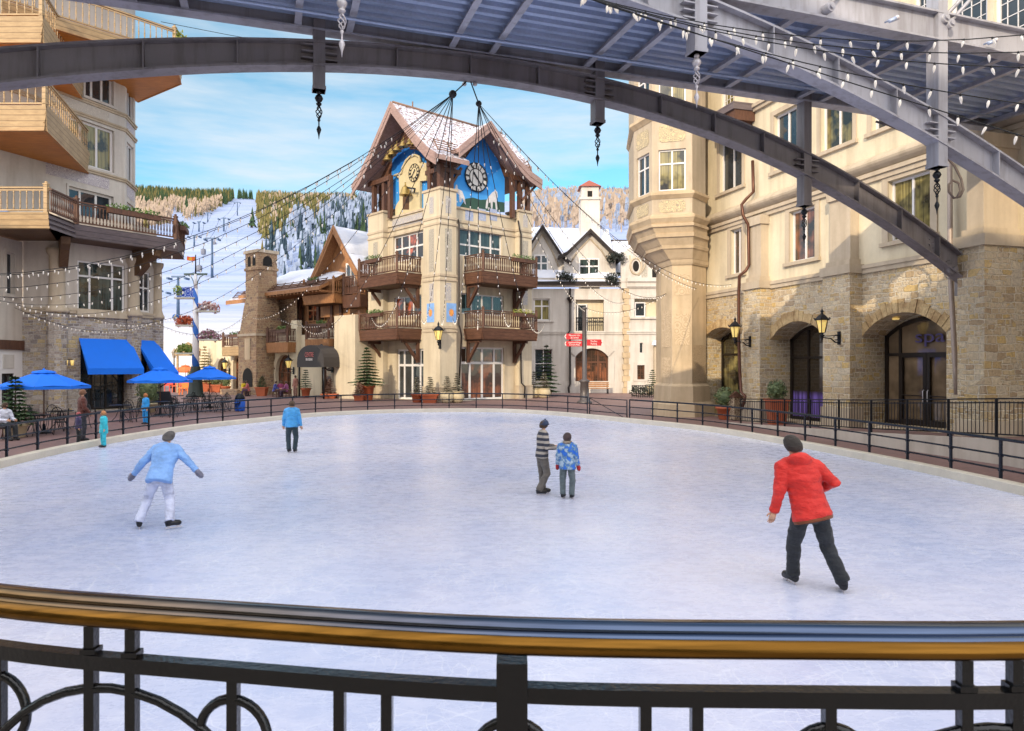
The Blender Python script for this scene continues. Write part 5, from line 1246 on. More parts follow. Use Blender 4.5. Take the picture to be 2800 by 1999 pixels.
# downpipes on the tower
def tp(w, s, z, f): return w.pt(s, z, f)
pipe_run('downpipe', 'brown downpipe running down the right face of the clock tower beside its corner pier', [tp(TR, 1.75, 12.6, REC+0.15), tp(TR, 1.55, 12.2, 0.1), tp(TR, 1.5, 5.3, 0.12), tp(TR, 1.55, 5.0, 0.22), tp(TR, 1.75, 4.5, 0.1), tp(TR, 1.78, 0.1, REC+0.14)], 0.06, DKPIPE)
pipe_run('downpipe', 'brown downpipe at the right end of the clock tower behind the potted spruce', [tp(TR, 7.05, 13.2, REC+0.5), tp(TR, 7.1, 12.6, REC+0.6), tp(TR, 7.3, 12.2, 0.1), tp(TR, 7.3, 2.0, 0.1), tp(TR, 7.32, 1.2, 0.12), tp(TR, 7.6, 0.95, 0.2), tp(TR, 7.55, 0.1, 0.2)], 0.06, DKPIPE)
# ------------------------------------------------------------------ restaurant left of the tower
RP = WP((-13.26, 55.0), (-0.76, 0.65), (-0.65, -0.76))
rs = thing('restaurant', 'yellow stucco tavern with timber gable, small balconies and a big stone chimney', 'building', (-18, 59, 0))
def rr_(u0, u1, vt, vb, off=0.0): return RP.rectc(u0, u1, vt, vb, off)
# arched doors in the lower wall
def ah(u0, u1, vt): a, b, c, d = rr_(u0, u1, vt, 1080); return (a, b, 0.06, d, (b-a)*0.45)
h_big = ah(756, 806, 970); h_l1 = ah(640, 664, 972); h_l2 = ah(598, 623, 980)
sA, sB = RP.px(905, 1000)[0], RP.px(540, 1000)[0]
s_ch = RP.px(712, 1000)[0]
o = MB(); s_mid = RP.px(880, 1000)[0]
wall(o, RP, s_mid, sB, 0, 5.0, [h_big, h_l1, h_l2], 0.35)
# parapet steps up towards the tower
s1_ = RP.px(800, 1000)[0]
o.build('lower_wall', YELLOW_ST, rs)
for h in (h_big, h_l1, h_l2): window(RP, h, rs, 2, (0.55,), frame=BROWN_FRAME, pane=GLASS_WARM, rec=0.25, fw=0.12, surround=YELLOW_ST, sw=0.35, proud=0.1, sill=False, sub=(4, 5), name='arched_door')
o = MB(); fbar(o, RP, RP.px(812, 1000, 0.35)[0], RP.px(796, 1000, 0.35)[0], 0, 6.2, 0.35, -0.1); o.build('pilaster', YELLOW_ST, rs)
o = MB(); a = RP.px(974, 1000, 0.8)[0]; b = RP.px(917, 1000, 0.8)[0]
o.frame_box(RP.pt(a, 0, 0.9), RP.pt(b, 0, 0.9)-RP.pt(a, 0, 0.9), -RP.n*3.5, (0, 0, 6.25)); o.build('end_pier', CREAM, rs)
# upper storey of timber, set back behind the balconies
o = MB(); UP = -1.6
s2, s3 = RP.px(905, 800, UP)[0], sB-1.0
s3 = RP.px(668, 850, UP)[0]; wall(o, RP, -1.5, s3, 0, 9.0, [], 0.2, UP-0.6); o.build('timber_wall', WOOD_BR, rs)
o = MB(); wall(o, RP, RP.px(812, 850, UP+0.2)[0], RP.px(745, 850, UP+0.2)[0], 5.0, 8.4, [], 0.1, UP+0.2); o.build('stone_wall', RUBBLE_CH, rs)
a, b, c, d = rr_(845, 892, 828, 880, UP-0.6); window(RP, (a, b, c, d), rs, 3, (0.6,), frame=WOOD_BR, pane=GLASS_RED, off=UP-0.55, rec=-0.05, fw=0.12)
a, b, c, d = rr_(938, 968, 842, 874, UP-0.6); window(RP, (a, b, c, d), rs, 2, (), pane=GLASS_RED, off=UP-0.55, rec=-0.05, fw=0.12)
for u in (815, 868, 905, 930): s = RP.px(u, 850, UP)[0]; o = MB(); fbar(o, RP, s-0.15, s+0.15, 5.0, 8.4, UP, UP-0.3); o.build('timber_post', WOOD_D, rs)
o = MB(); fbar(o, RP, 0, s3, 8.4, 8.8, UP, UP-0.3); o.build('timber_beam', WOOD_D, rs)
# low main roof with snow, eave and snow guard
ze = 8.7; e_out = 0.7
sL, sR = RP.px(652, 850, e_out)[0], RP.px(873, 800, e_out)[0]
def roof_slab(name, pts, th, m1, m2, par): 
    o = MB(); o.cur = 0; o.poly(pts); o.cur = 1; lo = [Vector(p)-Vector((0, 0, th)) for p in pts]; o.poly(lo[::-1])
    for i in range(len(pts)): j = (i+1) % len(pts); o.poly([pts[i], lo[i], lo[j], pts[j]])
    ob = o.build(name, [m1, m2], par)
    if m1 is SNOW and len(pts) == 4: L_ = (Vector(pts[1])-Vector(pts[0])).length; snow_sheet(ob, *pts, max(8, int(L_/0.6)), 10, 0.2)
    return ob
lr = roof_slab('roof', [RP.pt(sR, ze, e_out), RP.pt(sL, ze, e_out), RP.pt(sL, ze+2.6, -4.5), RP.pt(sR, ze+2.6, -4.5)], 0.28, SHINGLE, WOOD_BR, rs)
snow_sheet(lr, RP.pt(sR, ze+0.65, e_out-1.3), RP.pt(sL, ze+0.65, e_out-1.3), RP.pt(sL, ze+2.6, -4.5), RP.pt(sR, ze+2.6, -4.5), 14, 8, 0.22)
snow_rails(lr, RP.pt(sR+0.1, ze+0.12, e_out-0.3), RP.pt(sL-0.2, ze+0.12, e_out-0.3), RP.n, WOOD_D, 4, 0.5)
o = MB()
k = 24
for i in range(k+1): s = lerp(sR, sL, i/k); fbar(o, RP, s-0.05, s+0.05, ze-0.42, ze-0.28, e_out-0.05, -1.6)
o.build('rafter_tails', WOOD_BR, lr)
# chimney: square stack, corner to the viewer
c0 = P(706, 1000, 60.3); CHP = WP((c0.x, c0.y), (-0.76, 0.65), (-0.65, -0.76)); CHR = Vector((0.65, 0.76, 0))
ch = MB()
def ring4(e, z):   # e = flare beyond the upper stack
    a = Vector((c0.x, c0.y, 0)); d, r = CHP.d, CHR
    return [a-d*e-r*e+Vector((0, 0, z)), a+d*(2.05+e)-r*e+Vector((0, 0, z)), a+d*(2.05+e)+r*(1.75+e)+Vector((0, 0, z)), a-d*e+r*(1.75+e)+Vector((0, 0, z))]
lv = [(0.45, 0), (0.42, 4.9), (0.4, 5.1), (0.36, 5.3), (0.1, 7.6), (0.0, 8.2), (0.0, 10.6), (0.1, 10.65), (0.1, 10.85), (0.02, 10.9), (0.02, 12.1)]
cm_ = thing_c = MB()
for (e0_, z0), (e1_, z1) in zip(lv[:-1], lv[1:]):
    A, B = ring4(e0_, z0), ring4(e1_, z1)
    for i in range(4): j = (i+1) % 4; cm_.poly([A[i], A[j], B[j], B[i]])
cm_.poly(ring4(0.02, 12.1)); chm = cm_.build('chimney', RUBBLE_CH, rs, 'big flared fieldstone chimney')
o = MB(); A, B = ring4(0.14, 12.1), ring4(0.14, 12.35); o.hexa(A[::-1], B[::-1]); o.build('chimney_cap', TRIM, chm)
DARK = plain('sooty_shade_dark', (0.012, 0.01, 0.009), 0.95)  # soot and the shade inside openings, painted as near-black sheets
o = MB()
def arch_open(org, d, n, s, w_, z0, z1):
    q = [(s-w_/2, z0), (s+w_/2, z0)]+[(s+w_/2*math.cos(PI*k/8), z1-w_/2+w_/2*math.sin(PI*k/8)) for k in range(9)]; return [org+d*x+n*0.03+Vector((0, 0, z)) for x, z in q]
a0 = Vector((c0.x, c0.y, 0)); nL = CHP.n
for s in (0.62, 1.4): o.poly(arch_open(a0, CHP.d, nL*1.3, s, 0.5, 11.0, 11.85))
nR = -CHP.d; o.poly(arch_open(a0, CHR, nR*1.3, 0.85, 0.85, 11.0, 11.85)); o.build('flue_opening', DARK, chm)
o = MB(); nn_ = CHP.n; q = [Vector((p.x, p.y, p.z)) for p in arch_open(a0-CHR*0.45, CHP.d, nL, 0.9, 1.6, 0.7, 2.3)]; o.poly(q); o.build('fireplace', DARK, chm)
o = MB(); o.poly([a0-CHR*0.46+CHP.d*x+Vector((0, 0, z)) for x, z in ((0.5, 3.0), (1.4, 3.0), (1.4, 4.8), (0.5, 4.8))]); o.build('sandstone_panel', SANDST, chm)
o = MB(); A, B = ring4(0.5, 5.0), ring4(0.5, 5.2); o.hexa(A[::-1], B[::-1]); o.build('string_course', TRIM, chm)
# hearth seat wall
hs = MB(); p = a0-CHR*0.9+CHP.d*0.2; hs.frame_box(p, CHP.d*2.8, -CHR*0.9, (0, 0, 0.5)); hs.build('hearth', RUBBLE_CH, rs)
# small roof left of the chimney
s4, s5 = RP.px(655, 850, 0.6)[0], RP.px(632, 850, 0.6)[0]
lr2 = roof_slab('roof', [RP.pt(s4-1.5, 8.35, 0.9), RP.pt(s4+1.9, 8.35, 0.9), RP.pt(s4+1.2, 9.7, -2), RP.pt(s4-1.5, 9.7, -2)], 0.35, SNOW_MELT, WOOD_BR, rs)
snow_rails(lr2, RP.pt(s4-0.6, 8.6, 0.4), RP.pt(s4+1.6, 8.6, 0.4), RP.n, WOOD_D, 4, 0.5)
# little balconies on the parapet
def small_balc(u0, u1, off, zb, zf, zr, box=True):
    a = RP.px(u1, 950, off)[0]; b = RP.px(u0, 950, off)[0]
    pts = [RP.pt(b, 0, 0.0), RP.pt(b, 0, off), RP.pt(a, 0, off), RP.pt(a, 0, 0.0)]
    bb = balcony('balcony', rs, pts, zb, zf, zr, WOOD_TAN if u0 < 700 else WOOD_BR, WOOD_D, WOOD_SH, [], spindle='flat', posts=(1, 2), lap=0.08, step=0.2)
    if box: flower_box('flower_box', rs, RP, a+0.3, min(a+1.7, b-0.2), zr-0.3, off-0.25)
    return bb
small_balc(607, 655, 1.0, 3.35, 4.2, 5.3); small_balc(728, 787, 1.1, 3.55, 4.4, 5.5); small_balc(834, 900, 1.1, 3.7, 4.55, 5.75)
# timber gable house
g_ap = P(912, 618, 57.0); gd = Vector((0.62, 0.78, 0)).normalized(); gl_n = Vector((-gd.y, gd.x, 0))
GP = WP((g_ap.x+gd.x*0.9, g_ap.y+gd.y*0.9), (-gl_n.x, -gl_n.y), (-gd.x, -gd.y))   # s grows to the right seen from the front
gable_roof('gable_roof', rs, (g_ap.x, g_ap.y), (gd.x, gd.y), 8.0, [(0, 13.65), (1.7, 11.3), (3.4, 9.1)], [(0, 13.65), (1.7, 11.3), (3.0, 9.7)], 0.35, SNOW, WOOD_BR, barge=0.6)
o = MB(); o.poly([GP.pt(-2.9, 6.5, 0), GP.pt(2.9, 6.5, 0), GP.pt(2.9, 9.4, 0), GP.pt(0, 13.2, 0), GP.pt(-2.9, 9.4, 0)]); o.build('gable_wall', WOOD_BR, rs)
window(GP, (0.55, 1.75, 8.7, 10.7), rs, 2, (), off=0.06, rec=-0.02, fw=0.16)
q = [GP.pt(-3.0, 0, 0), GP.pt(-3.0, 0, 1.7), GP.pt(1.1, 0, 1.7), GP.pt(1.1, 0, 0)]
balcony('balcony', rs, q, 7.4, 8.15, 9.3, WOOD_BR, WOOD_BR, WOOD_SH, [], spindle='flat', posts=(1, 2), lap=0.1, step=0.2)
flower_box('flower_box', rs, GP, -2.2, -0.9, 9.1, 1.6)
q = [GP.pt(1.2, 0, 0), GP.pt(1.2, 0, 1.0), GP.pt(3.4, 0, 1.0), GP.pt(3.4, 0, 0)]
balcony('balcony', rs, q, 7.0, 8.0, 9.5, WOOD_D, WOOD_D, WOOD_SH, [], spindle='flat', posts=(1, 2), lap=0.1, step=0.2)
# entrance below the awning
o = MB(); a = RP.px(905, 1000, -0.02)[0]; b = RP.px(845, 1000, -0.02)[0]; wall(o, RP, -1.0, s_mid+0.02, 0, 5.4, [(max(a, -0.5), b, 0.05, 2.9)], 0.3, -0.02); o.build('entrance_wall', CREAM, rs)
window(RP, (max(a, -0.5), b, 0.05, 2.9), rs, 3, (0.75,), frame=BROWN_FRAME, pane=GLASS_WARM, rec=0.2, fw=0.12, name='entrance_door')
# awning
aw = thing('awning', 'black barrel-shaped entrance awning with small red and white lettering', 'awning', RP.pt(1.6, 0, 0.2))
CANV = plain('black_canvas', S(58, 54, 54), 0.7, 0, 0.1, 2, 60, 0.1)
AWN = P(848, 1000, 53.6); ad = RP.n; al = RP.d
o = MB(); n = 14; wv = 1.75; dep = 2.0; f0 = Vector((AWN.x, AWN.y, 0)); prof = [(wv*math.cos(PI*k/n), 2.72+1.32*math.sin(PI*k/n)**0.8) for k in range(n+1)]
A = [f0+al*x+Vector((0, 0, z)) for x, z in prof]; B = [p-ad*dep for p in A]
for i in range(n): o.poly([A[i], A[i+1], B[i+1], B[i]], True)
lowA = [A[0]-Vector((0, 0, 0.35)), A[-1]-Vector((0, 0, 0.35))]
o.poly(A+lowA[::-1]); o.poly([A[0], lowA[0], lowA[0]-ad*dep, B[0]]); o.poly([A[-1], B[-1], lowA[1]-ad*dep, lowA[1]]); o.build('canopy', CANV, aw)
for sg in (-1, 1): o = MB(); p = f0+al*(sg*(wv-0.15))-ad*0.1; o.tube([p+Vector((0, 0, 0.03)), p+Vector((0, 0, 2.6))], 0.07, 8); o.build('pole', IRON, aw)
AWP = WP((f0.x, f0.y), (al.x, al.y), (ad.x, ad.y))
put_text('CENTRE', 0.5, AWP, 0.1, 3.30, 0.02, plain('red_lettering', S(200, 110, 106), 0.6), aw, sx=0.62, flip=True); put_text('BRASSERIE', 0.26, AWP, 0.1, 2.95, 0.02, plain('white_lettering', S(235, 225, 220), 0.6), aw, sx=0.75, flip=True)
# ------------------------------------------------------------------ building at the back right
YB = 64.0
BP = WP((0, YB), (1, 0), (0, -1))
bb = thing('townhouse', 'pale lodge behind the signpost with snowy roof and two steep gables', 'building', (8, 66, 0))
X = lambda u: (u-1400)/F*YB
Z = lambda v: CAMZ-(v-1000)/F*YB
def br_(u0, u1, v0, v1): return (X(u0), X(u1), Z(v1), Z(v0))
doorb = (X(1573), X(1663), Z(1052), Z(953), 0.75); wnL = br_(1459, 1504, 817, 877); blc = br_(1574, 1651, 820, 908); wnR = br_(1733, 1806, 818, 867); smw = br_(1741, 1761, 999, 1038); wL0 = br_(1462, 1510, 955, 1055); slit = br_(1748, 1757, 938, 966)
o = MB(); wall(o, BP, X(1430), X(1712), 0, Z(790), [doorb, wnL, blc, wL0], 0.5); wall(o, BP, X(1712), X(2000), 0, Z(790), [wnR, smw, slit], 0.5, 0.25)
o.poly([BP.pt(X(1712), 0, 0.25), BP.pt(X(1712), 0, 0), BP.pt(X(1712), Z(790), 0), BP.pt(X(1712), Z(790), 0.25)]); o.build('wall', WHITE_ST, bb)
o = MB(); o.frame_box((X(1574)-0.1, YB+0.5, blc[2]-0.1), (4, 0, 0), (0, 1.6, 0), (0, 0, 3.2)); o.frame_box((X(1733)-0.1, YB+0.3, wnR[2]-0.1), (4, 0, 0), (0, 1.6, 0), (0, 0, 2.4)); lg = o.build('loggia', YELLOW_ST, bb)
window(BP, (X(1578), X(1607), blc[2], blc[3]-0.35), bb, 1, (), frame=WHITE_PAINT, pane=GLASS, rec=0.38, fw=0.12); window(BP, (X(1735), X(1764), wnR[2], wnR[3]-0.3), bb, 1, (), pane=GLASS, rec=0.2, off=0.25, fw=0.1)
window(BP, wnL, bb, 2, (0.66,), pane=GLASS_GOLD, rec=0.18, surround=WHITE_ST, sw=0.3, fw=0.12); window(BP, doorb, bb, (0.3, 0.7), (0.62,), frame=BROWN_FRAME, pane=GLASS_WARM, rec=0.3, surround=WHITE_ST, sw=0.55, fw=0.14, proud=0.1, sill=False, sub=(8, 5), name='arched_window')
window(BP, smw, bb, 1, (), frame=BROWN_FRAME, pane=GLASS_WARM, rec=0.2, off=0.25, surround=WHITE_ST, sw=0.28, sub=(2, 3)); window(BP, slit, bb, 1, (), frame=WHITE_PAINT, pane=GLASS, rec=0.2, off=0.25, fw=0.04); window(BP, wL0, bb, 2, (0.6,), pane=GLASS, rec=0.2, surround=WHITE_ST, sw=0.3)
for h, f in ((blc, 0.0), (wnR, 0.25)):
    o = MB(); a, b, c, d = h; fbar(o, BP, a-0.35, a, c, d, f+0.08, f-0.01); fbar(o, BP, b, b+0.35, c, d, f+0.08, f-0.01); fbar(o, BP, a-0.35, b+0.35, d, d+0.35, f+0.1, f-0.01)
    if f: fbar(o, BP, a-0.4, b+0.4, c-0.2, c, f+0.2, f-0.01)
    o.build('surround', WHITE_ST, bb)
o = MB(); a, b, c, d = blc
for i in range(15): x = lerp(a, b, (i+0.5)/15); o.tube([(x, YB-0.05, c+0.05), (x, YB-0.05, c+1.2)], 0.03, 4)
o.tube([(a, YB-0.05, c+1.25), (b, YB-0.05, c+1.25)], 0.05, 5); o.tube([(a, YB-0.05, c+0.85), (b, YB-0.05, c+0.85)], 0.03, 5)
for i in range(5): x = lerp(a, b, (i+0.5)/5); o.tube([(x+0.17*math.cos(t), YB-0.06, c+1.05+0.17*math.sin(t)) for t in [k*PI/5 for k in range(10)]], 0.025, 4, closed=True)
o.build('balcony_railing', IRON, bb)
for v, h, pr_ in ((915, 0.3, 0.14), (786, 0.8, 0.4)):
    o = MB(); belt(o, BP, X(1430), X(1712), Z(v), h, pr_); belt(o, BP, X(1712), X(2000), Z(v), h, pr_, 0.25); o.build('cornice', WHITE_ST, bb)
o = MB(); fbar(o, BP, X(1430), X(1712), 0, 1.1, 0.08, -0.02); fbar(o, BP, X(1713), X(2000), 0, 1.1, 0.33, 0.2); o.build('plinth', WHITE_ST, bb)
o = MB()
for i in range(18):
    wq = 0.42 if i % 2 else 0.62; zq = i*0.53; fbar(o, BP, X(1712)-wq*0.55, X(1712)+wq*0.5, zq, zq+0.5, 0.30, -0.01)
o.build('quoins', SANDST, bb)
# roof and gables
YR = YB+6.5
roof_slab('roof', [(X(1430), YB-0.5, Z(772)), (X(1690), YB-0.5, Z(772)), (X(1690), YR, 2.5+(1000-628)/F*YR), (X(1430), YR, 2.5+(1000-622)/F*YR)], 0.3, SNOW, DKPIPE, bb)
roof_slab('roof', [(X(1690), YB+1.5, Z(740)), (X(1830), YB+1.5, Z(740)), (X(1830), YR, 14.8), (X(1690), YR, 14.8)], 0.3, SNOW, DKPIPE, bb)
o = MB(); o.tube([(X(1430), YR, 14.75), (X(1590), YR, 14.65)], 0.14, 6); o.tube([(X(1652), YR, 14.8), (X(1830), YR, 14.8)], 0.14, 6); o.build('ridge_cap', DKPIPE, bb)
def fgable(uc, uh, va, ve, y, nm):
    zc, ze_ = CAMZ-(va-1000)/F*y, CAMZ-(ve-1000)/F*y; xc = (uc-1400)/F*y; hw = uh/F*y
    gable_roof('gable_roof', bb, (xc, y-0.45), (0, 1), 5.0, [(0, zc), (hw*0.72, lerp(zc, ze_, 0.84)), (hw, ze_)], [(0, zc), (hw*0.72, lerp(zc, ze_, 0.84)), (hw, ze_)], 0.22, SNOW, DKPIPE, barge=0.3)
    w_ = WP((xc, y), (1, 0), (0, -1)); o = MB(); hb = hw*0.80; o.poly([w_.pt(-hb, Z(782), 0), w_.pt(hb, Z(782), 0), w_.pt(hb, lerp(zc, ze_, 0.9)-0.2, 0), w_.pt(0, zc-0.25, 0), w_.pt(-hb, lerp(zc, ze_, 0.9)-0.2, 0)]); o.build('gable_wall', WHITE_ST, bb)
    o = MB(); 
    for sg in (-1, 1): o.tube([w_.pt(0, zc-0.75, 0.02), w_.pt(sg*hb*0.45, lerp(zc, ze_, 0.55)-0.5, 0.02), w_.pt(sg*hb*0.72, lerp(zc, ze_, 0.92)-0.6, 0.02)], 0.08, 5)
    o.build('gable_moulding', TRIM, bb); return w_
g1_ = fgable(1613, 88, 630, 704, YB+0.2, ''); g2_ = fgable(1483, 78, 618, 720, YB+0.6, '')
window(g1_, ((1582-1613)/F*YB, (1639-1613)/F*YB, Z(764), Z(706)), bb, 2, (0.62,), pane=GLASS_TEAL, off=0.02, rec=-0.02, fw=0.13); window(g2_, ((1460-1483)/F*YB, (1499-1483)/F*YB, Z(757), Z(694)), bb, 2, (0.62,), pane=GLASS_TEAL, off=0.02, rec=-0.02, fw=0.13)
# curved parapet gable with oval window
PG = WP((0, YB), (1, 0), (0, -1)); f = 0.35
o = MB(); pts = [(1697, 790), (1697, 692), (1706, 690), (1722, 678), (1734, 658), (1738, 640), (1716, 640), (1716, 632), (1760, 630), (1776, 640), (1790, 668), (1806, 690), (1830, 694), (1830, 790)]
o.prism([PG.pt(X(u), Z(v), f) for u, v in pts], (0, 0.5, 0)); pgb = o.build('parapet_gable', WHITE_ST, bb)
o = MB(); o.poly([PG.pt(X(1737)+0.28*math.cos(t), Z(730)+0.48*math.sin(t), f+0.02) for t in [k*PI/12 for k in range(24)]]); o.build('oval_window', DARK, pgb)
o = MB(); o.tube([PG.pt(X(1737)+0.5*math.cos(t), Z(730)+0.72*math.sin(t), f+0.01) for t in [k*PI/12 for k in range(24)]], 0.09, 6, closed=True); o.tube([PG.pt(X(u), Z(v), f+0.01) for u, v in ((1720, 700), (1726, 745), (1745, 755), (1760, 735), (1766, 700))], 0.07, 5); o.build('oval_moulding', TRIM, pgb)
o = MB(); o.poly([PG.pt(X(u), Z(v), f+0.012) for u, v in ((1752, 702), (1768, 702), (1768, 780), (1722, 780), (1722, 768), (1752, 764))]); o.build('carved_panel', STUC_ORN, pgb)
o = MB(); o.poly([PG.pt(X(u), Z(v), f+0.012) for u, v in ((1781, 700), (1830, 700), (1830, 784), (1781, 784))]); o.build('loggia_opening', DARK, pgb)
# chimney of the lodge
o = MB(); zc_ = 14.0; yc = YB+4.0; k = yc/F
x0, x1 = (1588-1400)*k, (1640-1400)*k; zz = lambda v: CAMZ-(v-1000)*k
o.frame_box((x0, yc, 9), (x1-x0, 0, 0), (0, 2.0, 0), (0, 0, zz(546)-9)); o.frame_box((x0-0.12, yc-0.12, zz(546)), (x1-x0+0.24, 0, 0), (0, 2.24, 0), (0, 0, 0.2)); o.frame_box((x0+0.08, yc+0.08, zz(546)+0.2), (x1-x0-0.16, 0, 0), (0, 1.84, 0), (0, 0, zz(510)-zz(546)-0.2)); cw = o.build('chimney', WHITE_ST, bb)
o = MB(); xm_ = (x0+x1)/2; top = [(x0-0.15, yc-0.15), (x1+0.15, yc-0.15), (x1+0.15, yc+2.15), (x0-0.15, yc+2.15)]; zt_ = zz(510)
for i in range(4): j = (i+1) % 4; o.poly([(*top[i], zt_), (*top[j], zt_), (xm_, yc+1.0, zz(486))])
o.poly([(*p, zt_) for p in top]); o.build('chimney_roof', plain('red_roof_tiles', S(150, 82, 66), 0.7), cw)
o = MB(); o.poly([(xm_-0.25, yc-0.0+0.07, zz(538)), (xm_+0.2, yc+0.07, zz(538)), (xm_+0.2, yc+0.07, zz(522)), (xm_-0.25, yc+0.07, zz(522))]); o.build('flue_opening', DARK, cw)
# dark creepers on the eave boxes
for u, v in ((1548, 762), (1674, 764), (1684, 708)):
    o = MB()
    for _ in range(7): leafy(o, (X(u)+random.uniform(-0.7, 0.7), YB-0.6+random.uniform(-0.1, 0.3), Z(v)+random.uniform(-0.25, 0.25)), 0.4, 60, 0.14)
    o.build('eave_planter', leaf_mat('dark_garland', (0.008, 0.012, 0.01), (0.03, 0.04, 0.03)), bb)
# entrance porch on the right
o = MB(); o.prism([(X(1776), YB-1.0, Z(945)), (X(1830), YB-1.0, Z(945)), (X(1830), YB+0.2, Z(925)), (X(1790), YB+0.2, Z(930))], (0, 0, 0.1)); o.build('porch_roof', SNOW, bb)
o = MB(); o.frame_box((X(1785), YB-0.7, 0), (2.2, 0, 0), (0, 0.7, 0), (0, 0, Z(948))); o.build('porch', TRIM, bb)
pipe_run('downpipe', 'dark downpipe with hopper head on the pale lodge left of the signpost', [(X(1558), YB-0.25, Z(790)), (X(1558), YB-0.2, Z(905)), (X(1553), YB-0.35, Z(912)), (X(1558), YB-0.2, Z(920)), (X(1559), YB-0.2, Z(1050)), (X(1554), YB-0.35, Z(1060)), (X(1555), YB-0.3, Z(1074))], 0.09, DKPIPE, hopper=(X(1558), YB-0.25, Z(818)))
# ------------------------------------------------------------------ hotel on the left
lh = thing('hotel', 'left hotel with stone base, deep timber balconies and blue awnings', 'building', (-25, 38, 0))
Ac, Bc, Cc = Vector((-23.6, 37.0)), Vector((-21.4, 40.3)), Vector((-21.0, 42.2))
LA = WP((-23.6, 37.0), (-1, 0), (0, -1)); LB = WP((-23.6, 37.0), (0.555, 0.832), (0.832, -0.555)); LC = WP((-21.4, 40.3), (0.21, 0.977), (0.977, -0.21)); LD = WP((-21.0, 42.2), (-0.6, 0.8), (0.8, 0.6))
LBL = (Bc-Ac).length; LCL = (Cc-Bc).length
ZS = 5.35
hB = LB.rectc(213, 342, 714, 843); hB = (hB[0], hB[1], 5.42, 8.1); hD = LB.rectc(220, 362, 1000, 1120); hD = (hD[0], min(hD[1], LBL-0.35), 0.1, 3.9)
hC = (0.5, 1.4, 5.6, 7.9); hCd = (0.35, 1.5, 0.1, 3.9)
o = MB(); wall(o, LA, -0.0, 3.4, 0, ZS, [], 0.3); wall(o, LB, 0, LBL, 0, ZS, [hD], 0.5); wall(o, LC, 0, LCL, 0, ZS, [hCd], 0.5); wall(o, LD, 0, 6, 0, ZS, [], 0.3); o.build('stone_base', RUBBLE_C, lh)
o = MB(); wall(o, LA, 0, 3.4, ZS, 10.5, [], 0.3, -0.04); wall(o, LB, 0, LBL, ZS, 10.5, [hB], 0.3, -0.04); wall(o, LC, 0, LCL, ZS, 10.5, [hC], 0.3, -0.04); wall(o, LD, 0, 6, ZS, 10.5, [], 0.3, -0.04); o.build('stucco_wall', GREYST, lh)
window(LB, hB, lh, (0.26, 0.74), (0.70,), pane=GLASS_TEAL, rec=0.16, fw=0.09, mw=0.1); window(LC, hC, lh, 2, (0.6,), pane=GLASS, rec=0.16, fw=0.08)
window(LB, hD, lh, (0.3, 0.6), (0.72,), frame=DARK_FRAME, pane=GLASS, rec=0.4, fw=0.1, name='shopfront', sub=(8, 3)); window(LC, hCd, lh, 1, (0.72,), frame=DARK_FRAME, pane=GLASS, rec=0.4, fw=0.1, name='shopfront')
o = MB()
for w, L in ((LA, 3.4), (LB, LBL), (LC, LCL)): belt(o, w, 0, L, ZS-0.1, 0.28, 0.1)
fbar(o, LB, hB[0]-0.1, hB[1]+0.1, hB[2]-0.32, hB[2]-0.02, 0.16, -0.02); o.build('string_course', TRIM, lh)
for p, r in ((Ac, 0.42), (Bc, 0.36), (Cc, 0.3)):
    o = MB(); o.lathe((p.x, p.y, 0), [(r*1.15, 0), (r*1.15, ZS-0.1)], 10, sm=False); st_ = o.build('corner_pier', RUBBLE_C, lh)
    o = MB(); o.lathe((p.x, p.y, ZS-0.1), [(r*1.35, 0), (r*1.35, 0.14), (r*1.1, 0.3), (r*0.9, 0.5), (r*0.85, 2.9), (r*1.0, 3.0), (r*1.15, 3.1), (r*1.2, 3.3)], 12); o.build('column', TRIM, st_)
# white bay at the far left
WX = -25.4; WLP = WP((WX, 37.0), (0, -1), (1, 0)); o = MB(); wall(o, WLP, 0.0, 8, 3.75, 8.9, [(0.62, 1.2, 6.1, 8.2)], 0.25); bw = o.build('side_bay', GREYST, lh)
window(WLP, (0.62, 1.2, 6.1, 8.2), lh, 1, (), frame=GREYST, pane=GLASS, rec=0.15, surround=GREYST, sw=0.16)
o = MB(); fbar(o, WLP, -0.05, 8, 3.3, 3.78, 0.12, -0.5); o.build('timber_beam', WOOD_D, lh)
o = MB(); wall(o, WLP, 0, 8, 0, 3.3, [(0.6, 1.5, 0.1, 2.1)], 0.2, 0.0); o.build('white_panelling', WHITE_PAINT, lh)
window(WLP, (0.6, 1.5, 0.1, 2.1), lh, 2, (0.5,), frame=DARK_FRAME, pane=GLASS, rec=0.12, fw=0.1); o = MB(); fbar(o, WLP, 0.65, 1.45, 2.35, 3.05, 0.03, -0.01); o.build('sign_panel', WHITE_ST, lh)
# upper block
Ucorn = Vector((-23.6, 43.5)); UB = WP((-23.6, 43.5), (-0.36, -0.93), (0.93, -0.36)); UC = WP((-23.6, 43.5), (-0.24, 0.97), (0.97, 0.24))
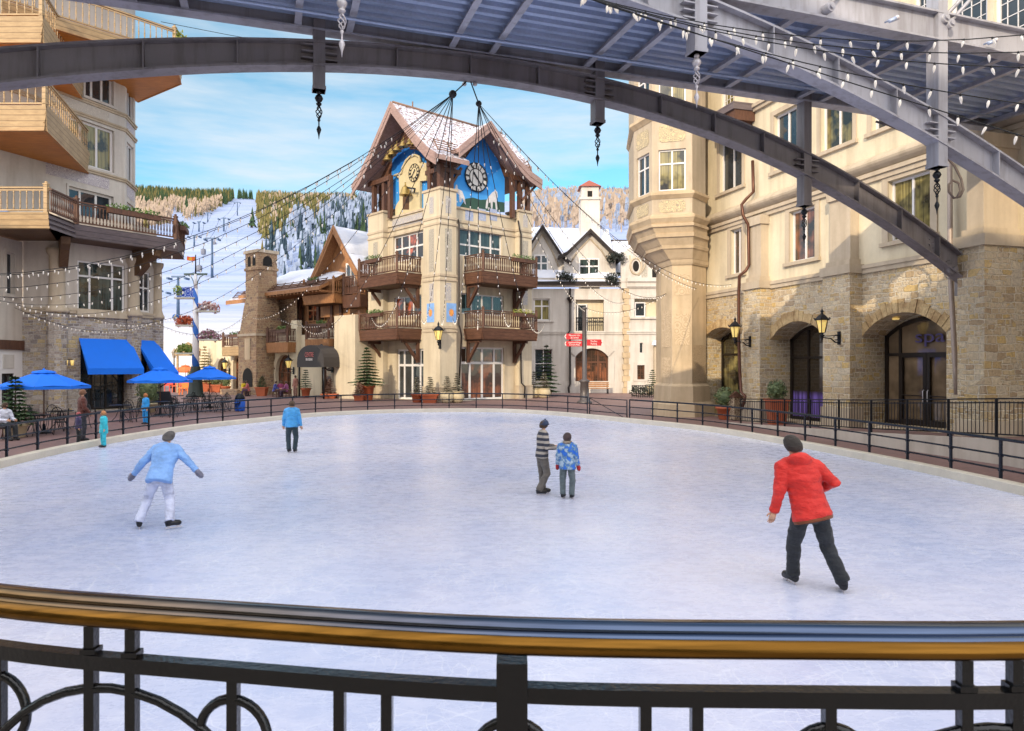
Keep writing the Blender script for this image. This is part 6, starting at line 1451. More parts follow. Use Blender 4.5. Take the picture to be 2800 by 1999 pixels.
# openings measured on the photograph
hw = [UB.rectc(187, 311, 302, 434), UB.rectc(187, 309, 503, 585), UB.rectc(232, 309, 150, 252)]
hw = [(h[0], h[1], c, d) for h, (c, d) in zip(hw, ((14.0, 16.55), (10.6, 12.6), (18.0, 20.6)))]
cw_ = [(0.4, 1.9, 14.0, 16.3), (0.4, 1.9, 10.8, 12.6), (0.4, 1.9, 18.0, 20.4)]
o = MB(); wall(o, UB, 0, 9.5, 10.5, 26, hw, 0.25); wall(o, UC, 0, 2.3, 10.5, 26, cw_, 0.25)
e_ = UC.pt(2.3, 0); o.poly([(e_.x, e_.y, 8), (e_.x-6, e_.y+1, 8), (e_.x-6, e_.y+1, 26), (e_.x, e_.y, 26)]); q = UB.pt(9.5, 0)
LF_ = WP((q.x, q.y), (-1, 0), (0, -1)); wall(o, LF_, 0, 8, 8.9, 26, [(0.5, 2.5, 10.6, 12.9), (0.5, 2.5, 14.8, 17.2), (3.6, 5.6, 10.6, 12.9), (3.6, 5.6, 14.8, 17.2)], 0.25); o.build('upper_wall', WHITE_ST, lh)
for h in hw: window(UB, h, lh, (0.36, 0.72), (), pane=GLASS_GOLD if h[2] == 14.0 else GLASS, rec=0.18, fw=0.13, surround=WHITE_ST, sw=0.12, proud=0.06)
for h in cw_: window(UC, h, lh, 2, (), pane=GLASS, rec=0.16, fw=0.12)
for h in ((0.5, 2.5, 10.6, 12.9), (0.5, 2.5, 14.8, 17.2), (3.6, 5.6, 10.6, 12.9), (3.6, 5.6, 14.8, 17.2)): window(LF_, h, lh, 3, (), frame=WOOD_TAN, pane=GLASS_GOLD, rec=0.15, fw=0.1)
o = MB()
for z in (13.65, 16.75, 17.6): belt(o, UB, 0, 9.5, z, 0.22, 0.14); belt(o, UC, 0, 2.3, z, 0.22, 0.14)
o.build('string_course', TRIM, lh)
SCR_L = plaque_mat('lilac_scrollwork', (0.42, 0.37, 0.42), (0.62, 0.58, 0.58), 4.0, 0.52); SCR_W = plaque_mat('pale_scrollwork', (0.56, 0.50, 0.44), (0.66, 0.60, 0.52), 4.0, 0.52)
for w, s0, s1, z0, z1, mt in ((UB, 1.1, 5.0, 12.95, 13.6, SCR_L), (UB, 1.1, 5.0, 16.95, 17.55, SCR_W), (UC, 0.35, 1.95, 12.9, 13.6, SCR_L), (UC, 0.35, 1.95, 16.95, 17.55, SCR_L)):
    o = MB(); o.poly([w.pt(s0, z0, 0.015), w.pt(s1, z0, 0.015), w.pt(s1, z1, 0.015), w.pt(s0, z1, 0.015)]); o.build('scrollwork_panel', mt, lh)
# balconies: first floor polygon, then shorter ones above, and the top one
def P2(u, Y): p = P(u, 1000, Y); return (p.x, p.y)
B1 = [(-32.0, 33.6), (-21.85, 33.6), (-22.1, 36.0), (-19.0, 40.6), (-20.0, 43.6)]
IN1 = [(-21.5, 43.2), (-21.4, 40.3), (-23.6, 37.0), (-32, 37.0)]
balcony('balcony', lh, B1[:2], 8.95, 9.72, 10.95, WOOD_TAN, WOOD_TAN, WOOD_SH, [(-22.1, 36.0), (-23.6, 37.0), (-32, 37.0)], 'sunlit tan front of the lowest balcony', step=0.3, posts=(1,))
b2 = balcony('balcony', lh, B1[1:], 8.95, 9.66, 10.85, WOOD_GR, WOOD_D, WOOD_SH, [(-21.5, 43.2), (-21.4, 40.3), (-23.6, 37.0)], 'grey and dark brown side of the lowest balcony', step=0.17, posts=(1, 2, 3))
B2 = [(-32.0, 33.6), (-21.95, 33.6), (-24.4, 41.2)]
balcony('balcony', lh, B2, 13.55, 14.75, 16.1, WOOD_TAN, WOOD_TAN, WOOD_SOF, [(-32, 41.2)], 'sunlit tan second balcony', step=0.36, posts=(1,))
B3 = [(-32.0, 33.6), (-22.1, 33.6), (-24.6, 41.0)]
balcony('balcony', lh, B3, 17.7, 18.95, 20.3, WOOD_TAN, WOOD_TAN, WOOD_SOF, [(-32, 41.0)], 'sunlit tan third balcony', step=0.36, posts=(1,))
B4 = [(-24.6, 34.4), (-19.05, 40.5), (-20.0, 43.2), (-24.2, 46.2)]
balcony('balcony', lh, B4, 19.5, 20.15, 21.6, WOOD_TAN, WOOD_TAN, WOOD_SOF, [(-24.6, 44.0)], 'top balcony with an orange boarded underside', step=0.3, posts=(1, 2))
o = MB()
for i in range(2): leafy(o, (-19.0, 40.7+0.3*i, 21.3), 0.35, 50, 0.16)
o.build('foliage', FLOWER_Y, lh)
# brackets below the first balcony
for (x, y, nx, ny) in ((-23.3, 37.0, 0.6, -0.8), (-21.3, 40.3, 0.95, -0.3)):
    w = WP((x, y), (-ny, nx), (nx, ny)); o = MB(); o.prism([w.pt(-0.2, z, f) for f, z in ((0, 8.95), (1.7, 8.95), (1.6, 8.6), (1.1, 8.35), (0.7, 7.9), (0.35, 7.6), (0, 7.5))], w.d*0.4); o.build('bracket', WOOD_SH, lh)
flower_box('flower_box', lh, WP((-22.1, 36.0), (0.555, 0.832), (0.832, -0.555)), 1.6, 4.4, 10.5, -0.02); wq = WP((-19.0, 40.6), (-0.3, 0.95), (0.95, 0.3)); flower_box('flower_box', lh, wq, 0.7, 2.4, 10.35, 0.0)
# roof mass and an unseen wing added behind the viewer to shade the rink
o = MB(); o.prism([(-20.5, 40.0, 25.9), (-22.0, 46.5, 25.9), (-40, 46.5, 25.9), (-40, 33.0, 25.9), (-22.0, 33.0, 25.9)], (0, 0, 0.7)); o.build('roof', SNOW, lh)
lw = thing('added_shade_wing', 'long cream wing added unseen behind the viewer to shade the rink', 'building', (-20, -24, 0))
WG = WP((-34, -6.0), (0.86, -0.51), (0.51, 0.86))
hs_ = [(4+5.2*i, 6.4+5.2*i, 3.8+3.9*k, 6.2+3.9*k) for i in range(9) for k in range(5)]
o = MB(); wall(o, WG, -6, 54, 0, 23, hs_, 0.25); o.poly([WG.pt(-6, 0), WG.pt(-6, 0, -14), WG.pt(-6, 23, -14), WG.pt(-6, 23)]); o.poly([WG.pt(54, 0), WG.pt(54, 0, -14), WG.pt(54, 23, -14), WG.pt(54, 23)]); o.build('wall', YELLOW_ST, lw)
for h in hs_: o = MB(); o.poly(opening_poly(WG, *h, 0, -0.2)); o.build('window', GLASS, lw)
o = MB(); o.prism([WG.pt(-6.5, 23, 0.8), WG.pt(-6.5, 23, -14.5), WG.pt(-6.5, 28, -7)], WG.d*61); o.build('roof', SNOW, lw)
# blue awnings
def awning(w, s0, s1, zt, zb, pr, label, val=0.32):
    a = thing('awning', label, 'awning', w.pt((s0+s1)/2, 0, 0), group='blue canvas awnings')
    o = MB(); q = [w.pt(s0, zt, 0.05), w.pt(s1, zt, 0.05), w.pt(s1+0.12, zb, pr), w.pt(s0-0.12, zb, pr)]; o.poly(q)
    dv = Vector((0, 0, -val)); o.poly([q[3], q[2], q[2]+dv, q[3]+dv]); o.poly([q[0], q[3], q[3]+dv, w.pt(s0, zb-val+0.3, pr*0.7)]); o.poly([q[1], w.pt(s1, zb-val+0.3, pr*0.7), q[2]+dv, q[2]]); o.build('canopy', BLUE_FAB, a)
    o = MB()
    for s in (s0, s1): o.tube([w.pt(s, zb-val-0.75, 0.1), w.pt(s, zb-val-0.55, 0.35), w.pt(s, zb-val-0.05, pr*0.85)], 0.035, 6)
    o.build('arm', IRON, a); return a
a_, b_2 = hD[0]-0.1, hD[1]+0.15
awning(LB, a_, b_2, 3.95, 2.35, 1.25, 'large blue awning over the shopfront facing the rink'); awning(LC, 0.15, 1.75, 3.95, 2.1, 1.5, 'narrow blue awning round the corner beside the striped pole')
# ------------------------------------------------------------------ ski mountain
def hz(x, y):
    n = mnoise.noise(Vector((x*0.004, y*0.004, 0.3)))*16+mnoise.noise(Vector((x*0.013, y*0.013, 5.0)))*4
    base = 0.285*max(y-120, 0)
    top = 232+0.010*x-0.00006*(x+120)**2
    h = base*(1-0.12*max(0, min(1, (y-600)/400)))
    h = min(h, top+8*math.tanh((h-top)/60)) if h > top else h
    rise = max(0, min(1, (y-120)/160)); return h+n*rise-0.05
def proj(x, y, z): return (1400+F*x/y, 1000-F*(z-CAMZ)/y)
o = MB(); NXg, NYg = 90, 70
ys_ = [95+1205*(j/NYg)**1.35 for j in range(NYg+1)]
G = []
for j in range(NYg+1):
    for i in range(NXg+1):
        y = ys_[j]; x = lerp(-1.35, 1.15, i/NXg)*y; G.append((x, y, hz(x, y)))
o.faces(G, [(j*(NXg+1)+i, j*(NXg+1)+i+1, (j+1)*(NXg+1)+i+1, (j+1)*(NXg+1)+i) for j in range(NYg) for i in range(NXg)], True)
m, nt, b = newmat('ski_slope_snow'); vec = coords(nt)
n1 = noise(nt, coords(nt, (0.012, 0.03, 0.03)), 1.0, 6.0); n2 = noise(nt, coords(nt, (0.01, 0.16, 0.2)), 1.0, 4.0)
sy_ = N(nt, 'ShaderNodeSeparateXYZ'); nt.links.new(vec, sy_.inputs[0]); nearf = ramp(nt, math_(nt, 'DIVIDE', math_(nt, 'ADD', sy_.outputs[1], math_(nt, 'MULTIPLY', n2, 60.0)), 400.0), [(0.44, (1, 1, 1)), (0.53, (0, 0, 0))])  # whiter towards the foot: sunlit snow put into the colour
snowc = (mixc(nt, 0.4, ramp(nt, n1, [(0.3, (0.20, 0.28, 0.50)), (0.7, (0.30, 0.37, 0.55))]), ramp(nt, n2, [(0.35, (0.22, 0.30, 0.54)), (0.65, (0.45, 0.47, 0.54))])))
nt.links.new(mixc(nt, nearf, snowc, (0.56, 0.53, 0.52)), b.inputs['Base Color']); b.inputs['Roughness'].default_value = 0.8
bump(nt, b, n2, 0.5, 3.0)
meta(o.build('mountain_terrain', m), 'snowy ski mountain behind the village', kind='structure')
rt = random.Random(11)
def spruce(o, x, y, z, h, r, lite):
    o.cur = lite
    n = 8; a0 = rt.random()*6
    tiers = ((0.06, 0.42, 1.0), (0.24, 0.62, 0.80), (0.44, 0.80, 0.58), (0.64, 1.0, 0.36)) if y < 520 else ((0.08, 0.55, 1.0), (0.36, 0.80, 0.66), (0.60, 1.0, 0.40))
    for (z0, z1, rr) in tiers:
        ring = []
        for k in range(n): q = r*rr*(rt.uniform(0.95, 1.3) if k % 2 else rt.uniform(0.4, 0.65)); ring.append((x+q*math.cos(a0+2*PI*k/n), y+q*math.sin(a0+2*PI*k/n), z+h*(z0+(-0.03 if k % 2 else 0.05)+rt.uniform(-0.03, 0.03))))
        tip = (x, y, z+h*z1)
        o.faces(ring+[tip], [(k, (k+1) % n, n) for k in range(n)])
def aspen(o, x, y, z, h, r, c):
    o.cur = c
    for _ in range(9):
        a = rt.random()*2*PI; zz = z+h*rt.uniform(0.35, 0.95); d = r*rt.uniform(0.1, 0.9)*(1.15-(zz-z)/h*0.6)
        px_, py_ = x+d*math.cos(a), y+d*math.sin(a)*0.5
        o.poly([(px_-r*0.22, py_, zz-h*0.10), (px_+r*0.22, py_, zz-h*0.06), (px_+r*0.14, py_, zz+h*0.13), (px_-r*0.10, py_, zz+h*0.10)])
    o.poly([(x-0.25, y, z), (x+0.25, y, z), (x+0.1, y, z+h*0.8), (x-0.1, y, z+h*0.8)])
def flat_mat(name, c1, c2):
    m, nt, b = newmat(name); n1 = noise(nt, coords(nt), 0.05, 4.0); n2 = noise(nt, coords(nt), 0.5, 2.0)
    nt.links.new(mixc(nt, 0.5, ramp(nt, n1, [(0.35, c1), (0.65, c2)]), ramp(nt, n2, [(0.35, c1), (0.65, c2)])), b.inputs['Base Color']); b.inputs['Roughness'].default_value = 0.9; b.inputs['Specular IOR Level'].default_value = 0.1; return m
TREEM = [flat_mat('spruce_needles', (0.020, 0.050, 0.030), (0.07, 0.10, 0.045)), flat_mat('gold_spruce', (0.075, 0.085, 0.03), (0.25, 0.19, 0.075)), flat_mat('bare_aspen', (0.26, 0.20, 0.16), (0.46, 0.36, 0.28)), flat_mat('shade_blue_spruce', (0.018, 0.036, 0.045), (0.075, 0.11, 0.15)), flat_mat('frosted_trees', (0.14, 0.18, 0.28), (0.34, 0.40, 0.52))]  # bluish spruce carry the lower slope's shade in their colour
def edge_left(u):   # lower border of the left-hand forest
    tab = [(300, 690), (370, 648), (420, 625), (470, 612), (515, 606), (560, 590), (600, 570), (628, 556), (645, 540)]
    return interp(tab, u)
o = MB(); cnt = 0
cands = []
while cnt < 19000:
    y = 180+820*math.sqrt(rt.random()); u = rt.uniform(300, 1800); x = (u-1400)/F*y; z = hz(x, y); _, v = proj(x, y, z)
    if u < 650:
        if v > edge_left(u) or u > 640: continue
        if (u-480)**2/28**2+(v-598)**2/16**2 < 1: continue
        if v < 572+8*math.sin(u*0.05): k = 0 if rt.random() < 0.6 else 1
        else: k = 2 if rt.random() < 0.86 else 1
    elif u < 720:
        if v < 548 and 640 < u < 690 and rt.random() < 0.35: k = 0
        elif u > 703+0.06*max(0, v-600)+3*math.sin(v*0.2): k = 1
        else: continue
    elif u < 1130:
        lim = 590+(900-u)*0.55+18*math.sin(u*0.06)
        if v < lim: k = 1 if rt.random() < 0.62 else (0 if rt.random() < 0.7 else 2)
        else: k = 3 if rt.random() < 0.45 else (4 if rt.random() < 0.6 else 0)
        
    elif u > 1430:
        if v < 545: k = 3 if rt.random() < 0.4 else 2
        elif v < 640: k = 2 if rt.random() < 0.8 else 4
        else: continue
    else: continue
    cnt += 1; h = rt.uniform(7, 12.5)*(1.1 if k >= 3 else 1)
    if k in (2, 4): aspen(o, x, y, z, h*0.95, h*0.20, k)
    else: spruce(o, x, y, z, h, h*0.125, k)
fo = o.build('forest', TREEM); meta(fo, 'distant mixed forest of spruce and bare aspen on the ski mountain', kind='stuff')
# three lone spruces on the piste edge
for u, y, h, lb in ((510, 520, 17, 'lone dark spruce standing at the edge of the aspens on the left of the piste'), (1010, 300, 13, ''), (690, 330, 10, 'small dark spruce at the right edge of the piste above the chimney')):
    if not lb: continue
    x = (u-1400)/F*y; z = hz(x, y); t = thing('spruce_tree', lb, 'tree', (x, y, z)); a = MB(); spruce(a, x, y, z, h, h*0.2, 0); a.build('crown', TREEM[:1], t)
    a = MB(); a.cyl((x, y, z-0.5), (x, y, z+h*0.3), 0.3, 0.2, 6); a.build('trunk', WOOD_D, t)
# ski lift: pylons, cable and cabins
PYL = plain('lift_pylon_paint', S(70, 92, 120), 0.5, 0.2)
def ground_at(u, v):
    lo, hi = 125.0, 1000.0
    for _ in range(40):
        y = (lo+hi)/2; x = (u-1400)/F*y; vv = proj(x, y, hz(x, y))[1]
        if vv > v: lo = y
        else: hi = y
    return y
pyl = []
for i, (u, vt, vb, lb) in enumerate(((580, 652, 760, 'tall slender lift pylon standing out on the open piste, nearest of its line'), (612, 597, 633, 'lift pylon in the middle of the piste above the tall slender one'), (544, 607, 634, 'short lift pylon near the left edge of the piste above the balcony corner'), (568, 582, 608, 'small lift pylon at the left forest edge of the piste'), (649, 554, 590, 'highest large lift pylon near the top of the piste'), (531, 645, 673, 'small lift pylon just right of the left hotel balcony'), (487, 757, 862, 'pale tall lift pylon beside the blue banner of the striped pole'), (438, 797, 842, 'short pale lift pylon next to the left hotel corner'))):
    y = ground_at(u, vb); x = (u-1400)/F*y; z = hz(x, y); H = (vb-vt)/F*y
    t = thing('lift_pylon', lb, 'lift pylon', (x, y, z), group='ski lift pylons on the piste')
    o = MB(); o.cyl((x, y, z-1), (x, y, z+H), 0.012*H+0.32, 0.28, 8); o.build('mast', PYL, t)
    o = MB(); o.box((x, y, z+H), (H*0.34 if H < 14 else 5, 0.5, 0.4))
    for sg in (-1, 1): o.box((x+sg*2.1, y, z+H-0.5), (0.4, 2.4, 0.5))
    o.build('crossarm', PYL, t); pyl.append((x, y, z+H))
o = MB()
for a, b_ in ((0, 1), (1, 4), (5, 2), (2, 3)):
    for sg in (-2.1, 2.1):
        p, q_ = Vector(pyl[a])+Vector((sg, 0, -0.6)), Vector(pyl[b_])+Vector((sg, 0, -0.6)); o.tube([p.lerp(q_, k/8)-Vector((0, 0, 4*2.0*(k/8)*(1-k/8))) for k in range(9)], 0.07, 4)
meta(o.build('lift_cable', WIRE, None, loc=pyl[0]), 'thin dark cables strung between the ski lift pylons', 'cable')
for u, v, y, lb in ((589, 637, 330, 'grey gondola cabin uppermost above the tall pylon'), (585, 669, 270, 'grey gondola cabin just right of the tall pylon'), (556, 689, 250, 'dark gondola cabin left of the tall pylon'), (545, 735, 220, 'pale reddish gondola cabin right of the orange pennant')):
    c = P(u, v, y); t = thing('gondola', lb, 'gondola', c-Vector((0, 0, 1.0)), group='gondola cabins above the piste')
    o = MB(); o.lathe(c, [(0.4, -1.0), (0.85, -0.9), (0.95, 0.0), (0.9, 0.8), (0.5, 1.05)], 8, sm=False); o.build('cabin', plain('cabin_grey', S(110, 112, 124), 0.4), t)
    o = MB(); o.tube([c+Vector((0, 0, 1.0)), c+Vector((0.1, 0, 3.2))], 0.1, 5); o.build('hanger_arm', IRON, t)
# ------------------------------------------------------------------ umbrellas
def make_umbrella(name, label, loc, r, zb, zt, fab, vent=True, group=None):
    x, y, z0 = loc; t = thing(name, label, 'umbrella', loc, group=group)
    n = 8; o = MB(); a0 = PI/8; zm = lerp(zb, zt, 0.86)
    top = [(x+r*0.16*math.cos(a0+2*PI*k/n), y+r*0.16*math.sin(a0+2*PI*k/n), zm) for k in range(n)]; low = [(x+r*math.cos(a0+2*PI*k/n), y+r*math.sin(a0+2*PI*k/n), zb) for k in range(n)]
    for k in range(n):
        j = (k+1) % n; A, B, C, D = Vector(low[k]), Vector(low[j]), Vector(top[j]), Vector(top[k])
        mid = (A+B+C+D)/4-Vector((0, 0, 0.03)); M1 = A.lerp(D, 0.5)-Vector((0, 0, 0.0)); M2 = B.lerp(C, 0.5)
        e = (A+B)/2+Vector((0, 0, 0.03))
        o.faces([A, e, B, M2, C, D, M1, mid], [(0, 1, 7, 6), (1, 2, 3, 7), (7, 3, 4, 5), (6, 7, 5)], True)
        dn = Vector((0, 0, -0.10)); o.poly([A, B, B+dn, A+dn])
    cv = o.build('canopy', fab, t)
    o = MB(); o.lathe((x, y, 0), [(r*0.27, zm-0.03), (r*0.24, zm+0.03), (0.05, zt), (0.02, zt+0.06)], 8, sm=False); o.build('vent', fab, cv)
    o = MB(); o.tube([(x, y, z0), (x, y, zt+0.04)], 0.024, 8); o.build('pole', plain('umbrella_pole', S(96, 62, 44), 0.5), t)
    o = MB(); o.lathe((x, y, z0), [(0.26, 0), (0.26, 0.05), (0.06, 0.09), (0.045, 0.35)], 12); o.build('base', IRON, t)
    for k in range(n): o = MB(); p = Vector(low[k]); o.tube([p, Vector((x, y, zm-0.08))], 0.009, 4); o.build('rib', WOOD_D, t)
    return t
ug = 'blue cafe umbrellas on the left terrace'
def GP_(u, Y, z=0.03): p = P(u, 1000, Y); return (p.x, p.y, z)
make_umbrella('cafe_umbrella', 'big blue cafe umbrella standing before the stone wall at far left', GP_(120, 26), 1.5, 1.76, 2.34, BLUE_FAB, group=ug)
make_umbrella('cafe_umbrella', 'blue cafe umbrella standing beside the shopfront corner of the left hotel', GP_(438, 35.5), 1.48, 1.75, 2.42, BLUE_FAB, group=ug)
make_umbrella('cafe_umbrella', 'blue cafe umbrella standing in front of the striped pole', GP_(573, 42), 1.47, 1.79, 2.46, BLUE_FAB, group=ug)
ORF = plain('orange_canvas', (0.80, 0.16, 0.04), 0.7)
make_umbrella('cafe_umbrella', 'orange cafe umbrella far behind, left of the striped pole', GP_(507, 72), 1.6, 1.9, 2.55, ORF); make_umbrella('cafe_umbrella', 'orange red cafe umbrella far behind, beside the left hotel corner', GP_(468, 78), 1.6, 1.85, 2.45, ORF)
# ------------------------------------------------------------------ wrought iron tables and chairs
def make_table():
    t = thing('cafe_table', 'black wrought iron cafe table', 'table', (0, 0, 0))
    o = MB(); o.lathe((0, 0, 0.70), [(0.45, 0), (0.46, 0.015), (0.45, 0.03), (0.0, 0.03)], 20); o.build('tabletop', IRON, t)
    for k in range(4):
        a = k*PI/2+0.4; c, s = math.cos(a), math.sin(a); o = MB(); o.tube([(c*0.08, s*0.08, 0.7), (c*0.1, s*0.1, 0.45), (c*0.2, s*0.2, 0.2), (c*0.36, s*0.36, 0.02)], 0.014, 5); o.build('leg', IRON, t)
    return t
def make_chair():
    t = thing('cafe_chair', 'black wrought iron cafe chair', 'chair', (0, 0, 0))
    o = MB(); o.lathe((0, 0, 0.43), [(0.22, 0), (0.23, 0.012), (0.21, 0.025), (0.0, 0.025)], 14); o.build('seat', IRON, t)
    for sx, sy in ((1, 1), (-1, 1), (1, -1), (-1, -1)): o = MB(); o.tube([(sx*0.17, sy*0.17, 0.43), (sx*0.18, sy*0.19, 0.2), (sx*0.22, sy*0.24, 0.0)], 0.012, 5); o.build('leg', IRON, t)
    o = MB(); o.tube([(0.23*math.cos(a), -0.20-0.04*math.sin(a), 0.45+0.47*math.sin(a)) for a in [PI*k/14 for k in range(15)]], 0.014, 5)
    for k in range(5): x = -0.14+0.07*k; h = 0.45+0.47*math.sqrt(max(0, 1-(x/0.23)**2)); o.tube([(x*0.6, -0.2, 0.45), (x, -0.23, h)], 0.008, 4)
    o.build('backrest', IRON, t)
    for sg in (-1, 1): o = MB(); o.tube([(sg*0.21, -0.2, 0.66), (sg*0.25, 0.0, 0.66), (sg*0.24, 0.14, 0.63), (sg*0.2, 0.16, 0.45)], 0.011, 5); o.build('armrest', IRON, t)
    return t
tb0, ch0 = make_table(), make_chair(); first = [True, True]
rc = random.Random(5)
TB = [(95, 25.2, 'black cafe table under the far left blue umbrella'), (165, 27.5, 'black cafe table just right of the far left umbrella'), (330, 31.5, 'black cafe table under the large blue awning'), (440, 34.4, 'black cafe table under the middle blue umbrella'), (520, 38.0, 'black cafe table between two blue umbrellas'), (575, 41.3, 'black cafe table under the right blue umbrella'), (610, 38.4, 'black cafe table nearest the blue bin'), (480, 41.5, 'black cafe table behind the dark menu board')]
for i, (u, Y, lb) in enumerate(TB):
    x, y, z = GP_(u, Y)
    t = tb0 if i == 0 else copy_tree(tb0); t.location = (x, y, z); t['label'] = lb; t['group'] = 'wrought iron tables on the left terrace'
    sh = lb.split(' table ')[1]
    for k in range(4):
        a = k*PI/2+0.6*rc.uniform(-1, 1)+0.4; c = ch0 if (i == 0 and k == 0) else copy_tree(ch0)
        c.location = (x+0.78*math.cos(a), y+0.78*math.sin(a), z); c.rotation_euler = (0, 0, a+PI/2+rc.uniform(-0.2, 0.2)); c['label'] = 'black iron chair drawn up to the cafe table '+sh; c['group'] = 'iron chairs round the cafe table '+sh
# menu board, bin, terrace rail
x, y, z = GP_(445, 38.5); t = thing('menu_board', 'dark blank board standing beside the middle blue umbrella', 'board', (x, y, z))
o = MB(); o.prism([(x-0.5, y, 0.42), (x+0.42, y, 0.42), (x+0.5, y, 0.62), (x+0.36, y, 1.1), (x-0.5, y, 1.1)], (0, 0.08, 0)); o.build('panel', plain('dark_board', S(40, 42, 52), 0.6), t)
for dx_ in (-0.4, 0.36): o = MB(); o.tube([(x+dx_, y+0.04, z), (x+dx_, y+0.04, 0.45)], 0.03, 6); o.build('leg', IRON, t)
x, y, z = GP_(656, 38.6); t = thing('litter_bin', 'blue barrel bin with a dark lid just outside the rink railing', 'bin', (x, y, z))
o = MB(); o.lathe((x, y, z), [(0.22, 0), (0.26, 0.06), (0.28, 0.3), (0.27, 0.6), (0.24, 0.66)], 14); o.build('body', plain('blue_plastic', (0.01, 0.10, 0.55), 0.4), t)
o = MB(); o.lathe((x, y, z), [(0.26, 0.66), (0.26, 0.72), (0.2, 0.86), (0.08, 0.95), (0.0, 0.96)], 14); o.build('lid', IRON, t)
x, y, z = GP_(2012, 32.2); t = thing('litter_bin', 'brown slatted bin with pierced ornament beside the carved column', 'bin', (x, y, z))
o = MB(); o.box((x, y, 0.56), (0.5, 0.5, 1.0), 0.3); o.build('body', plaque_mat('pierced_panel', S(84, 60, 48), S(200, 180, 150), 7, 0.55), t); o = MB(); o.box((x, y, 1.09), (0.58, 0.58, 0.06), 0.3); o.prism([(x-0.28, y-0.1, 1.12), (x+0.28, y-0.1, 1.12), (x, y-0.1, 1.34)], (0, 0.3, 0)); o.build('lid', WOOD_D, t)
# ------------------------------------------------------------------ potted conifers
NEED = leaf_mat('spruce_twigs', (0.015, 0.05, 0.02), (0.10, 0.16, 0.06)); FROST = leaf_mat('frosted_twigs', (0.10, 0.10, 0.07), (0.36, 0.32, 0.24)); PINKT = leaf_mat('reddish_twigs', (0.16, 0.09, 0.07), (0.40, 0.24, 0.18)); BOXW = leaf_mat('boxwood', (0.03, 0.07, 0.03), (0.20, 0.24, 0.10))
def conifer(o, x, y, z, h, r, rnd, layers=13, dens=1.0):
    for L in range(layers):
        t = L/(layers-1); zz = z+h*(0.04+0.9*t); rr = r*(1-t)**0.85*rnd.uniform(0.82, 1.12)+0.03; nb = max(5, int((11-6*t)*dens*2.2))
        for k in range(nb):
            a = rnd.random()*2*PI; ln_ = rr*rnd.uniform(0.75, 1.12); c, s = math.cos(a), math.sin(a); nt_ = max(3, int(ln_/0.10))
            for j in range(nt_):
                q = (j+0.6)/nt_; p = Vector((x+c*ln_*q, y+s*ln_*q, zz-0.16*ln_*q+0.05*ln_*q*q)); wv_ = (0.15*(1.25-q)+0.05)*max(0.55, min(1, r))
                d = Vector((c, s, rnd.uniform(-0.5, 0.25))).normalized(); sd2 = Vector((-s, c, rnd.uniform(-0.6, 0.6))).normalized()
                o.poly([p-sd2*wv_, p+d*0.05, p+sd2*wv_, p+d*0.17])
    for k in range(3): o.poly([(x-0.03, y, z+h*0.88), (x+0.03, y, z+h*0.88), (x, y, z+h)])
def pot(o, x, y, z, r, h, kind):
    if kind == 'square': o.hexa([(x+a*r*0.72, y+b_*r*0.72, z) for a, b_ in ((-1, -1), (1, -1), (1, 1), (-1, 1))], [(x+a*r, y+b_*r, z+h) for a, b_ in ((-1, -1), (1, -1), (1, 1), (-1, 1))]); o.box((x, y, z+h-0.04), (r*2.2, r*2.2, 0.09))
    elif kind == 'round': o.lathe((x, y, z), [(r*0.55, 0), (r*0.8, h*0.12), (r*1.08, h*0.5), (r*0.95, h*0.85), (r*0.85, h*0.92), (r*1.02, h*0.96), (r*1.02, h), (r*0.8, h)], 14)
    else: o.lathe((x, y, z), [(r*0.66, 0), (r*0.74, h*0.06), (r*0.92, h*0.78), (r*1.08, h*0.80), (r*1.1, h*0.97), (r*0.95, h), (r*0.9, h*0.92)], 16)
rp_ = random.Random(21)
def potted(u, Y, h, r, pr, ph, kind, leaf, pm, label, z=0.03, ball=False, group=None, dens=1.0):
    x, y, _ = GP_(u, Y); t = thing('potted_conifer' if not ball else 'potted_shrub', label, 'potted tree' if not ball else 'potted shrub', (x, y, z), group=group)
    o = MB(); pot(o, x, y, z, pr, ph, kind); o.build('pot', pm, t)
    o = MB()
    if ball: leafy(o, (x, y, z+ph+h*0.42), r, 700, 0.075, (1, 1, h/(2*r)*1.05), rp_); o.ball((x, y, z+ph+h*0.42), r*0.72, 10, 7, (1, 1, h/(2*r)))
    else: conifer(o, x, y, z+ph-0.05, h, r, rp_, 13 if h > 1.6 else 9, dens)
    o.build('foliage', leaf, t); o = MB(); o.cyl((x, y, z+ph*0.8), (x, y, z+ph+h*0.8), 0.05 if h > 1.6 else 0.025, 0.01, 6); o.build('trunk', WOOD_D, t)
    return t
potted(1003, 50.2, 2.75, 1.12, 0.55, 1.15, 'flower', NEED, TERRA, 'large green spruce in a terracotta pot left of the clock tower', dens=1.5)
potted(982, 49.2, 0.95, 0.42, 0.34, 0.45, 'square', PINKT, TERRA, 'small reddish conifer in front of the large potted spruce')
potted(1141, 47.6, 1.15, 0.38, 0.42, 0.62, 'flower', FROST, TERRA, 'frosted dwarf conifer before the left tower doors, in terracotta'); potted(1176, 47.2, 1.2, 0.40, 0.55, 0.6, 'square', FROST, TERRA, 'frosted dwarf conifer in a square terracotta box by the tower corner')
potted(1222, 47.0, 1.15, 0.36, 0.44, 0.7, 'round', FROST, STONEPOT, 'frosted dwarf conifer in a pale pot just right of the tower corner'); potted(1250, 47.4, 1.3, 0.36, 0.46, 0.75, 'round', FROST, STONEPOT, 'tallest frosted dwarf conifer in a pale pot, left of the white tower doors')
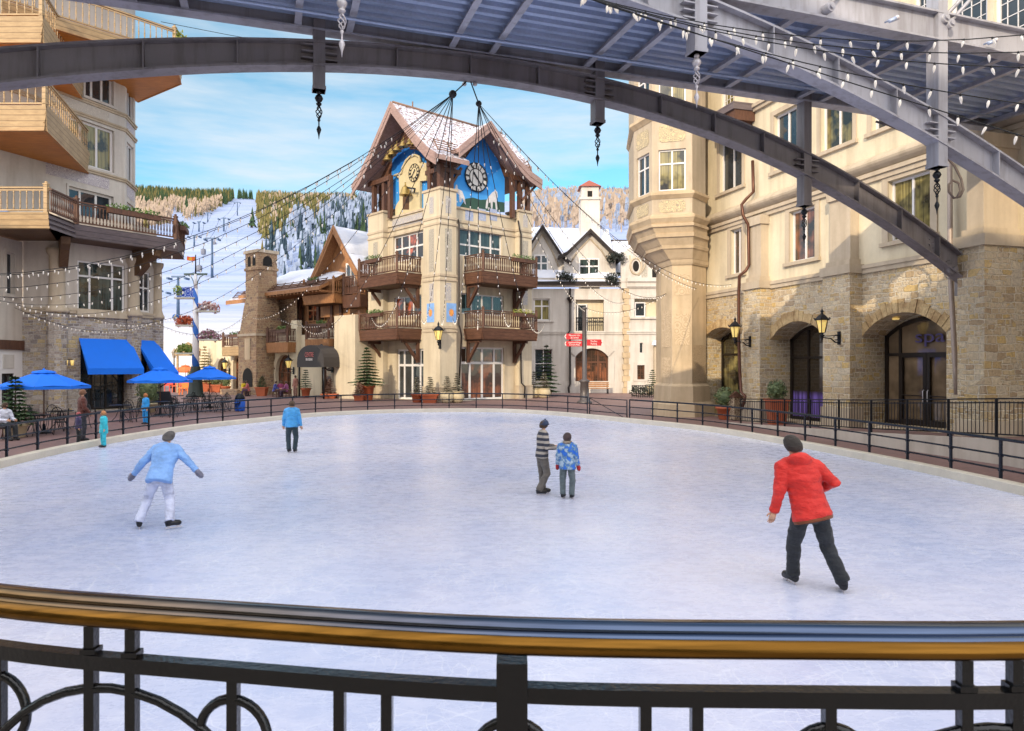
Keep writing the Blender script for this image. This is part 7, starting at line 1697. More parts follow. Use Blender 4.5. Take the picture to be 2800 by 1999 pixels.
potted(1459, 54.6, 1.35, 0.48, 0.5, 0.75, 'round', FROST, STONEPOT, 'frosted conifer in a pale urn, left one of two beside the big spruce'); potted(1487, 54.4, 1.3, 0.48, 0.5, 0.75, 'round', FROST, STONEPOT, 'frosted conifer in a pale urn, right one of two beside the big spruce')
potted(1494, 57.2, 3.9, 1.15, 0.5, 0.4, 'flower', NEED, STONEPOT, 'tall dark spruce against the pale lodge right of the clock tower', dens=1.7)
potted(716, 57.6, 0.95, 0.45, 0.42, 0.72, 'square', NEED, TERRA, 'dark dwarf conifer in a terracotta box by the chimney foot'); potted(836, 54.8, 1.5, 0.5, 0.36, 0.75, 'flower', NEED, TERRA, 'green conifer in a red pot left of the awning pole'); potted(903, 53.6, 1.2, 0.45, 0.55, 0.35, 'square', PINKT, TERRA, 'reddish conifer in a low box under the right end of the awning')
potted(1784, 61.0, 1.5, 0.55, 0.6, 0.7, 'round', NEED, STONEPOT, 'green conifer in a pale bowl by the lodge porch')
potted(1984, 32.6, 0.95, 0.52, 0.42, 0.6, 'flower', BOXW, TERRA, 'rounded boxwood in a terracotta pot before the first arch', ball=True); potted(2018, 33.2, 0.9, 0.5, 0.42, 0.5, 'flower', BOXW, TERRA, 'second dark boxwood half hidden behind the copper downpipe', ball=True)
potted(2124, 29.3, 0.85, 0.42, 0.38, 1.05, 'square', BOXW, TERRA, 'clipped shrub in a tall terracotta box behind the black fence', ball=True, z=0.08)
potted(592, 66, 1.2, 0.55, 0.6, 0.7, 'square', BOXW, TERRA, 'round shrub in a terracotta box by the arched doors far left', ball=True); potted(618, 64.5, 1.2, 0.45, 0.4, 0.6, 'flower', BOXW, TERRA, 'small shrub in a pot between the arched doors far left', ball=True); potted(527, 70, 1.3, 0.5, 0.7, 1.0, 'square', BOXW, TERRA, 'shrub in a large terracotta planter behind the striped pole', ball=True); potted(560, 68, 3.6, 1.2, 0.6, 0.9, 'square', leaf_mat('pale_gold_twigs', (0.2, 0.16, 0.05), (0.5, 0.4, 0.15)), TERRA, 'pale golden conifer right behind the striped pole')
potted(42, 24.5, 1.7, 0.6, 0.4, 0.5, 'flower', NEED, STONEPOT, 'dark conifer in a pot at the far left terrace edge', dens=1.3); potted(405, 37.6, 1.7, 0.6, 0.42, 0.5, 'flower', BOXW, STONEPOT, 'olive green bush against the corner pier of the left hotel', ball=True)
# ------------------------------------------------------------------ wall lanterns
def lantern(name, label, base, out, size=1.0, arm=0.55, drop=0.0, glow=LAMPGLASS, group=None):
    """bracket from the wall point base, lamp carried at the end of out"""
    base, out = Vector(base), Vector(out).normalized(); t = thing(name, label, 'lantern', base, group=group); s = size
    o = MB(); o.frame_box(base-Vector((0, 0, 0.25*s))-out.orthogonal().normalized()*0.0-Vector((out.y, -out.x, 0))*0.07*s, Vector((out.y, -out.x, 0))*0.14*s, out*0.04, (0, 0, 0.5*s))
    c = base+out*arm*s; o.tube([base-Vector((0, 0, 0.18*s)), base+out*0.2*s-Vector((0, 0, 0.16*s)), base+out*0.4*s-Vector((0, 0, 0.02*s)), c+Vector((0, 0, 0.02*s))], 0.025*s, 6)
    o.tube([base+out*(0.16+0.1*math.cos(a))*s+Vector((0, 0, (0.02+0.1*math.sin(a))*s)) for a in [k*PI/6 for k in range(11)]], 0.018*s, 5); o.tube([base+Vector((0, 0, 0.1*s)), c+Vector((0, 0, 0.06*s))], 0.018*s, 5)
    o.lathe(c, [(0.02*s, -0.1*s), (0.05*s, -0.05*s), (0.03*s, 0), (0.07*s, 0.06*s), (0.1*s, 0.10*s), (0.04*s, 0.14*s), (0.09*s, 0.18*s), (0.12*s, 0.2*s)], 8); o.build('bracket', IRON, t)
    z0 = 0.2*s; o = MB(); o.lathe(c, [(0.115*s, z0), (0.215*s, z0+0.46*s)], 6, sm=False); o.build('glass', glow, t)
    o = MB()
    for k in range(6): a = 2*PI*k/6; o.tube([c+Vector((0.12*s*math.cos(a), 0.12*s*math.sin(a), z0)), c+Vector((0.225*s*math.cos(a), 0.225*s*math.sin(a), z0+0.47*s))], 0.014*s, 4)
    o.lathe(c, [(0.27*s, z0+0.46*s), (0.28*s, z0+0.5*s), (0.15*s, z0+0.64*s), (0.06*s, z0+0.7*s), (0.04*s, z0+0.76*s), (0.07*s, z0+0.8*s), (0.02*s, z0+0.88*s), (0.005, z0+0.96*s)], 6, sm=False)
    for k in range(6): a = 2*PI*k/6; o.tube([c+Vector((0.26*s*math.cos(a), 0.26*s*math.sin(a), z0+0.46*s)), c+Vector((0.32*s*math.cos(a), 0.32*s*math.sin(a), z0+0.56*s))], 0.018*s, 4)
    o.build('frame', IRON, t); return t
s_, z_ = FW.px(2052, 935, 0.55); lantern('wall_lantern', 'black lantern on a scrolled bracket next to the copper downpipe', FW.pt(s_, z_, 0.56), FW.n, 0.96, 0.8)
s_, z_ = FW.px(2296, 925, 0.55); lantern('wall_lantern', 'large black lantern on a scrolled bracket between the second and spa arches', FW.pt(s_, z_, 0.56), FW.n, 0.96, 0.8)
c_ = TL.pt(0, 3.95); lantern('wall_lantern', 'yellow lit lantern hung on the corner of the clock tower', c_, Vector((-0.05, -1, 0)), 1.3, 0.5)
for u, v, off, lb, sz in ((909, 1002, 0.05, 'bright gold lantern at the right end of the black awning', 2.0), (803, 1014, 0.4, 'small lantern on the pilaster left of the black awning', 1.2), (735, 1014, 0.05, 'small lantern on the wall right of the stone chimney', 1.2), (628, 1016, 0.05, 'small lantern on the wall between the arched doors left of the chimney', 1.2)):
    s_, z_ = RP.px(u, v, off); lantern('wall_lantern', lb, RP.pt(s_, z_, off), RP.n, sz, 0.4)
s_, z_ = 0.45, 3.1; a_ = MB()
t = thing('wall_lantern', 'yellow two part lamp under the large blue awning', 'lantern', LB.pt(0.25, 2.75, 0.05)); a_.lathe(LB.pt(0.32, 2.5, 0.25), [(0.07, 0), (0.1, 0.28)], 6); a_.lathe(LB.pt(0.62, 2.5, 0.25), [(0.07, 0), (0.1, 0.28)], 6); a_.build('glass', LAMPGLASS, t); a_ = MB(); a_.tube([LB.pt(0.25, 2.82, 0.02), LB.pt(0.32, 2.82, 0.25), LB.pt(0.62, 2.82, 0.25)], 0.02, 5); a_.build('arm', IRON, t)
# ------------------------------------------------------------------ signpost with three red arrow signs
sx0, sy0, _ = GP_(1598, 46.5); t = thing('signpost', 'grey post carrying three red arrow signs beyond the rink gate', 'signpost', (sx0, sy0, 0.03))
POSTM = plain('post_paint', S(92, 86, 86), 0.45, 0.3)
o = MB(); o.lathe((sx0, sy0, 0.03), [(0.5, 0), (0.5, 0.1), (0.42, 0.16), (0.3, 0.22), (0.27, 1.35), (0.34, 1.4), (0.34, 1.5), (0.22, 1.56), (0.15, 1.6), (0.14, 6.1), (0.17, 6.15), (0.17, 6.25), (0.02, 6.3)], 14); o.build('post', POSTM, t)
REDS = plain('red_sign', (0.55, 0.02, 0.03), 0.5, 0, 0.1); WL_ = plain('white_sign_lettering', (0.85, 0.82, 0.80), 0.5)
SPW = WP((sx0, sy0), (1, 0), (0, -1)); kk = 46.5/F
def arrow(u0, u1, v0, v1, txt):
    a, b_ = (u0-1598)*kk, (u1-1598)*kk; z1, z0 = CAMZ-(v0-1000)*kk, CAMZ-(v1-1000)*kk; zm = (z0+z1)/2; sg = 1 if b_ > abs(a) else -1
    ins = 0.14*sg
    far, near = (b_, a) if sg > 0 else (a, b_)
    q = [(near, z0), (near, z1), (far-ins, z1), (far, lerp(zm, z1, 0.25)), (far, lerp(zm, z0, 0.25)), (far-ins, z0)]
    o = MB(); o.prism([SPW.pt(x, z, 0.2) for x, z in q], (0, 0.05, 0)); sgn = o.build('arrow_sign', REDS, t)
    for i, line in enumerate(txt): put_text(line, (z1-z0)*0.42, SPW, (a+b_)/2-0.08*sg, lerp(z1, z0, 0.3+0.4*i), 0.208, WL_, sgn, sx=0.8)
    o = MB()
    xx = far-ins*0.7
    o.bar(SPW.pt(xx, lerp(z0, z1, 0.15), 0.206), SPW.pt(xx+ins*0.5, zm, 0.206), 0.05, 0.01, SPW.n); o.bar(SPW.pt(xx, lerp(z0, z1, 0.85), 0.206), SPW.pt(xx+ins*0.5, zm, 0.206), 0.05, 0.01, SPW.n); o.build('arrowhead', WL_, sgn)
arrow(1543, 1591, 913, 929, ('Mountain Lifts', 'Ski School')); arrow(1543, 1591, 933, 948, ('Lionshead Village', 'Concert Plaza')); arrow(1604, 1648, 929, 946, ('The Bus', 'Parking'))
# bench and small iron barrier by the lodge
bx0, by0, _ = GP_(1635, 62.2); t = thing('park_bench', 'brown slatted bench under the arched lodge window', 'bench', (bx0, by0, 0.03))
o = MB(); 
for i in range(4): o.box((bx0, by0-0.25+0.15*i, 0.5), (2.0, 0.12, 0.05))
o.build('seat', WOOD_BR, t); o = MB()
for i in range(3): o.box((bx0, by0+0.38, 0.66+0.16*i), (2.0, 0.05, 0.12))
o.build('backrest', WOOD_BR, t)
for sg in (-0.85, 0.85): o = MB(); o.bar((bx0+sg, by0-0.25, 0.03), (bx0+sg, by0-0.25, 0.5), 0.07, 0.07); o.bar((bx0+sg, by0+0.4, 0.03), (bx0+sg, by0+0.4, 1.05), 0.07, 0.07); o.build('leg', IRON, t)
fx0, fy0, _ = GP_(1728, 55); fx1 = GP_(1812, 54)[0]; t = thing('iron_barrier', 'short ornate black iron barrier between the lodge and the carved column', 'barrier', ((fx0+fx1)/2, 54.5, 0.03))
o = MB(); n = 14
for i in range(n+1): x = lerp(fx0, fx1, i/n); o.tube([(x, 55-i/n, 0.05), (x, 55-i/n, 1.0)], 0.022, 5)
for z in (0.95, 0.15): o.tube([(fx0, 55, z), (fx1, 54, z)], 0.03, 5)
for i in range(n): x = lerp(fx0, fx1, (i+0.5)/n); o.tube([(x+0.08*math.cos(a), 55-i/n, 0.55+0.22*math.sin(a)) for a in [k*PI/5 for k in range(10)]], 0.02, 4, closed=True)
o.build('bars', IRON, t); o = MB()
for k in range(8): leafy(o, (lerp(fx0, fx1, (k+.5)/8), 55.2-k/8, 0.55), 0.42, 60, 0.13)
o.build('shrub', leaf_mat('bare_hedge', (0.03, 0.035, 0.02), (0.12, 0.12, 0.08)), t)
# ------------------------------------------------------------------ striped pole with painted panels and flower shelves
mx, my, _ = GP_(535, 56); t = thing('striped_pole', 'blue and white striped festival pole with painted flower shelves and an orange pennant', 'pole', (mx, my, 0.03)); k_ = 56/F
m, nt, b = newmat('spiral_stripes'); tcx = N(nt, 'ShaderNodeTexCoord'); sx_ = N(nt, 'ShaderNodeSeparateXYZ'); nt.links.new(tcx.outputs['Object'], sx_.inputs[0])
ang = math_(nt, 'DIVIDE', math_(nt, 'ARCTAN2', sx_.outputs[1], sx_.outputs[0]), 2*PI); fr = math_(nt, 'FRACT', math_(nt, 'ADD', ang, math_(nt, 'DIVIDE', sx_.outputs[2], 2.6)))
nt.links.new(ramp(nt, fr, [(0.0, (0.80, 0.80, 0.84)), (0.62, (0.80, 0.80, 0.84)), (0.63, (0.02, 0.14, 0.56)), (0.99, (0.02, 0.14, 0.56))]), b.inputs['Base Color']); b.inputs['Roughness'].default_value = 0.5
zz = lambda v: CAMZ-(v-1000)*k_
o = MB(); o.cyl((mx, my, 1.5), (mx, my, zz(790)), 0.30, 0.17, 14); o.cyl((mx, my, zz(790)), (mx, my, zz(750)), 0.15, 0.11, 12); o.build('pole', m, t)
o = MB(); o.cyl((mx, my, zz(755)), (mx, my, zz(697)), 0.07, 0.04, 8); o.build('mast', IRON, t)
o = MB(); o.lathe((mx, my, 0.03), [(0.72, 0), (0.72, 0.1), (0.58, 0.25), (0.45, 1.6), (0.36, 2.2), (0.33, 2.4)], 12); o.build('base', plain('dark_green_cone', S(30, 42, 38), 0.6), t)
def PX(u, v, dy=0.0): return Vector((mx+(u-535)*k_, my+dy, zz(v)))
o = MB(); o.tube([PX(503, 749), PX(567, 749)], 0.05, 6); o.tube([PX(503, 752), PX(567, 752)], 0.04, 6)
for sg in (-1, 1): o.tube([PX(535+sg*22, 752), PX(535+sg*12, 758), PX(535+sg*6, 770), PX(535+sg*4, 780)], 0.04, 5)
o.build('cross_arm', plain('grey_green_paint', S(110, 130, 120), 0.5), t)
o = MB(); o.poly([PX(535, 702), PX(535, 714), PX(520, 714), PX(511, 712), PX(511, 701), PX(522, 703)]); o.build('pennant', plaque_mat('orange_pennant', (0.85, 0.14, 0.03), (0.85, 0.45, 0.04), 1.5, 0.55, False), t)
FLW = [leaf_mat('red_flowers', (0.35, 0.03, 0.03), (0.75, 0.22, 0.08)), leaf_mat('mixed_flowers', (0.10, 0.22, 0.05), (0.60, 0.18, 0.40)), leaf_mat('white_red_flowers', (0.50, 0.12, 0.10), (0.7, 0.68, 0.66)), leaf_mat('green_flowers', (0.06, 0.25, 0.05), (0.4, 0.36, 0.08))]
SHELF = plain('shelf_paint', S(190, 190, 180), 0.6)
def shelf(u0, u1, vt, vb, mat, pnl=None):
    o = MB(); a, b_ = PX(u0, vb), PX(u1, vb); o.frame_box((a.x, my-0.3, a.z-0.12), (b_.x-a.x, 0, 0), (0, 0.6, 0), (0, 0, 0.12)); sh = o.build('shelf', SHELF, t)
    if pnl: o = MB(); o.prism([PX(u0+4, vb-1), PX(u1, vb-1), PX(u1, vt+5), PX((u0+u1)/2+8, vt), PX((u0+u1)/2-12, vt+2), PX(u0+8, vt+9)], (0, 0.05, 0)); o.build('painted_panel', pnl, sh)
    else:
        o = MB(); n = 6
        for i in range(n): q = PX(lerp(u0+4, u1-4, (i+.5)/n), lerp(vb-3, vt+7, math.sin(PI*(i+0.8)/n)*0.8)); leafy(o, q, 0.42, 70, 0.15, (1, 0.7, 0.9))
        o.build('flowers', mat, sh)
shelf(480, 536, 785, 814, None, plaque_mat('blue_openwork', (0.01, 0.06, 0.50), (0.42, 0.52, 0.80), 2.4, 0.58)); shelf(540, 597, 826, 850, FLW[2]); shelf(484, 532, 865, 889, FLW[0]); shelf(546, 600, 905, 928, FLW[1]); shelf(484, 534, 942, 965, FLW[3])
o = MB(); leafy(o, PX(487, 795), 0.4, 80, 0.16); o.build('flowers', FLW[3], t)
o = MB(); o.ball(PX(481, 868), 0.27, 12, 8); o.tube([PX(481, 868), PX(500, 880)], 0.03, 5); o.build('globe', plaque_mat('blue_globe', (0.05, 0.2, 0.6), (0.55, 0.5, 0.4), 1.6, 0.55, False), t)
# street lamp and arch behind
x, y, _ = GP_(476, 66); t = thing('street_lamp', 'old style street lamp far behind by the blue awning', 'street lamp', (x, y, 0.03)); o = MB(); o.cyl((x, y, 0.03), (x, y, 3.2), 0.09, 0.05, 8); o.build('post', IRON, t); o = MB(); o.lathe((x, y, 3.2), [(0.12, 0), (0.24, 0.5), (0.28, 0.52), (0.1, 0.75), (0.02, 0.95)], 6, sm=False); o.build('lamp', plain('lamp_grey', S(150, 140, 130), 0.5), t)
x, y, _ = GP_(513, 64); t = thing('timber_portal', 'small pale timber portal left of the striped pole', 'portal', (x, y, 0.03)); 
for dx_ in (-0.9, 0.9): o = MB(); o.box((x+dx_, y, 1.9), (0.14, 0.14, 3.8)); o.build('post', WOOD_TAN, t)
o = MB(); o.box((x, y, 3.6), (2.2, 0.3, 0.45)); o.prism([(x-1.3, y, 3.85), (x+1.3, y, 3.85), (x, y, 4.6)], (0, 0.25, 0)); o.build('lintel', WOOD_TAN, t)
for u, Y, col, lb in ((457, 68, (0.70, 0.06, 0.03), 'red cafe chair far behind, leftmost near the hotel corner'), (486, 66, (0.75, 0.12, 0.03), 'red orange cafe chair behind the middle blue umbrella'), (500, 70, (0.72, 0.04, 0.05), 'bright red cafe chair below the orange umbrella'), (506, 60, (0.85, 0.20, 0.02), 'orange cafe chair left of the dark pole base')):
    x, y, z = GP_(u, Y); t = thing('cafe_chair', lb, 'chair', (x, y, z)); mt = plain('chair_paint_%d' % u, col, 0.5)
    o = MB(); o.box((x, y, 0.62), (0.85, 0.7, 0.08)); o.build('seat', mt, t); o = MB(); o.box((x, y+0.32, 1.0), (0.85, 0.06, 0.75)); o.build('backrest', mt, t)
    for sx2, sy2 in ((-1, -1), (1, -1), (-1, 1), (1, 1)): o = MB(); o.box((x+sx2*0.36, y+sy2*0.28, 0.32), (0.06, 0.06, 0.58)); o.build('leg', mt, t)
# ------------------------------------------------------------------ people
SKIN = plain('skin', S(214, 164, 134), 0.55, 0, 0.06, 3, 40, 0.02)
KF = 0.76; LIPS = plain('lips', S(170, 96, 86), 0.5)
def skin_mesh(pts, edges, rad, sub=1, flat=True):
    k = KF if flat else 1.0
    me = bpy.data.meshes.new('t'); me.from_pydata([(p[0], p[1]/k, p[2]) for p in pts], edges, []); ob = bpy.data.objects.new('t', me); COL.objects.link(ob)
    ms = ob.modifiers.new('s', 'SKIN'); ms.use_smooth_shade = True
    if not me.skin_vertices: bpy.context.view_layer.objects.active = ob; bpy.ops.mesh.customdata_skin_add()
    for v, r in zip(me.skin_vertices[0].data, rad): v.radius = (r, r) if not isinstance(r, tuple) else r
    for v in me.skin_vertices[0].data: v.use_root = False
    me.skin_vertices[0].data[0].use_root = True
    sb = ob.modifiers.new('b', 'SUBSURF'); sb.levels = sub; sb.render_levels = sub
    bpy.context.view_layer.update()
    out = bpy.data.meshes.new_from_object(ob.evaluated_get(bpy.context.evaluated_depsgraph_get()))
    bpy.data.objects.remove(ob); bpy.data.meshes.remove(me)
    for v in out.vertices: v.co.y *= k
    for p in out.polygons: p.use_smooth = True
    return out
def add_me(o, me):
    n = len(o.v); o.v += [v.co.copy() for v in me.vertices]
    for p in me.polygons: o.f.append(tuple(n+i for i in p.vertices)); o.sm.append(True); o.mi.append(0)
def fuse(o, vox, amp, seed):
    """melt the lofted pieces of a garment into one continuous, slightly creased skin"""
    me = o.data('t', []); ob = bpy.data.objects.new('t', me); COL.objects.link(ob)
    r = ob.modifiers.new('r', 'REMESH'); r.mode = 'VOXEL'; r.voxel_size = vox; r.use_smooth_shade = True
    sm = ob.modifiers.new('s', 'SMOOTH'); sm.iterations = 7; sm.factor = 0.5
    bpy.context.view_layer.update(); out = bpy.data.meshes.new_from_object(ob.evaluated_get(bpy.context.evaluated_depsgraph_get())); bpy.data.objects.remove(ob); bpy.data.meshes.remove(me)
    nr_ = [v.normal.copy() for v in out.vertices]
    for v, n in zip(out.vertices, nr_):
        p = v.co; k = mnoise.noise(Vector((p.x*6+seed, p.y*6, p.z*13)))+0.5*mnoise.noise(Vector((p.x*15, p.y*15+seed, p.z*26))); v.co = p+n*(amp*(k if k > 0 else k*1.5)+0.004)
    q = MB(); add_me(q, out); bpy.data.meshes.remove(out); return q
def chain(o, pts, rad, n=8): o.tube(pts, rad, n)
def figure(label, loc, yaw, J, cols, H=1.75, hair='cap', hat=None, skates=True, hood=False, coat_len=0.0, group=None, scarf=None, gloves=None, hsz=1.0, stripes=None, bulk=1.0, sit=False):
    """J: joints in metres in the figure's own frame (x right, y ahead, z up)"""
    t = thing('person', label, 'person', loc, yaw, group)
    s = H/1.75; g = lambda k: Vector(J[k])
    hip, chest, neck, head = g('hip'), g('chest'), g('neck'), g('head'); up = (head-neck).normalized(); fw = Vector(J.get('look', (0, 1, 0))).normalized()
    side = fw.cross(Vector((0, 0, 1))).normalized()
    waist = hip.lerp(chest, 0.45); hr = 0.092*s*hsz
    # one continuous body
    pts = [hip, waist, chest, chest.lerp(neck, 0.72), neck, neck.lerp(head, 0.45), head-up*hr*0.25, head+up*hr*0.55]; rad = [0.12*s, 0.105*s, 0.125*s, 0.075*s, 0.052*s, 0.055*s, hr*0.92, hr*0.80]
    ed = [(i, i+1) for i in range(7)]
    def limb(start, names, rr):
        prev = start
        for nme, r in zip(names, rr): pts.append(g(nme)); rad.append(r*s); ed.append((prev, len(pts)-1)); prev = len(pts)-1
        return prev
    for sd in 'LR':
        limb(3, ['sh'+sd, 'el'+sd, 'wr'+sd], [0.065, 0.042, 0.028]); limb(0, ['hp'+sd, 'kn'+sd, 'an'+sd], [0.085, 0.055, 0.038])
    o = MB(); add_me(o, skin_mesh(pts, ed, rad, 2))
    o.tube([head+fw*hr*0.86+up*hr*0.12, head+fw*hr*1.08-up*hr*0.14, head+fw*hr*0.92-up*hr*0.2], [hr*0.08, hr*0.15, hr*0.1], 6)
    for sg in (-1, 1): o.ball(head+side*(sg*hr*0.93), hr*0.22, 6, 5, (0.5, 0.8, 1.2))
    for sd, sg in (('L', -1), ('R', 1)):
        w_, e_ = g('wr'+sd), g('el'+sd); d = (w_-e_).normalized(); d = Vector(J.get('hd'+sd, d)).normalized(); ac = d.cross(fw).normalized() if d.cross(fw).length > 0.1 else side; ac = -ac if ac.dot(fw) < 0 and False else ac
        pn = ac.cross(d).normalized(); pl = 0.09*s
        o.tube([w_, w_+d*pl*0.4, w_+d*pl], [0.026*s, 0.036*s, 0.036*s], 8)
        for i, (off, L) in enumerate(((-0.028, 0.062), (-0.010, 0.072), (0.010, 0.067), (0.027, 0.052))):
            b_ = w_+d*pl*0.88+ac*off*s; o.tube([b_, b_+d*L*0.45*s+pn*0.004*s, b_+d*L*0.8*s+pn*0.016*s, b_+d*L*s+pn*0.03*s], [0.0095*s, 0.009*s, 0.008*s, 0.006*s], 6)
        b_ = w_+d*pl*0.3-ac*0.03*s; o.tube([b_, b_-ac*0.022*s+d*0.02*s+pn*0.008*s, b_-ac*0.028*s+d*0.05*s+pn*0.018*s], [0.012*s, 0.0105*s, 0.008*s], 6)
    bd = o.build('body', SKIN, None); setparent(bd, t); bd.location = (0, 0, 0)
    def part(nm, ob, mat):
        q = ob.build(nm, mat, None); setparent(q, t); return q
    # jacket: lofted torso and sleeves
    b = bulk
    def loft(o, secs, n=16):
        base = len(o.v); m_ = len(secs)
        for i, (c, rx, ry) in enumerate(secs):
            tg = (secs[min(i+1, m_-1)][0]-secs[max(i-1, 0)][0]); tg = tg.normalized() if tg.length > 1e-4 else Vector((0, 0, 1))
            if tg.z < 0: tg = -tg
            sx2 = (side-tg*side.dot(tg)).normalized(); fy = tg.cross(sx2)
            for k in range(n): a = 2*PI*k/n; o.v.append(c+sx2*(rx*s*math.cos(a))+fy*(ry*s*math.sin(a)))
        for i in range(m_-1):
            for k in range(n): o.f.append((base+i*n+k, base+i*n+(k+1) % n, base+(i+1)*n+(k+1) % n, base+(i+1)*n+k)); o.sm.append(True); o.mi.append(0)
        o.f.append(tuple(base+k for k in range(n))[::-1]); o.sm.append(False); o.mi.append(0); o.f.append(tuple(base+(m_-1)*n+k for k in range(n))); o.sm.append(False); o.mi.append(0)
    dn = (hip-chest).normalized(); hemc = hip+dn*(0.09*s+coat_len)
    o = MB()
    loft(o, [(hemc, .195*b, .150*b), (hemc-dn*0.02*s, .205*b, .158*b), (hip, .192*b, .148*b), (waist, .172*b, .128*b), (chest, .198*b, .138*b), (chest.lerp(neck, 0.45), .20*b, .130*b), (chest.lerp(neck, 0.66), .180*b, .116*b), (chest.lerp(neck, 0.82), .115*b, .098*b), (neck, .075, .075), (neck+up*0.03*s, .07, .07)])
    for sd in 'LR':
        sh_, el_, wr_ = g('sh'+sd), g('el'+sd), g('wr'+sd); c0_ = sh_-(el_-sh_).normalized()*0.035*s+(chest.lerp(neck, 0.6)-sh_).normalized()*0.05*s
        bulge = (el_-sh_.lerp(wr_, 0.5))*0.12
        o.tube([c0_, sh_, sh_.lerp(el_, 0.3), sh_.lerp(el_, 0.7), el_+bulge, el_.lerp(wr_, 0.35), el_.lerp(wr_, 0.8), wr_, wr_+(wr_-el_).normalized()*0.012*s], [.056*s*b, .079*s*b, .075*s*b, .066*s*b, .062*s*b, .056*s*b, .048*s*b, .050*s*b, .03*s*b], 10)
    for sd in 'LR': o.tube([neck-up*0.035*s, (neck-up*0.03*s).lerp(g('sh'+sd), 0.5)+Vector((0, 0, 0.012*s)), g('sh'+sd)], [.066*s, .070*s*b, .072*s*b], 10)
    for sd in 'LR': o.ball(g('sh'+sd)+(chest.lerp(neck, 0.6)-g('sh'+sd)).normalized()*0.015*s, 0.074*s*b, 12, 8)
    if hood: o.ball(neck-fw*0.09*s-up*0.01, 0.12*s, 12, 8, (1.2, 0.7, 0.7))
    near = loc[1] < 24; o = fuse(o, 0.011 if near else 0.02, 0.010*s, len(label)); jk = part('jacket', o, cols['jacket'])
    if cols.get('hem'):
        o = MB(); loft(o, [(hemc+dn*0.03*s, .185*b, .14*b), (hemc+dn*0.028*s, .199*b, .153*b), (hemc-dn*0.01*s, .203*b, .157*b)]); part('hem', o, cols['hem'])
    # trousers
    o = MB(); hc = (g('hpL')+g('hpR'))/2
    loft(o, [(hip+Vector((0, 0, 0.03*s)), .165, .12), (hip.lerp(hc, 0.6), .172, .132), (hc+Vector((0, 0, -0.05*s)), .165, .13), (hc+Vector((0, 0, -0.11*s)), .10, .10)])
    for sd, sg in (('L', -1), ('R', 1)):
        h_, k_2, a_2 = g('hp'+sd), g('kn'+sd), g('an'+sd); h2 = h_+Vector((0, 0, 0.02*s))
        o.tube([h2, h2.lerp(k_2, 0.2), h2.lerp(k_2, 0.6), k_2, k_2.lerp(a_2, 0.35), k_2.lerp(a_2, 0.75), a_2+(a_2-k_2).normalized()*0.02*s], [.085*s, .104*s, .094*s, .080*s, .078*s, .074*s, .078*s], 12)
    o = fuse(o, 0.011 if near else 0.02, 0.008*s, len(label)+3); part('trousers', o, cols['trousers'])
    # boots and blades
    for sd in 'LR':
        a_2 = g('an'+sd); td = Vector(J.get('toe'+sd, fw)).normalized(); z0 = a_2.z
        o = MB(); heel = a_2-td*0.05*s+Vector((0, 0, -0.055*s)); toe = a_2+td*0.19*s+Vector((0, 0, -0.062*s))
        o.tube([a_2+(g('kn'+sd)-a_2).normalized()*0.07*s, a_2, heel], [0.062*s, 0.058*s, 0.045*s], 10); o.tube([heel-td*0.015*s, heel.lerp(toe, 0.5)+Vector((0, 0, 0.014*s)), toe-td*0.03*s, toe], [0.042*s, 0.05*s, 0.046*s, 0.02*s], 10)
        bt = part('boot', o, cols['boots'])
        if skates:
            o = MB(); lo = Vector((0, 0, -0.07*s)); o.bar(heel+lo-td*0.02*s, toe+lo+td*0.01*s, 0.006, 0.022*s)
            for q in (0.15, 0.75): p = heel.lerp(toe, q); o.bar(p+Vector((0, 0, -0.035*s)), p+lo, 0.02*s, 0.04*s, td)
            bl = o.build('blade', SILVER, None); setparent(bl, bt)
    # hair, hats
    def dome(sc, tilt, lowcut, mat, nm):
        o = MB(); n, mrow = 16, 8; base = []
        for i in range(mrow+1):
            ph = PI/2-(PI/2+lowcut)*i/mrow
            for k in range(n):
                a = 2*PI*k/n; r = hr*sc*math.cos(ph); wob = 1+0.035*math.sin(5*a+3*i)+0.02*math.sin(13*a+i)
                base.append(head+up*(hr*sc*1.12*math.sin(ph))+side*(r*math.cos(a)*wob)+fw*(r*math.sin(a)*wob-tilt*hr))
        o.faces(base, [(i*n+k, i*n+(k+1) % n, (i+1)*n+(k+1) % n, (i+1)*n+k) for i in range(mrow) for k in range(n)], True); return part(nm, o, mat)
    if cols.get('hair') and hair: dome(1.13, 0.16, 0.72 if hair == 'cap' else 0.9, cols['hair'], 'hair')
    if hair == 'long':
        o = MB(); o.tube([head-fw*hr*0.6, neck-fw*0.06*s, chest.lerp(neck, 0.5)-fw*0.15*s], [hr*0.9, hr*0.7, hr*0.3], 8); part('ponytail', o, cols['hair'])
    if hat:
        hh = dome(1.17, 0.05, 0.12, hat, 'hat'); o = MB(); o.tube([head+up*hr*0.15+side*(hr*1.15*math.cos(a))+fw*(hr*1.15*math.sin(a)) for a in [2*PI*k/16 for k in range(16)]], hr*0.17, 6, closed=True); q = o.build('hat_brim', hat, None); setparent(q, hh)
        o = MB(); o.ball(head+up*hr*1.36, hr*0.22, 8, 6); q = o.build('bobble', hat, None); setparent(q, hh)
    if scarf: o = MB(); o.tube([neck+up*0.02*s+side*(0.085*s*math.cos(a))+fw*(0.085*s*math.sin(a)) for a in [2*PI*k/14 for k in range(14)]], 0.045*s, 7, closed=True); part('scarf', o, scarf)
    if gloves:
        for sd in 'LR':
            w_, e_ = g('wr'+sd), g('el'+sd); d = (w_-e_).normalized(); o = MB(); o.tube([w_-d*0.02*s, w_+d*0.03*s, w_+d*0.09*s, w_+d*0.14*s, w_+d*0.17*s], [0.04*s, 0.05*s, 0.056*s, 0.045*s, 0.02*s], 8); part('glove', o, gloves)
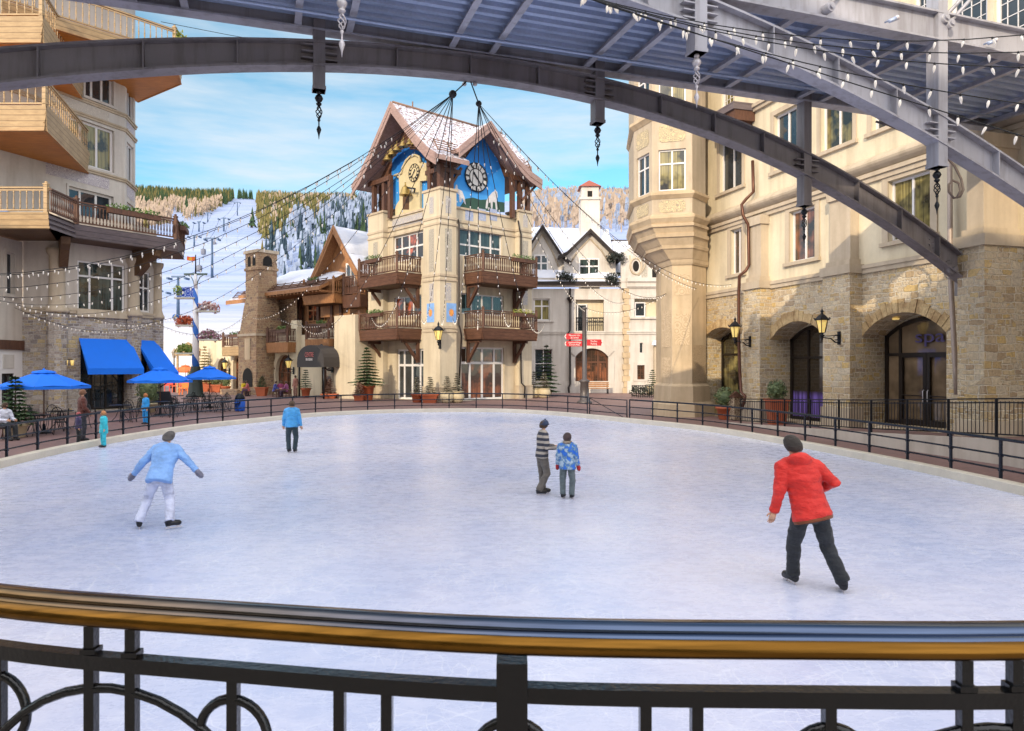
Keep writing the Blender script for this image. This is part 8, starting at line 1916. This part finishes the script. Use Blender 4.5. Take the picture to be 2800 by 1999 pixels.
    for sg in (-1, 1): eye = MB(); eye.ball(head+fw*hr*0.86+side*(sg*hr*0.36)+up*hr*0.12, hr*0.11, 6, 5); part('eye', eye, IRON)
    mo = MB(); mo.tube([head+fw*hr*0.88-side*hr*0.25-up*hr*0.45, head+fw*hr*0.95-up*hr*0.47, head+fw*hr*0.88+side*hr*0.25-up*hr*0.45], hr*0.06, 5); part('mouth', mo, LIPS); return t
def stand(H, x0=0, lean=0.0, arm=0.0, spread=0.11, fwd=0.0, armf=0.0):
    s = H/1.75
    J = dict(hip=(x0, 0, .95), chest=(x0+lean*.5, fwd*.5, 1.28), neck=(x0+lean, fwd, 1.48), head=(x0+lean*1.15, fwd*1.2+.02, 1.63))
    for sd, sg in (('L', -1), ('R', 1)):
        J['sh'+sd] = (x0+lean*.9+sg*.18, fwd*.9, 1.41); J['el'+sd] = (x0+lean*.8+sg*(.23+arm*.6), fwd*.7+armf*.3, 1.14); J['wr'+sd] = (x0+lean*.7+sg*(.25+arm), fwd*.6+.06+armf, .90+armf*.45)
        J['hp'+sd] = (x0+sg*.09, 0, .90); J['kn'+sd] = (x0+sg*(.10+spread*.3), .03, .50); J['an'+sd] = (x0+sg*spread, 0, .13)
    return {k: tuple(c*s for c in v) for k, v in J.items()}
def cl(name, c, r=0.75, var=0.15):
    if name in MC: return MC[name]
    m, nt, b = newmat(name); vec = coords(nt)
    w = noise(nt, coords(nt, (7, 7, 14)), 1.0, 4.0, 0.6); w2 = noise(nt, coords(nt, (3, 3, 5)), 1.2, 3.0); fi = noise(nt, vec, 160.0, 1.0)
    f = math_(nt, 'ADD', math_(nt, 'MULTIPLY', w, 0.6), math_(nt, 'MULTIPLY', w2, 0.5))
    nt.links.new(ramp(nt, f, [(0.38, tuple(k*(1-var*2.6) for k in c)), (0.55, c), (0.72, tuple(min(1, k*(1+var*1.3)+0.01) for k in c))]), b.inputs['Base Color']); b.inputs['Roughness'].default_value = r; b.inputs['Sheen Weight'].default_value = 0.15
    bump(nt, b, math_(nt, 'ADD', f, math_(nt, 'MULTIPLY', fi, 0.03)), 1.0, 0.05); MC[name] = m; return m
BLK = cl('black_trousers', S(32, 36, 42)); BOOT = plain('black_boots', S(24, 24, 28), 0.4); BROWNH = cl('brown_hair', S(74, 54, 36))
# skater in red, seen from behind
J = dict(hip=(-.09, 0, .90), chest=(-.16, .06, 1.24), neck=(-.21, .10, 1.46), head=(-.235, .13, 1.605),
         shL=(-.375, .07, 1.355), elL=(-.42, .02, 1.11), wrL=(-.475, .05, .86), shR=(-.01, .08, 1.365), elR=(.17, .02, 1.20), wrR=(.09, .24, 1.06),
         hpL=(-.185, 0, .86), knL=(-.225, .12, .48), anL=(-.205, .20, .13), hpR=(.0, 0, .86), knR=(.11, .02, .48), anR=(.23, -.10, .13), toeR=(.25, 1, 0), toeL=(-.2, 1, 0))
def at(u, v): Y = CAMZ*F/(v-1000.0); return (P(u, 1000, Y).x, Y, 0.0)
figure('skater in red jacket and black trousers seen from behind at right', at(2237, 1612), 0.0, J, dict(jacket=cl('red_jacket', (0.66, 0.014, 0.006), 0.6, 0.1), trousers=BLK, boots=BOOT, hair=cl('dark_hair', S(46, 38, 32)), hem=cl('olive_hem', S(120, 60, 24))), 1.72, hood=True, bulk=1.12, coat_len=0.02)
# girl in pale blue
J = dict(hip=(.08, -.02, .80), chest=(.10, .14, 1.07), neck=(.07, .30, 1.25), head=(.085, .38, 1.37), shL=(-.06, .25, 1.19), elL=(-.25, .2, .98), wrL=(-.40, .28, .80), shR=(.23, .22, 1.19), elR=(.42, .12, 1.03), wrR=(.58, .08, .86),
         hpL=(.0, 0, .76), knL=(-.14, .10, .44), anL=(-.22, -.02, .12), hpR=(.15, 0, .76), knR=(.20, .05, .43), anR=(.26, -.16, .14), toeL=(-.35, 1, 0), toeR=(.9, .5, .05))
PALEB = cl('pale_blue_jacket', (0.24, 0.46, 0.90), 0.6, 0.1)
figure('girl in pale blue jacket and white trousers leaning forward as she skates', at(424, 1444), 0.15, J, dict(jacket=PALEB, trousers=cl('white_trousers', (0.62, 0.66, 0.86)), boots=BOOT, hair=cl('grey_brown_hair', S(88, 84, 84))), 1.55, hair='cap', coat_len=0.03, bulk=1.1, gloves=cl('grey_gloves', S(120, 120, 140)))
figure('child in bright blue jacket and dark trousers skating away alone', at(798, 1238), 0.0, stand(1.50, arm=0.04, spread=0.10), dict(jacket=cl('bright_blue_jacket', (0.06, 0.36, 0.78), 0.6, 0.15), trousers=cl('teal_dark_trousers', S(38, 58, 68)), boots=BOOT, hair=BROWNH), 1.50, hair='cap', bulk=1.12)
# the pair
m, nt, b = newmat('striped_jumper'); sx_ = N(nt, 'ShaderNodeSeparateXYZ'); nt.links.new(coords(nt), sx_.inputs[0]); fr = math_(nt, 'FRACT', math_(nt, 'MULTIPLY', sx_.outputs[2], 9.5))
nt.links.new(ramp(nt, fr, [(0.0, S(58, 60, 72)), (0.5, S(60, 62, 74)), (0.56, S(178, 168, 158)), (0.95, S(178, 168, 158))]), b.inputs['Base Color']); b.inputs['Roughness'].default_value = 0.9
KHA = cl('grey_trousers', S(104, 98, 92))
J = stand(1.45, fwd=0.03, armf=0.0)
s_ = 1.45/1.75
for sd, sg in (('L', -1), ('R', 1)): J['el'+sd] = (sg*.24*s_, .06*s_, 1.12*s_); J['wr'+sd] = (sg*.14*s_, .34*s_, 1.10*s_); J['kn'+sd] = (sg*.10*s_, .05+0.03*sg, .50*s_); J['an'+sd] = (sg*.09*s_, -.02-0.06*sg, .13*s_)
figure('boy in striped jumper and navy hat skating beside a smaller child', at(1482, 1352), -PI/2+0.25, J, dict(jacket=m, trousers=KHA, boots=BOOT, hair=BROWNH), 1.45, hat=cl('navy_hat', S(42, 58, 88)))
J = stand(1.24, arm=0.03, spread=0.12)
m, nt, b = newmat('blue_patterned_coat'); n1 = noise(nt, coords(nt), 14.0, 3.0); nt.links.new(ramp(nt, n1, [(0.42, (0.02, 0.15, 0.66)), (0.5, (0.10, 0.22, 0.36)), (0.6, (0.40, 0.52, 0.66))]), b.inputs['Base Color']); b.inputs['Roughness'].default_value = 0.7
figure('small child in patterned blue coat with red gloves, next to the boy in stripes', at(1551, 1364), -0.35, J, dict(jacket=m, trousers=cl('grey_green_trousers', S(92, 104, 108)), boots=BOOT, hair=cl('dark_red_hair', S(70, 52, 52))), 1.24, gloves=cl('red_gloves', (0.50, 0.02, 0.03)), coat_len=0.05, bulk=1.12, hsz=1.1, scarf=cl('beige_fur_hood', S(150, 136, 120)))
# people by the railing
figure('adult in brown jacket and dark trousers standing at the railing on the left', (-13.8, 22.9, 0.05), -0.9, stand(1.70, armf=0.12), dict(jacket=cl('brown_jacket', S(92, 44, 34)), trousers=cl('slate_trousers', S(52, 54, 66)), boots=BOOT, hair=cl('auburn_hair', S(120, 82, 58))), 1.70, skates=False)
figure('small child in purple coat and pink scarf in front of the adult in brown', (-13.5, 22.2, 0.05), -1.2, stand(1.0), dict(jacket=cl('purple_coat', S(64, 56, 96)), trousers=BLK, boots=BOOT, hair=cl('pinkish_hat', S(170, 84, 84))), 1.0, skates=False, scarf=cl('pink_scarf', S(196, 120, 176)), hsz=1.15, bulk=1.1)
figure('toddler in turquoise snowsuit on the ice at the left kerb', (-12.45, 21.75, 0), 2.4, stand(1.12, arm=0.05), dict(jacket=cl('turquoise_suit', (0.03, 0.55, 0.68)), trousers=cl('turquoise_suit', (0.03, 0.55, 0.68)), boots=BOOT, hair=cl('fair_hair', S(190, 130, 84))), 1.12, coat_len=0.12, bulk=1.15, hsz=1.15)
figure('child in blue snowsuit waiting behind the railing near the hotel corner', (-15.2, 29.6, 0.05), 2.6, stand(1.30), dict(jacket=cl('blue_suit', (0.01, 0.28, 0.72)), trousers=cl('blue_suit', (0.01, 0.28, 0.72)), boots=BOOT, hair=cl('ginger_hair', S(176, 110, 60))), 1.30, skates=False, coat_len=0.08, bulk=1.1, hsz=1.1)
def sitj(H):
    s = H/1.75; J = stand(H); J.update(hip=(0, 0, .52*s), chest=(0, .06*s, .86*s), neck=(0, .10*s, 1.05*s), head=(0, .14*s, 1.20*s))
    for sd, sg in (('L', -1), ('R', 1)): J.update({'sh'+sd: (sg*.18*s, .09*s, .98*s), 'el'+sd: (sg*.23*s, .18*s, .72*s), 'wr'+sd: (sg*.14*s, .42*s, .70*s), 'hp'+sd: (sg*.09*s, .02*s, .50*s), 'kn'+sd: (sg*.12*s, .46*s, .50*s), 'an'+sd: (sg*.12*s, .48*s, .11*s)})
    return J
def stool(x, y, z, lb):
    t = thing('stool', lb, 'stool', (x, y, z)); o = MB(); o.lathe((x, y, z), [(0.2, 0.38), (0.21, 0.42), (0.0, 0.43)], 12); o.build('seat', WOOD_D, t)
    for k in range(3): a = 2*PI*k/3; o = MB(); o.tube([(x+.12*math.cos(a), y+.12*math.sin(a), z+.38), (x+.2*math.cos(a), y+.2*math.sin(a), z)], 0.02, 5); o.build('leg', WOOD_D, t)
x, y, z = GP_(6, 23.6); stool(x, y, z, 'dark stool at the far left edge of the terrace')
figure('person in white jacket sitting at the far left edge of the terrace', (x, y, z), -1.9, sitj(1.68), dict(jacket=cl('white_jacket', (0.70, 0.72, 0.84)), trousers=BLK, boots=BOOT, hair=BROWNH), 1.68, skates=False)
gs = 'people sitting outside the tavern'
for u, Y, yaw, jc, lb, ssh in ((664, 57.6, -2.0, (0.80, 0.60, 0.02), 'person in yellow jacket sitting before the fireplace of the chimney', 'yellow jacket'), (679, 57.2, 2.0, S(170, 90, 90), 'person in dusky red sitting right of the person in yellow', 'dusky red'), (750, 56.2, -1.5, S(64, 74, 150), 'person in blue jacket sitting at the tavern tables', 'blue jacket'), (767, 56.4, 0.4, S(140, 48, 96), 'person in magenta jacket sitting right of the person in blue', 'magenta jacket'), (786, 56.0, 1.5, S(150, 80, 130), 'person in mauve jacket sitting nearest the awning', 'mauve jacket')):
    x, y, z = GP_(u, Y); stool(x, y, z, 'wooden stool under the seated person in '+ssh); figure(lb, (x, y, z), yaw, sitj(1.68), dict(jacket=cl('coat_%d' % u, jc), trousers=cl('purple_trousers', S(74, 50, 74)), boots=BOOT, hair=BROWNH), 1.68, skates=False, group=gs)
x, y, z = GP_(808, 55.4); figure('person in dull brown coat standing at the pilaster left of the awning', (x, y, z), 2.6, stand(1.72), dict(jacket=cl('dull_brown_coat', S(150, 100, 84)), trousers=cl('dusty_trousers', S(150, 110, 96)), boots=BOOT, hair=BROWNH), 1.72, skates=False)
x, y, z = GP_(776, 55.3); t = thing('low_table', 'low dark table between the people sitting outside the tavern', 'table', (x, y, z)); o = MB(); o.box((x, y, 0.62), (1.1, 0.7, 0.06)); o.build('tabletop', WOOD_D, t)
for a, b_ in ((-1, -1), (1, -1), (-1, 1), (1, 1)): o = MB(); o.box((x+a*.48, y+b_*.28, 0.32), (0.07, 0.07, 0.56)); o.build('leg', WOOD_D, t)
# ------------------------------------------------------------------ festoon lights
def bulb_mesh(s):
    o = MB(); o.lathe((0, 0, 0), [(0.011*s, -0.02*s), (0.016*s, -0.035*s), (0.019*s, -0.058*s), (0.013*s, -0.095*s), (0.003*s, -0.122*s)], 7); return o
def sock_mesh(s):
    o = MB(); o.lathe((0, 0, 0), [(0.009*s, 0.012*s), (0.014*s, 0.0), (0.0125*s, -0.028*s)], 6); return o
BM, SM = {}, {}
def string(label, a, b_, sag, n, s=1.0, r=0.009, group=None, t0=0.03, t1=0.97, jit=0.3, name='string_lights', via=None):
    a, b_ = Vector(a), Vector(b_); L = (b_-a).length; n = min(n, 98)
    if via:
        (ut, vt) = via; k0 = (ut-1400)/F; q0 = max(0.03, min(0.97, (k0*a.y-a.x)/((b_.x-a.x)-k0*(b_.y-a.y)))); pz = a.lerp(b_, q0); sag = max(0.02, (pz.z-(CAMZ-(vt-1000)/F*pz.y))/(4*q0*(1-q0)))
    t = thing(name, label, 'string lights', a, group=group)
    f = lambda q: a.lerp(b_, q)-Vector((0, 0, 4*sag*q*(1-q)))
    o = MB(); k = max(10, int(L/1.2)); o.tube([f(i/k) for i in range(k+1)], r, 4); o.build('wire', WIRE, t)
    if s not in BM: BM[s] = bulb_mesh(s).data('bulb', BULB); SM[s] = sock_mesh(s).data('socket', CAP)
    rd_ = random.Random(int(a.x*100+b_.x*31))
    for i in range(n):
        q = lerp(t0, t1, (i+0.5)/n); p = f(q)-a; rz = rd_.random()*6; tx = rd_.uniform(-jit, jit)
        ob = link(bpy.data.objects.new('bulb', BM[s])); setparent(ob, t); ob.location = p; ob.rotation_euler = (tx, tx*0.5, rz)
        so = link(bpy.data.objects.new('socket', SM[s])); setparent(so, ob)
    return t
N1, N2 = P(1238, 258, 15.9), P(1309, 284, 15.9); HK = P(1284, 216, 16.0)
hk = thing('light_hanger', 'steel shackle and cables under the arch from which the light strings fan out', 'hanger', HK)
o = MB(); o.tube([HK, N1], 0.014, 6); o.build('cable', WIRE, hk); o = MB(); o.tube([HK, N2], 0.014, 6); o.build('cable', WIRE, hk)
o = MB(); o.tube([HK+Vector((0.05*math.cos(a), 0, 0.02+0.07*math.sin(a))) for a in [k*PI/5 for k in range(10)]], 0.014, 5, closed=True)
for c in (HK+Vector((-0.12, 0, -0.12)), HK+Vector((0.12, 0, -0.12))): o.ball(c, 0.055, 8, 5, (1, 0.4, 0.9))
o.build('shackle', SILVER, hk)
o = MB(); o.ball(N1, 0.09, 8, 6); o.build('knot', CAP, hk); o = MB(); o.ball(N2, 0.07, 8, 6); o.build('knot', CAP, hk)
gL = 'festoon strings fanning out to the left'; gT = 'festoon strings hanging before the clock tower'; gR = 'festoon strings running to the right and the lodge'; gB = 'large bulb strings crossing the near bridge rib'
# to the left: seven strings ending beyond the left hotel front
L_ = [((-60, 752), 15.6, (595, 622), 'uppermost light string reaching the left hotel above its tall window'), ((-60, 754), 17.2, (595, 627), 'second light string from the top reaching the left hotel'), ((-60, 790), 17.6, (595, 650), 'third light string from the top crossing the left hotel window'), ((-60, 808), 19.5, (602, 684), 'fourth light string from the top crossing the left hotel window'), ((-40, 815), 22.5, (607, 711), 'fifth light string from the top crossing the left hotel'), ((40, 832), 27.0, (622, 737), 'sixth light string, dipping past the chimney to the left hotel'), ((250, 868), 34.0, (665, 776), 'lowest left light string, dipping past the chimney and striped pole')]
for i, ((u, v), Y, via, lb) in enumerate(L_): string(lb, N1, P(u, v, Y), 1, 38 if i < 5 else 44, 0.78 if i < 5 else 0.95, 0.007, gL, 0.12, 0.99, via=via)
# down in front of the tower and tavern
D_ = [((1206, 862), 46.6, 2.3, 30, 'light string dropping to the lantern on the tower corner', N1), ((1150, 858), 47.0, 2.3, 28, 'light string swagging in front of the left tower balconies', N1), ((1015, 865), 50.5, 2.4, 30, 'light string dropping left of the lower left tower balcony', N1), ((815, 872), 54.5, 3.0, 32, 'light string dropping to the parapet above the black awning', N1), ((690, 868), 58.0, 3.0, 34, 'light string dropping to the tavern balcony by the chimney', N1),
      ((1236, 860), 46.4, 2.2, 28, 'light string dropping just right of the tower corner lantern', N2), ((1306, 880), 46.5, 2.1, 28, 'light string hanging straight down before the right tower balconies', N2), ((1400, 868), 46.8, 2.2, 28, 'light string swagging across the flower boxes of the right tower balconies', N2), ((1490, 880), 48.5, 2.4, 30, 'light string passing the right end of the tower balconies', N2)]
VIA = {'gable': (981, 800)}
for i, ((u, v), Y, sg, n, lb, hub) in enumerate(D_): string(lb, hub, P(u, v, Y), sg, n, 0.85, 0.010, gT, 0.05, 0.99, via=[None, None, None, (981, 800), (889, 739)][i] if i < 5 else None)
R_ = [((2012, 776), 34.2, (1803, 731), 40, 'upper right light string ending at the copper downpipe', N2), ((1905, 790), 34.0, (1736, 698), 40, 'light string ending on the shaft of the carved column', N2), ((1822, 803), 35.0, (1688, 783), 40, 'light string looping to the left side of the carved column', N2), ((1710, 826), 46.3, (1620, 790), 40, 'light string crossing the lodge dormer towards the signpost', N2), ((1601, 850), 46.5, (1525, 757), 36, 'light string dropping onto the top of the signpost', N2)]
for (u, v), Y, via, n, lb, hub in R_: string(lb, hub, P(u, v, Y), 1, n, 0.85, 0.009, gR, 0.04, 0.99, via=via)
string('short light garland swagging from the signpost to the carved column', P(1600, 842, 46.4), P(1822, 803, 35.0), 0.6, 24, 1.0, 0.009, gR)
string('light garland swagging along the stone base of the left hotel', P(40, 842, 27), P(420, 880, 40), 0.7, 34, 1.0, 0.008, gL)
string('light garland swagging from the left hotel corner to the chimney', P(420, 880, 40), P(690, 845, 56), 1.3, 30, 1.1, 0.010, gL)
string('light garland swagging along the tavern balconies', P(760, 870, 57), P(975, 850, 53), 0.9, 30, 1.1, 0.010, gT)
# big bulbs near the viewer, top right
HB = P(1535, -30, 7.4)
for (u, v), Y, sg, n, lb in (((2920, 80), 7.6, 0.30, 17, 'uppermost string of large white bulbs over the near bridge rib'), ((2920, 135), 7.2, 0.26, 17, 'second string of large white bulbs over the near bridge rib'), ((2920, 185), 7.0, 0.22, 18, 'third string of large white bulbs over the near bridge rib'), ((2920, 300), 6.8, 0.16, 18, 'fourth string of large white bulbs following the near bridge rib'), ((2920, 410), 6.6, 0.02, 18, 'lowest string of large white bulbs below the near bridge rib')):
    string(lb, HB, P(u, v, Y), sg, n, 0.78, 0.006, gB, 0.02, 0.99, 0.45)
# thin guy wires against the sky
o = MB(); o.tube([P(440, 60, 14), P(620, 95, 15), P(1085, 178, 15.6)], 0.006, 4); meta(o.build('guy_wire', WIRE, None, loc=P(440, 60, 14)), 'thin dark wire running from the top balcony along the arch', 'wire')
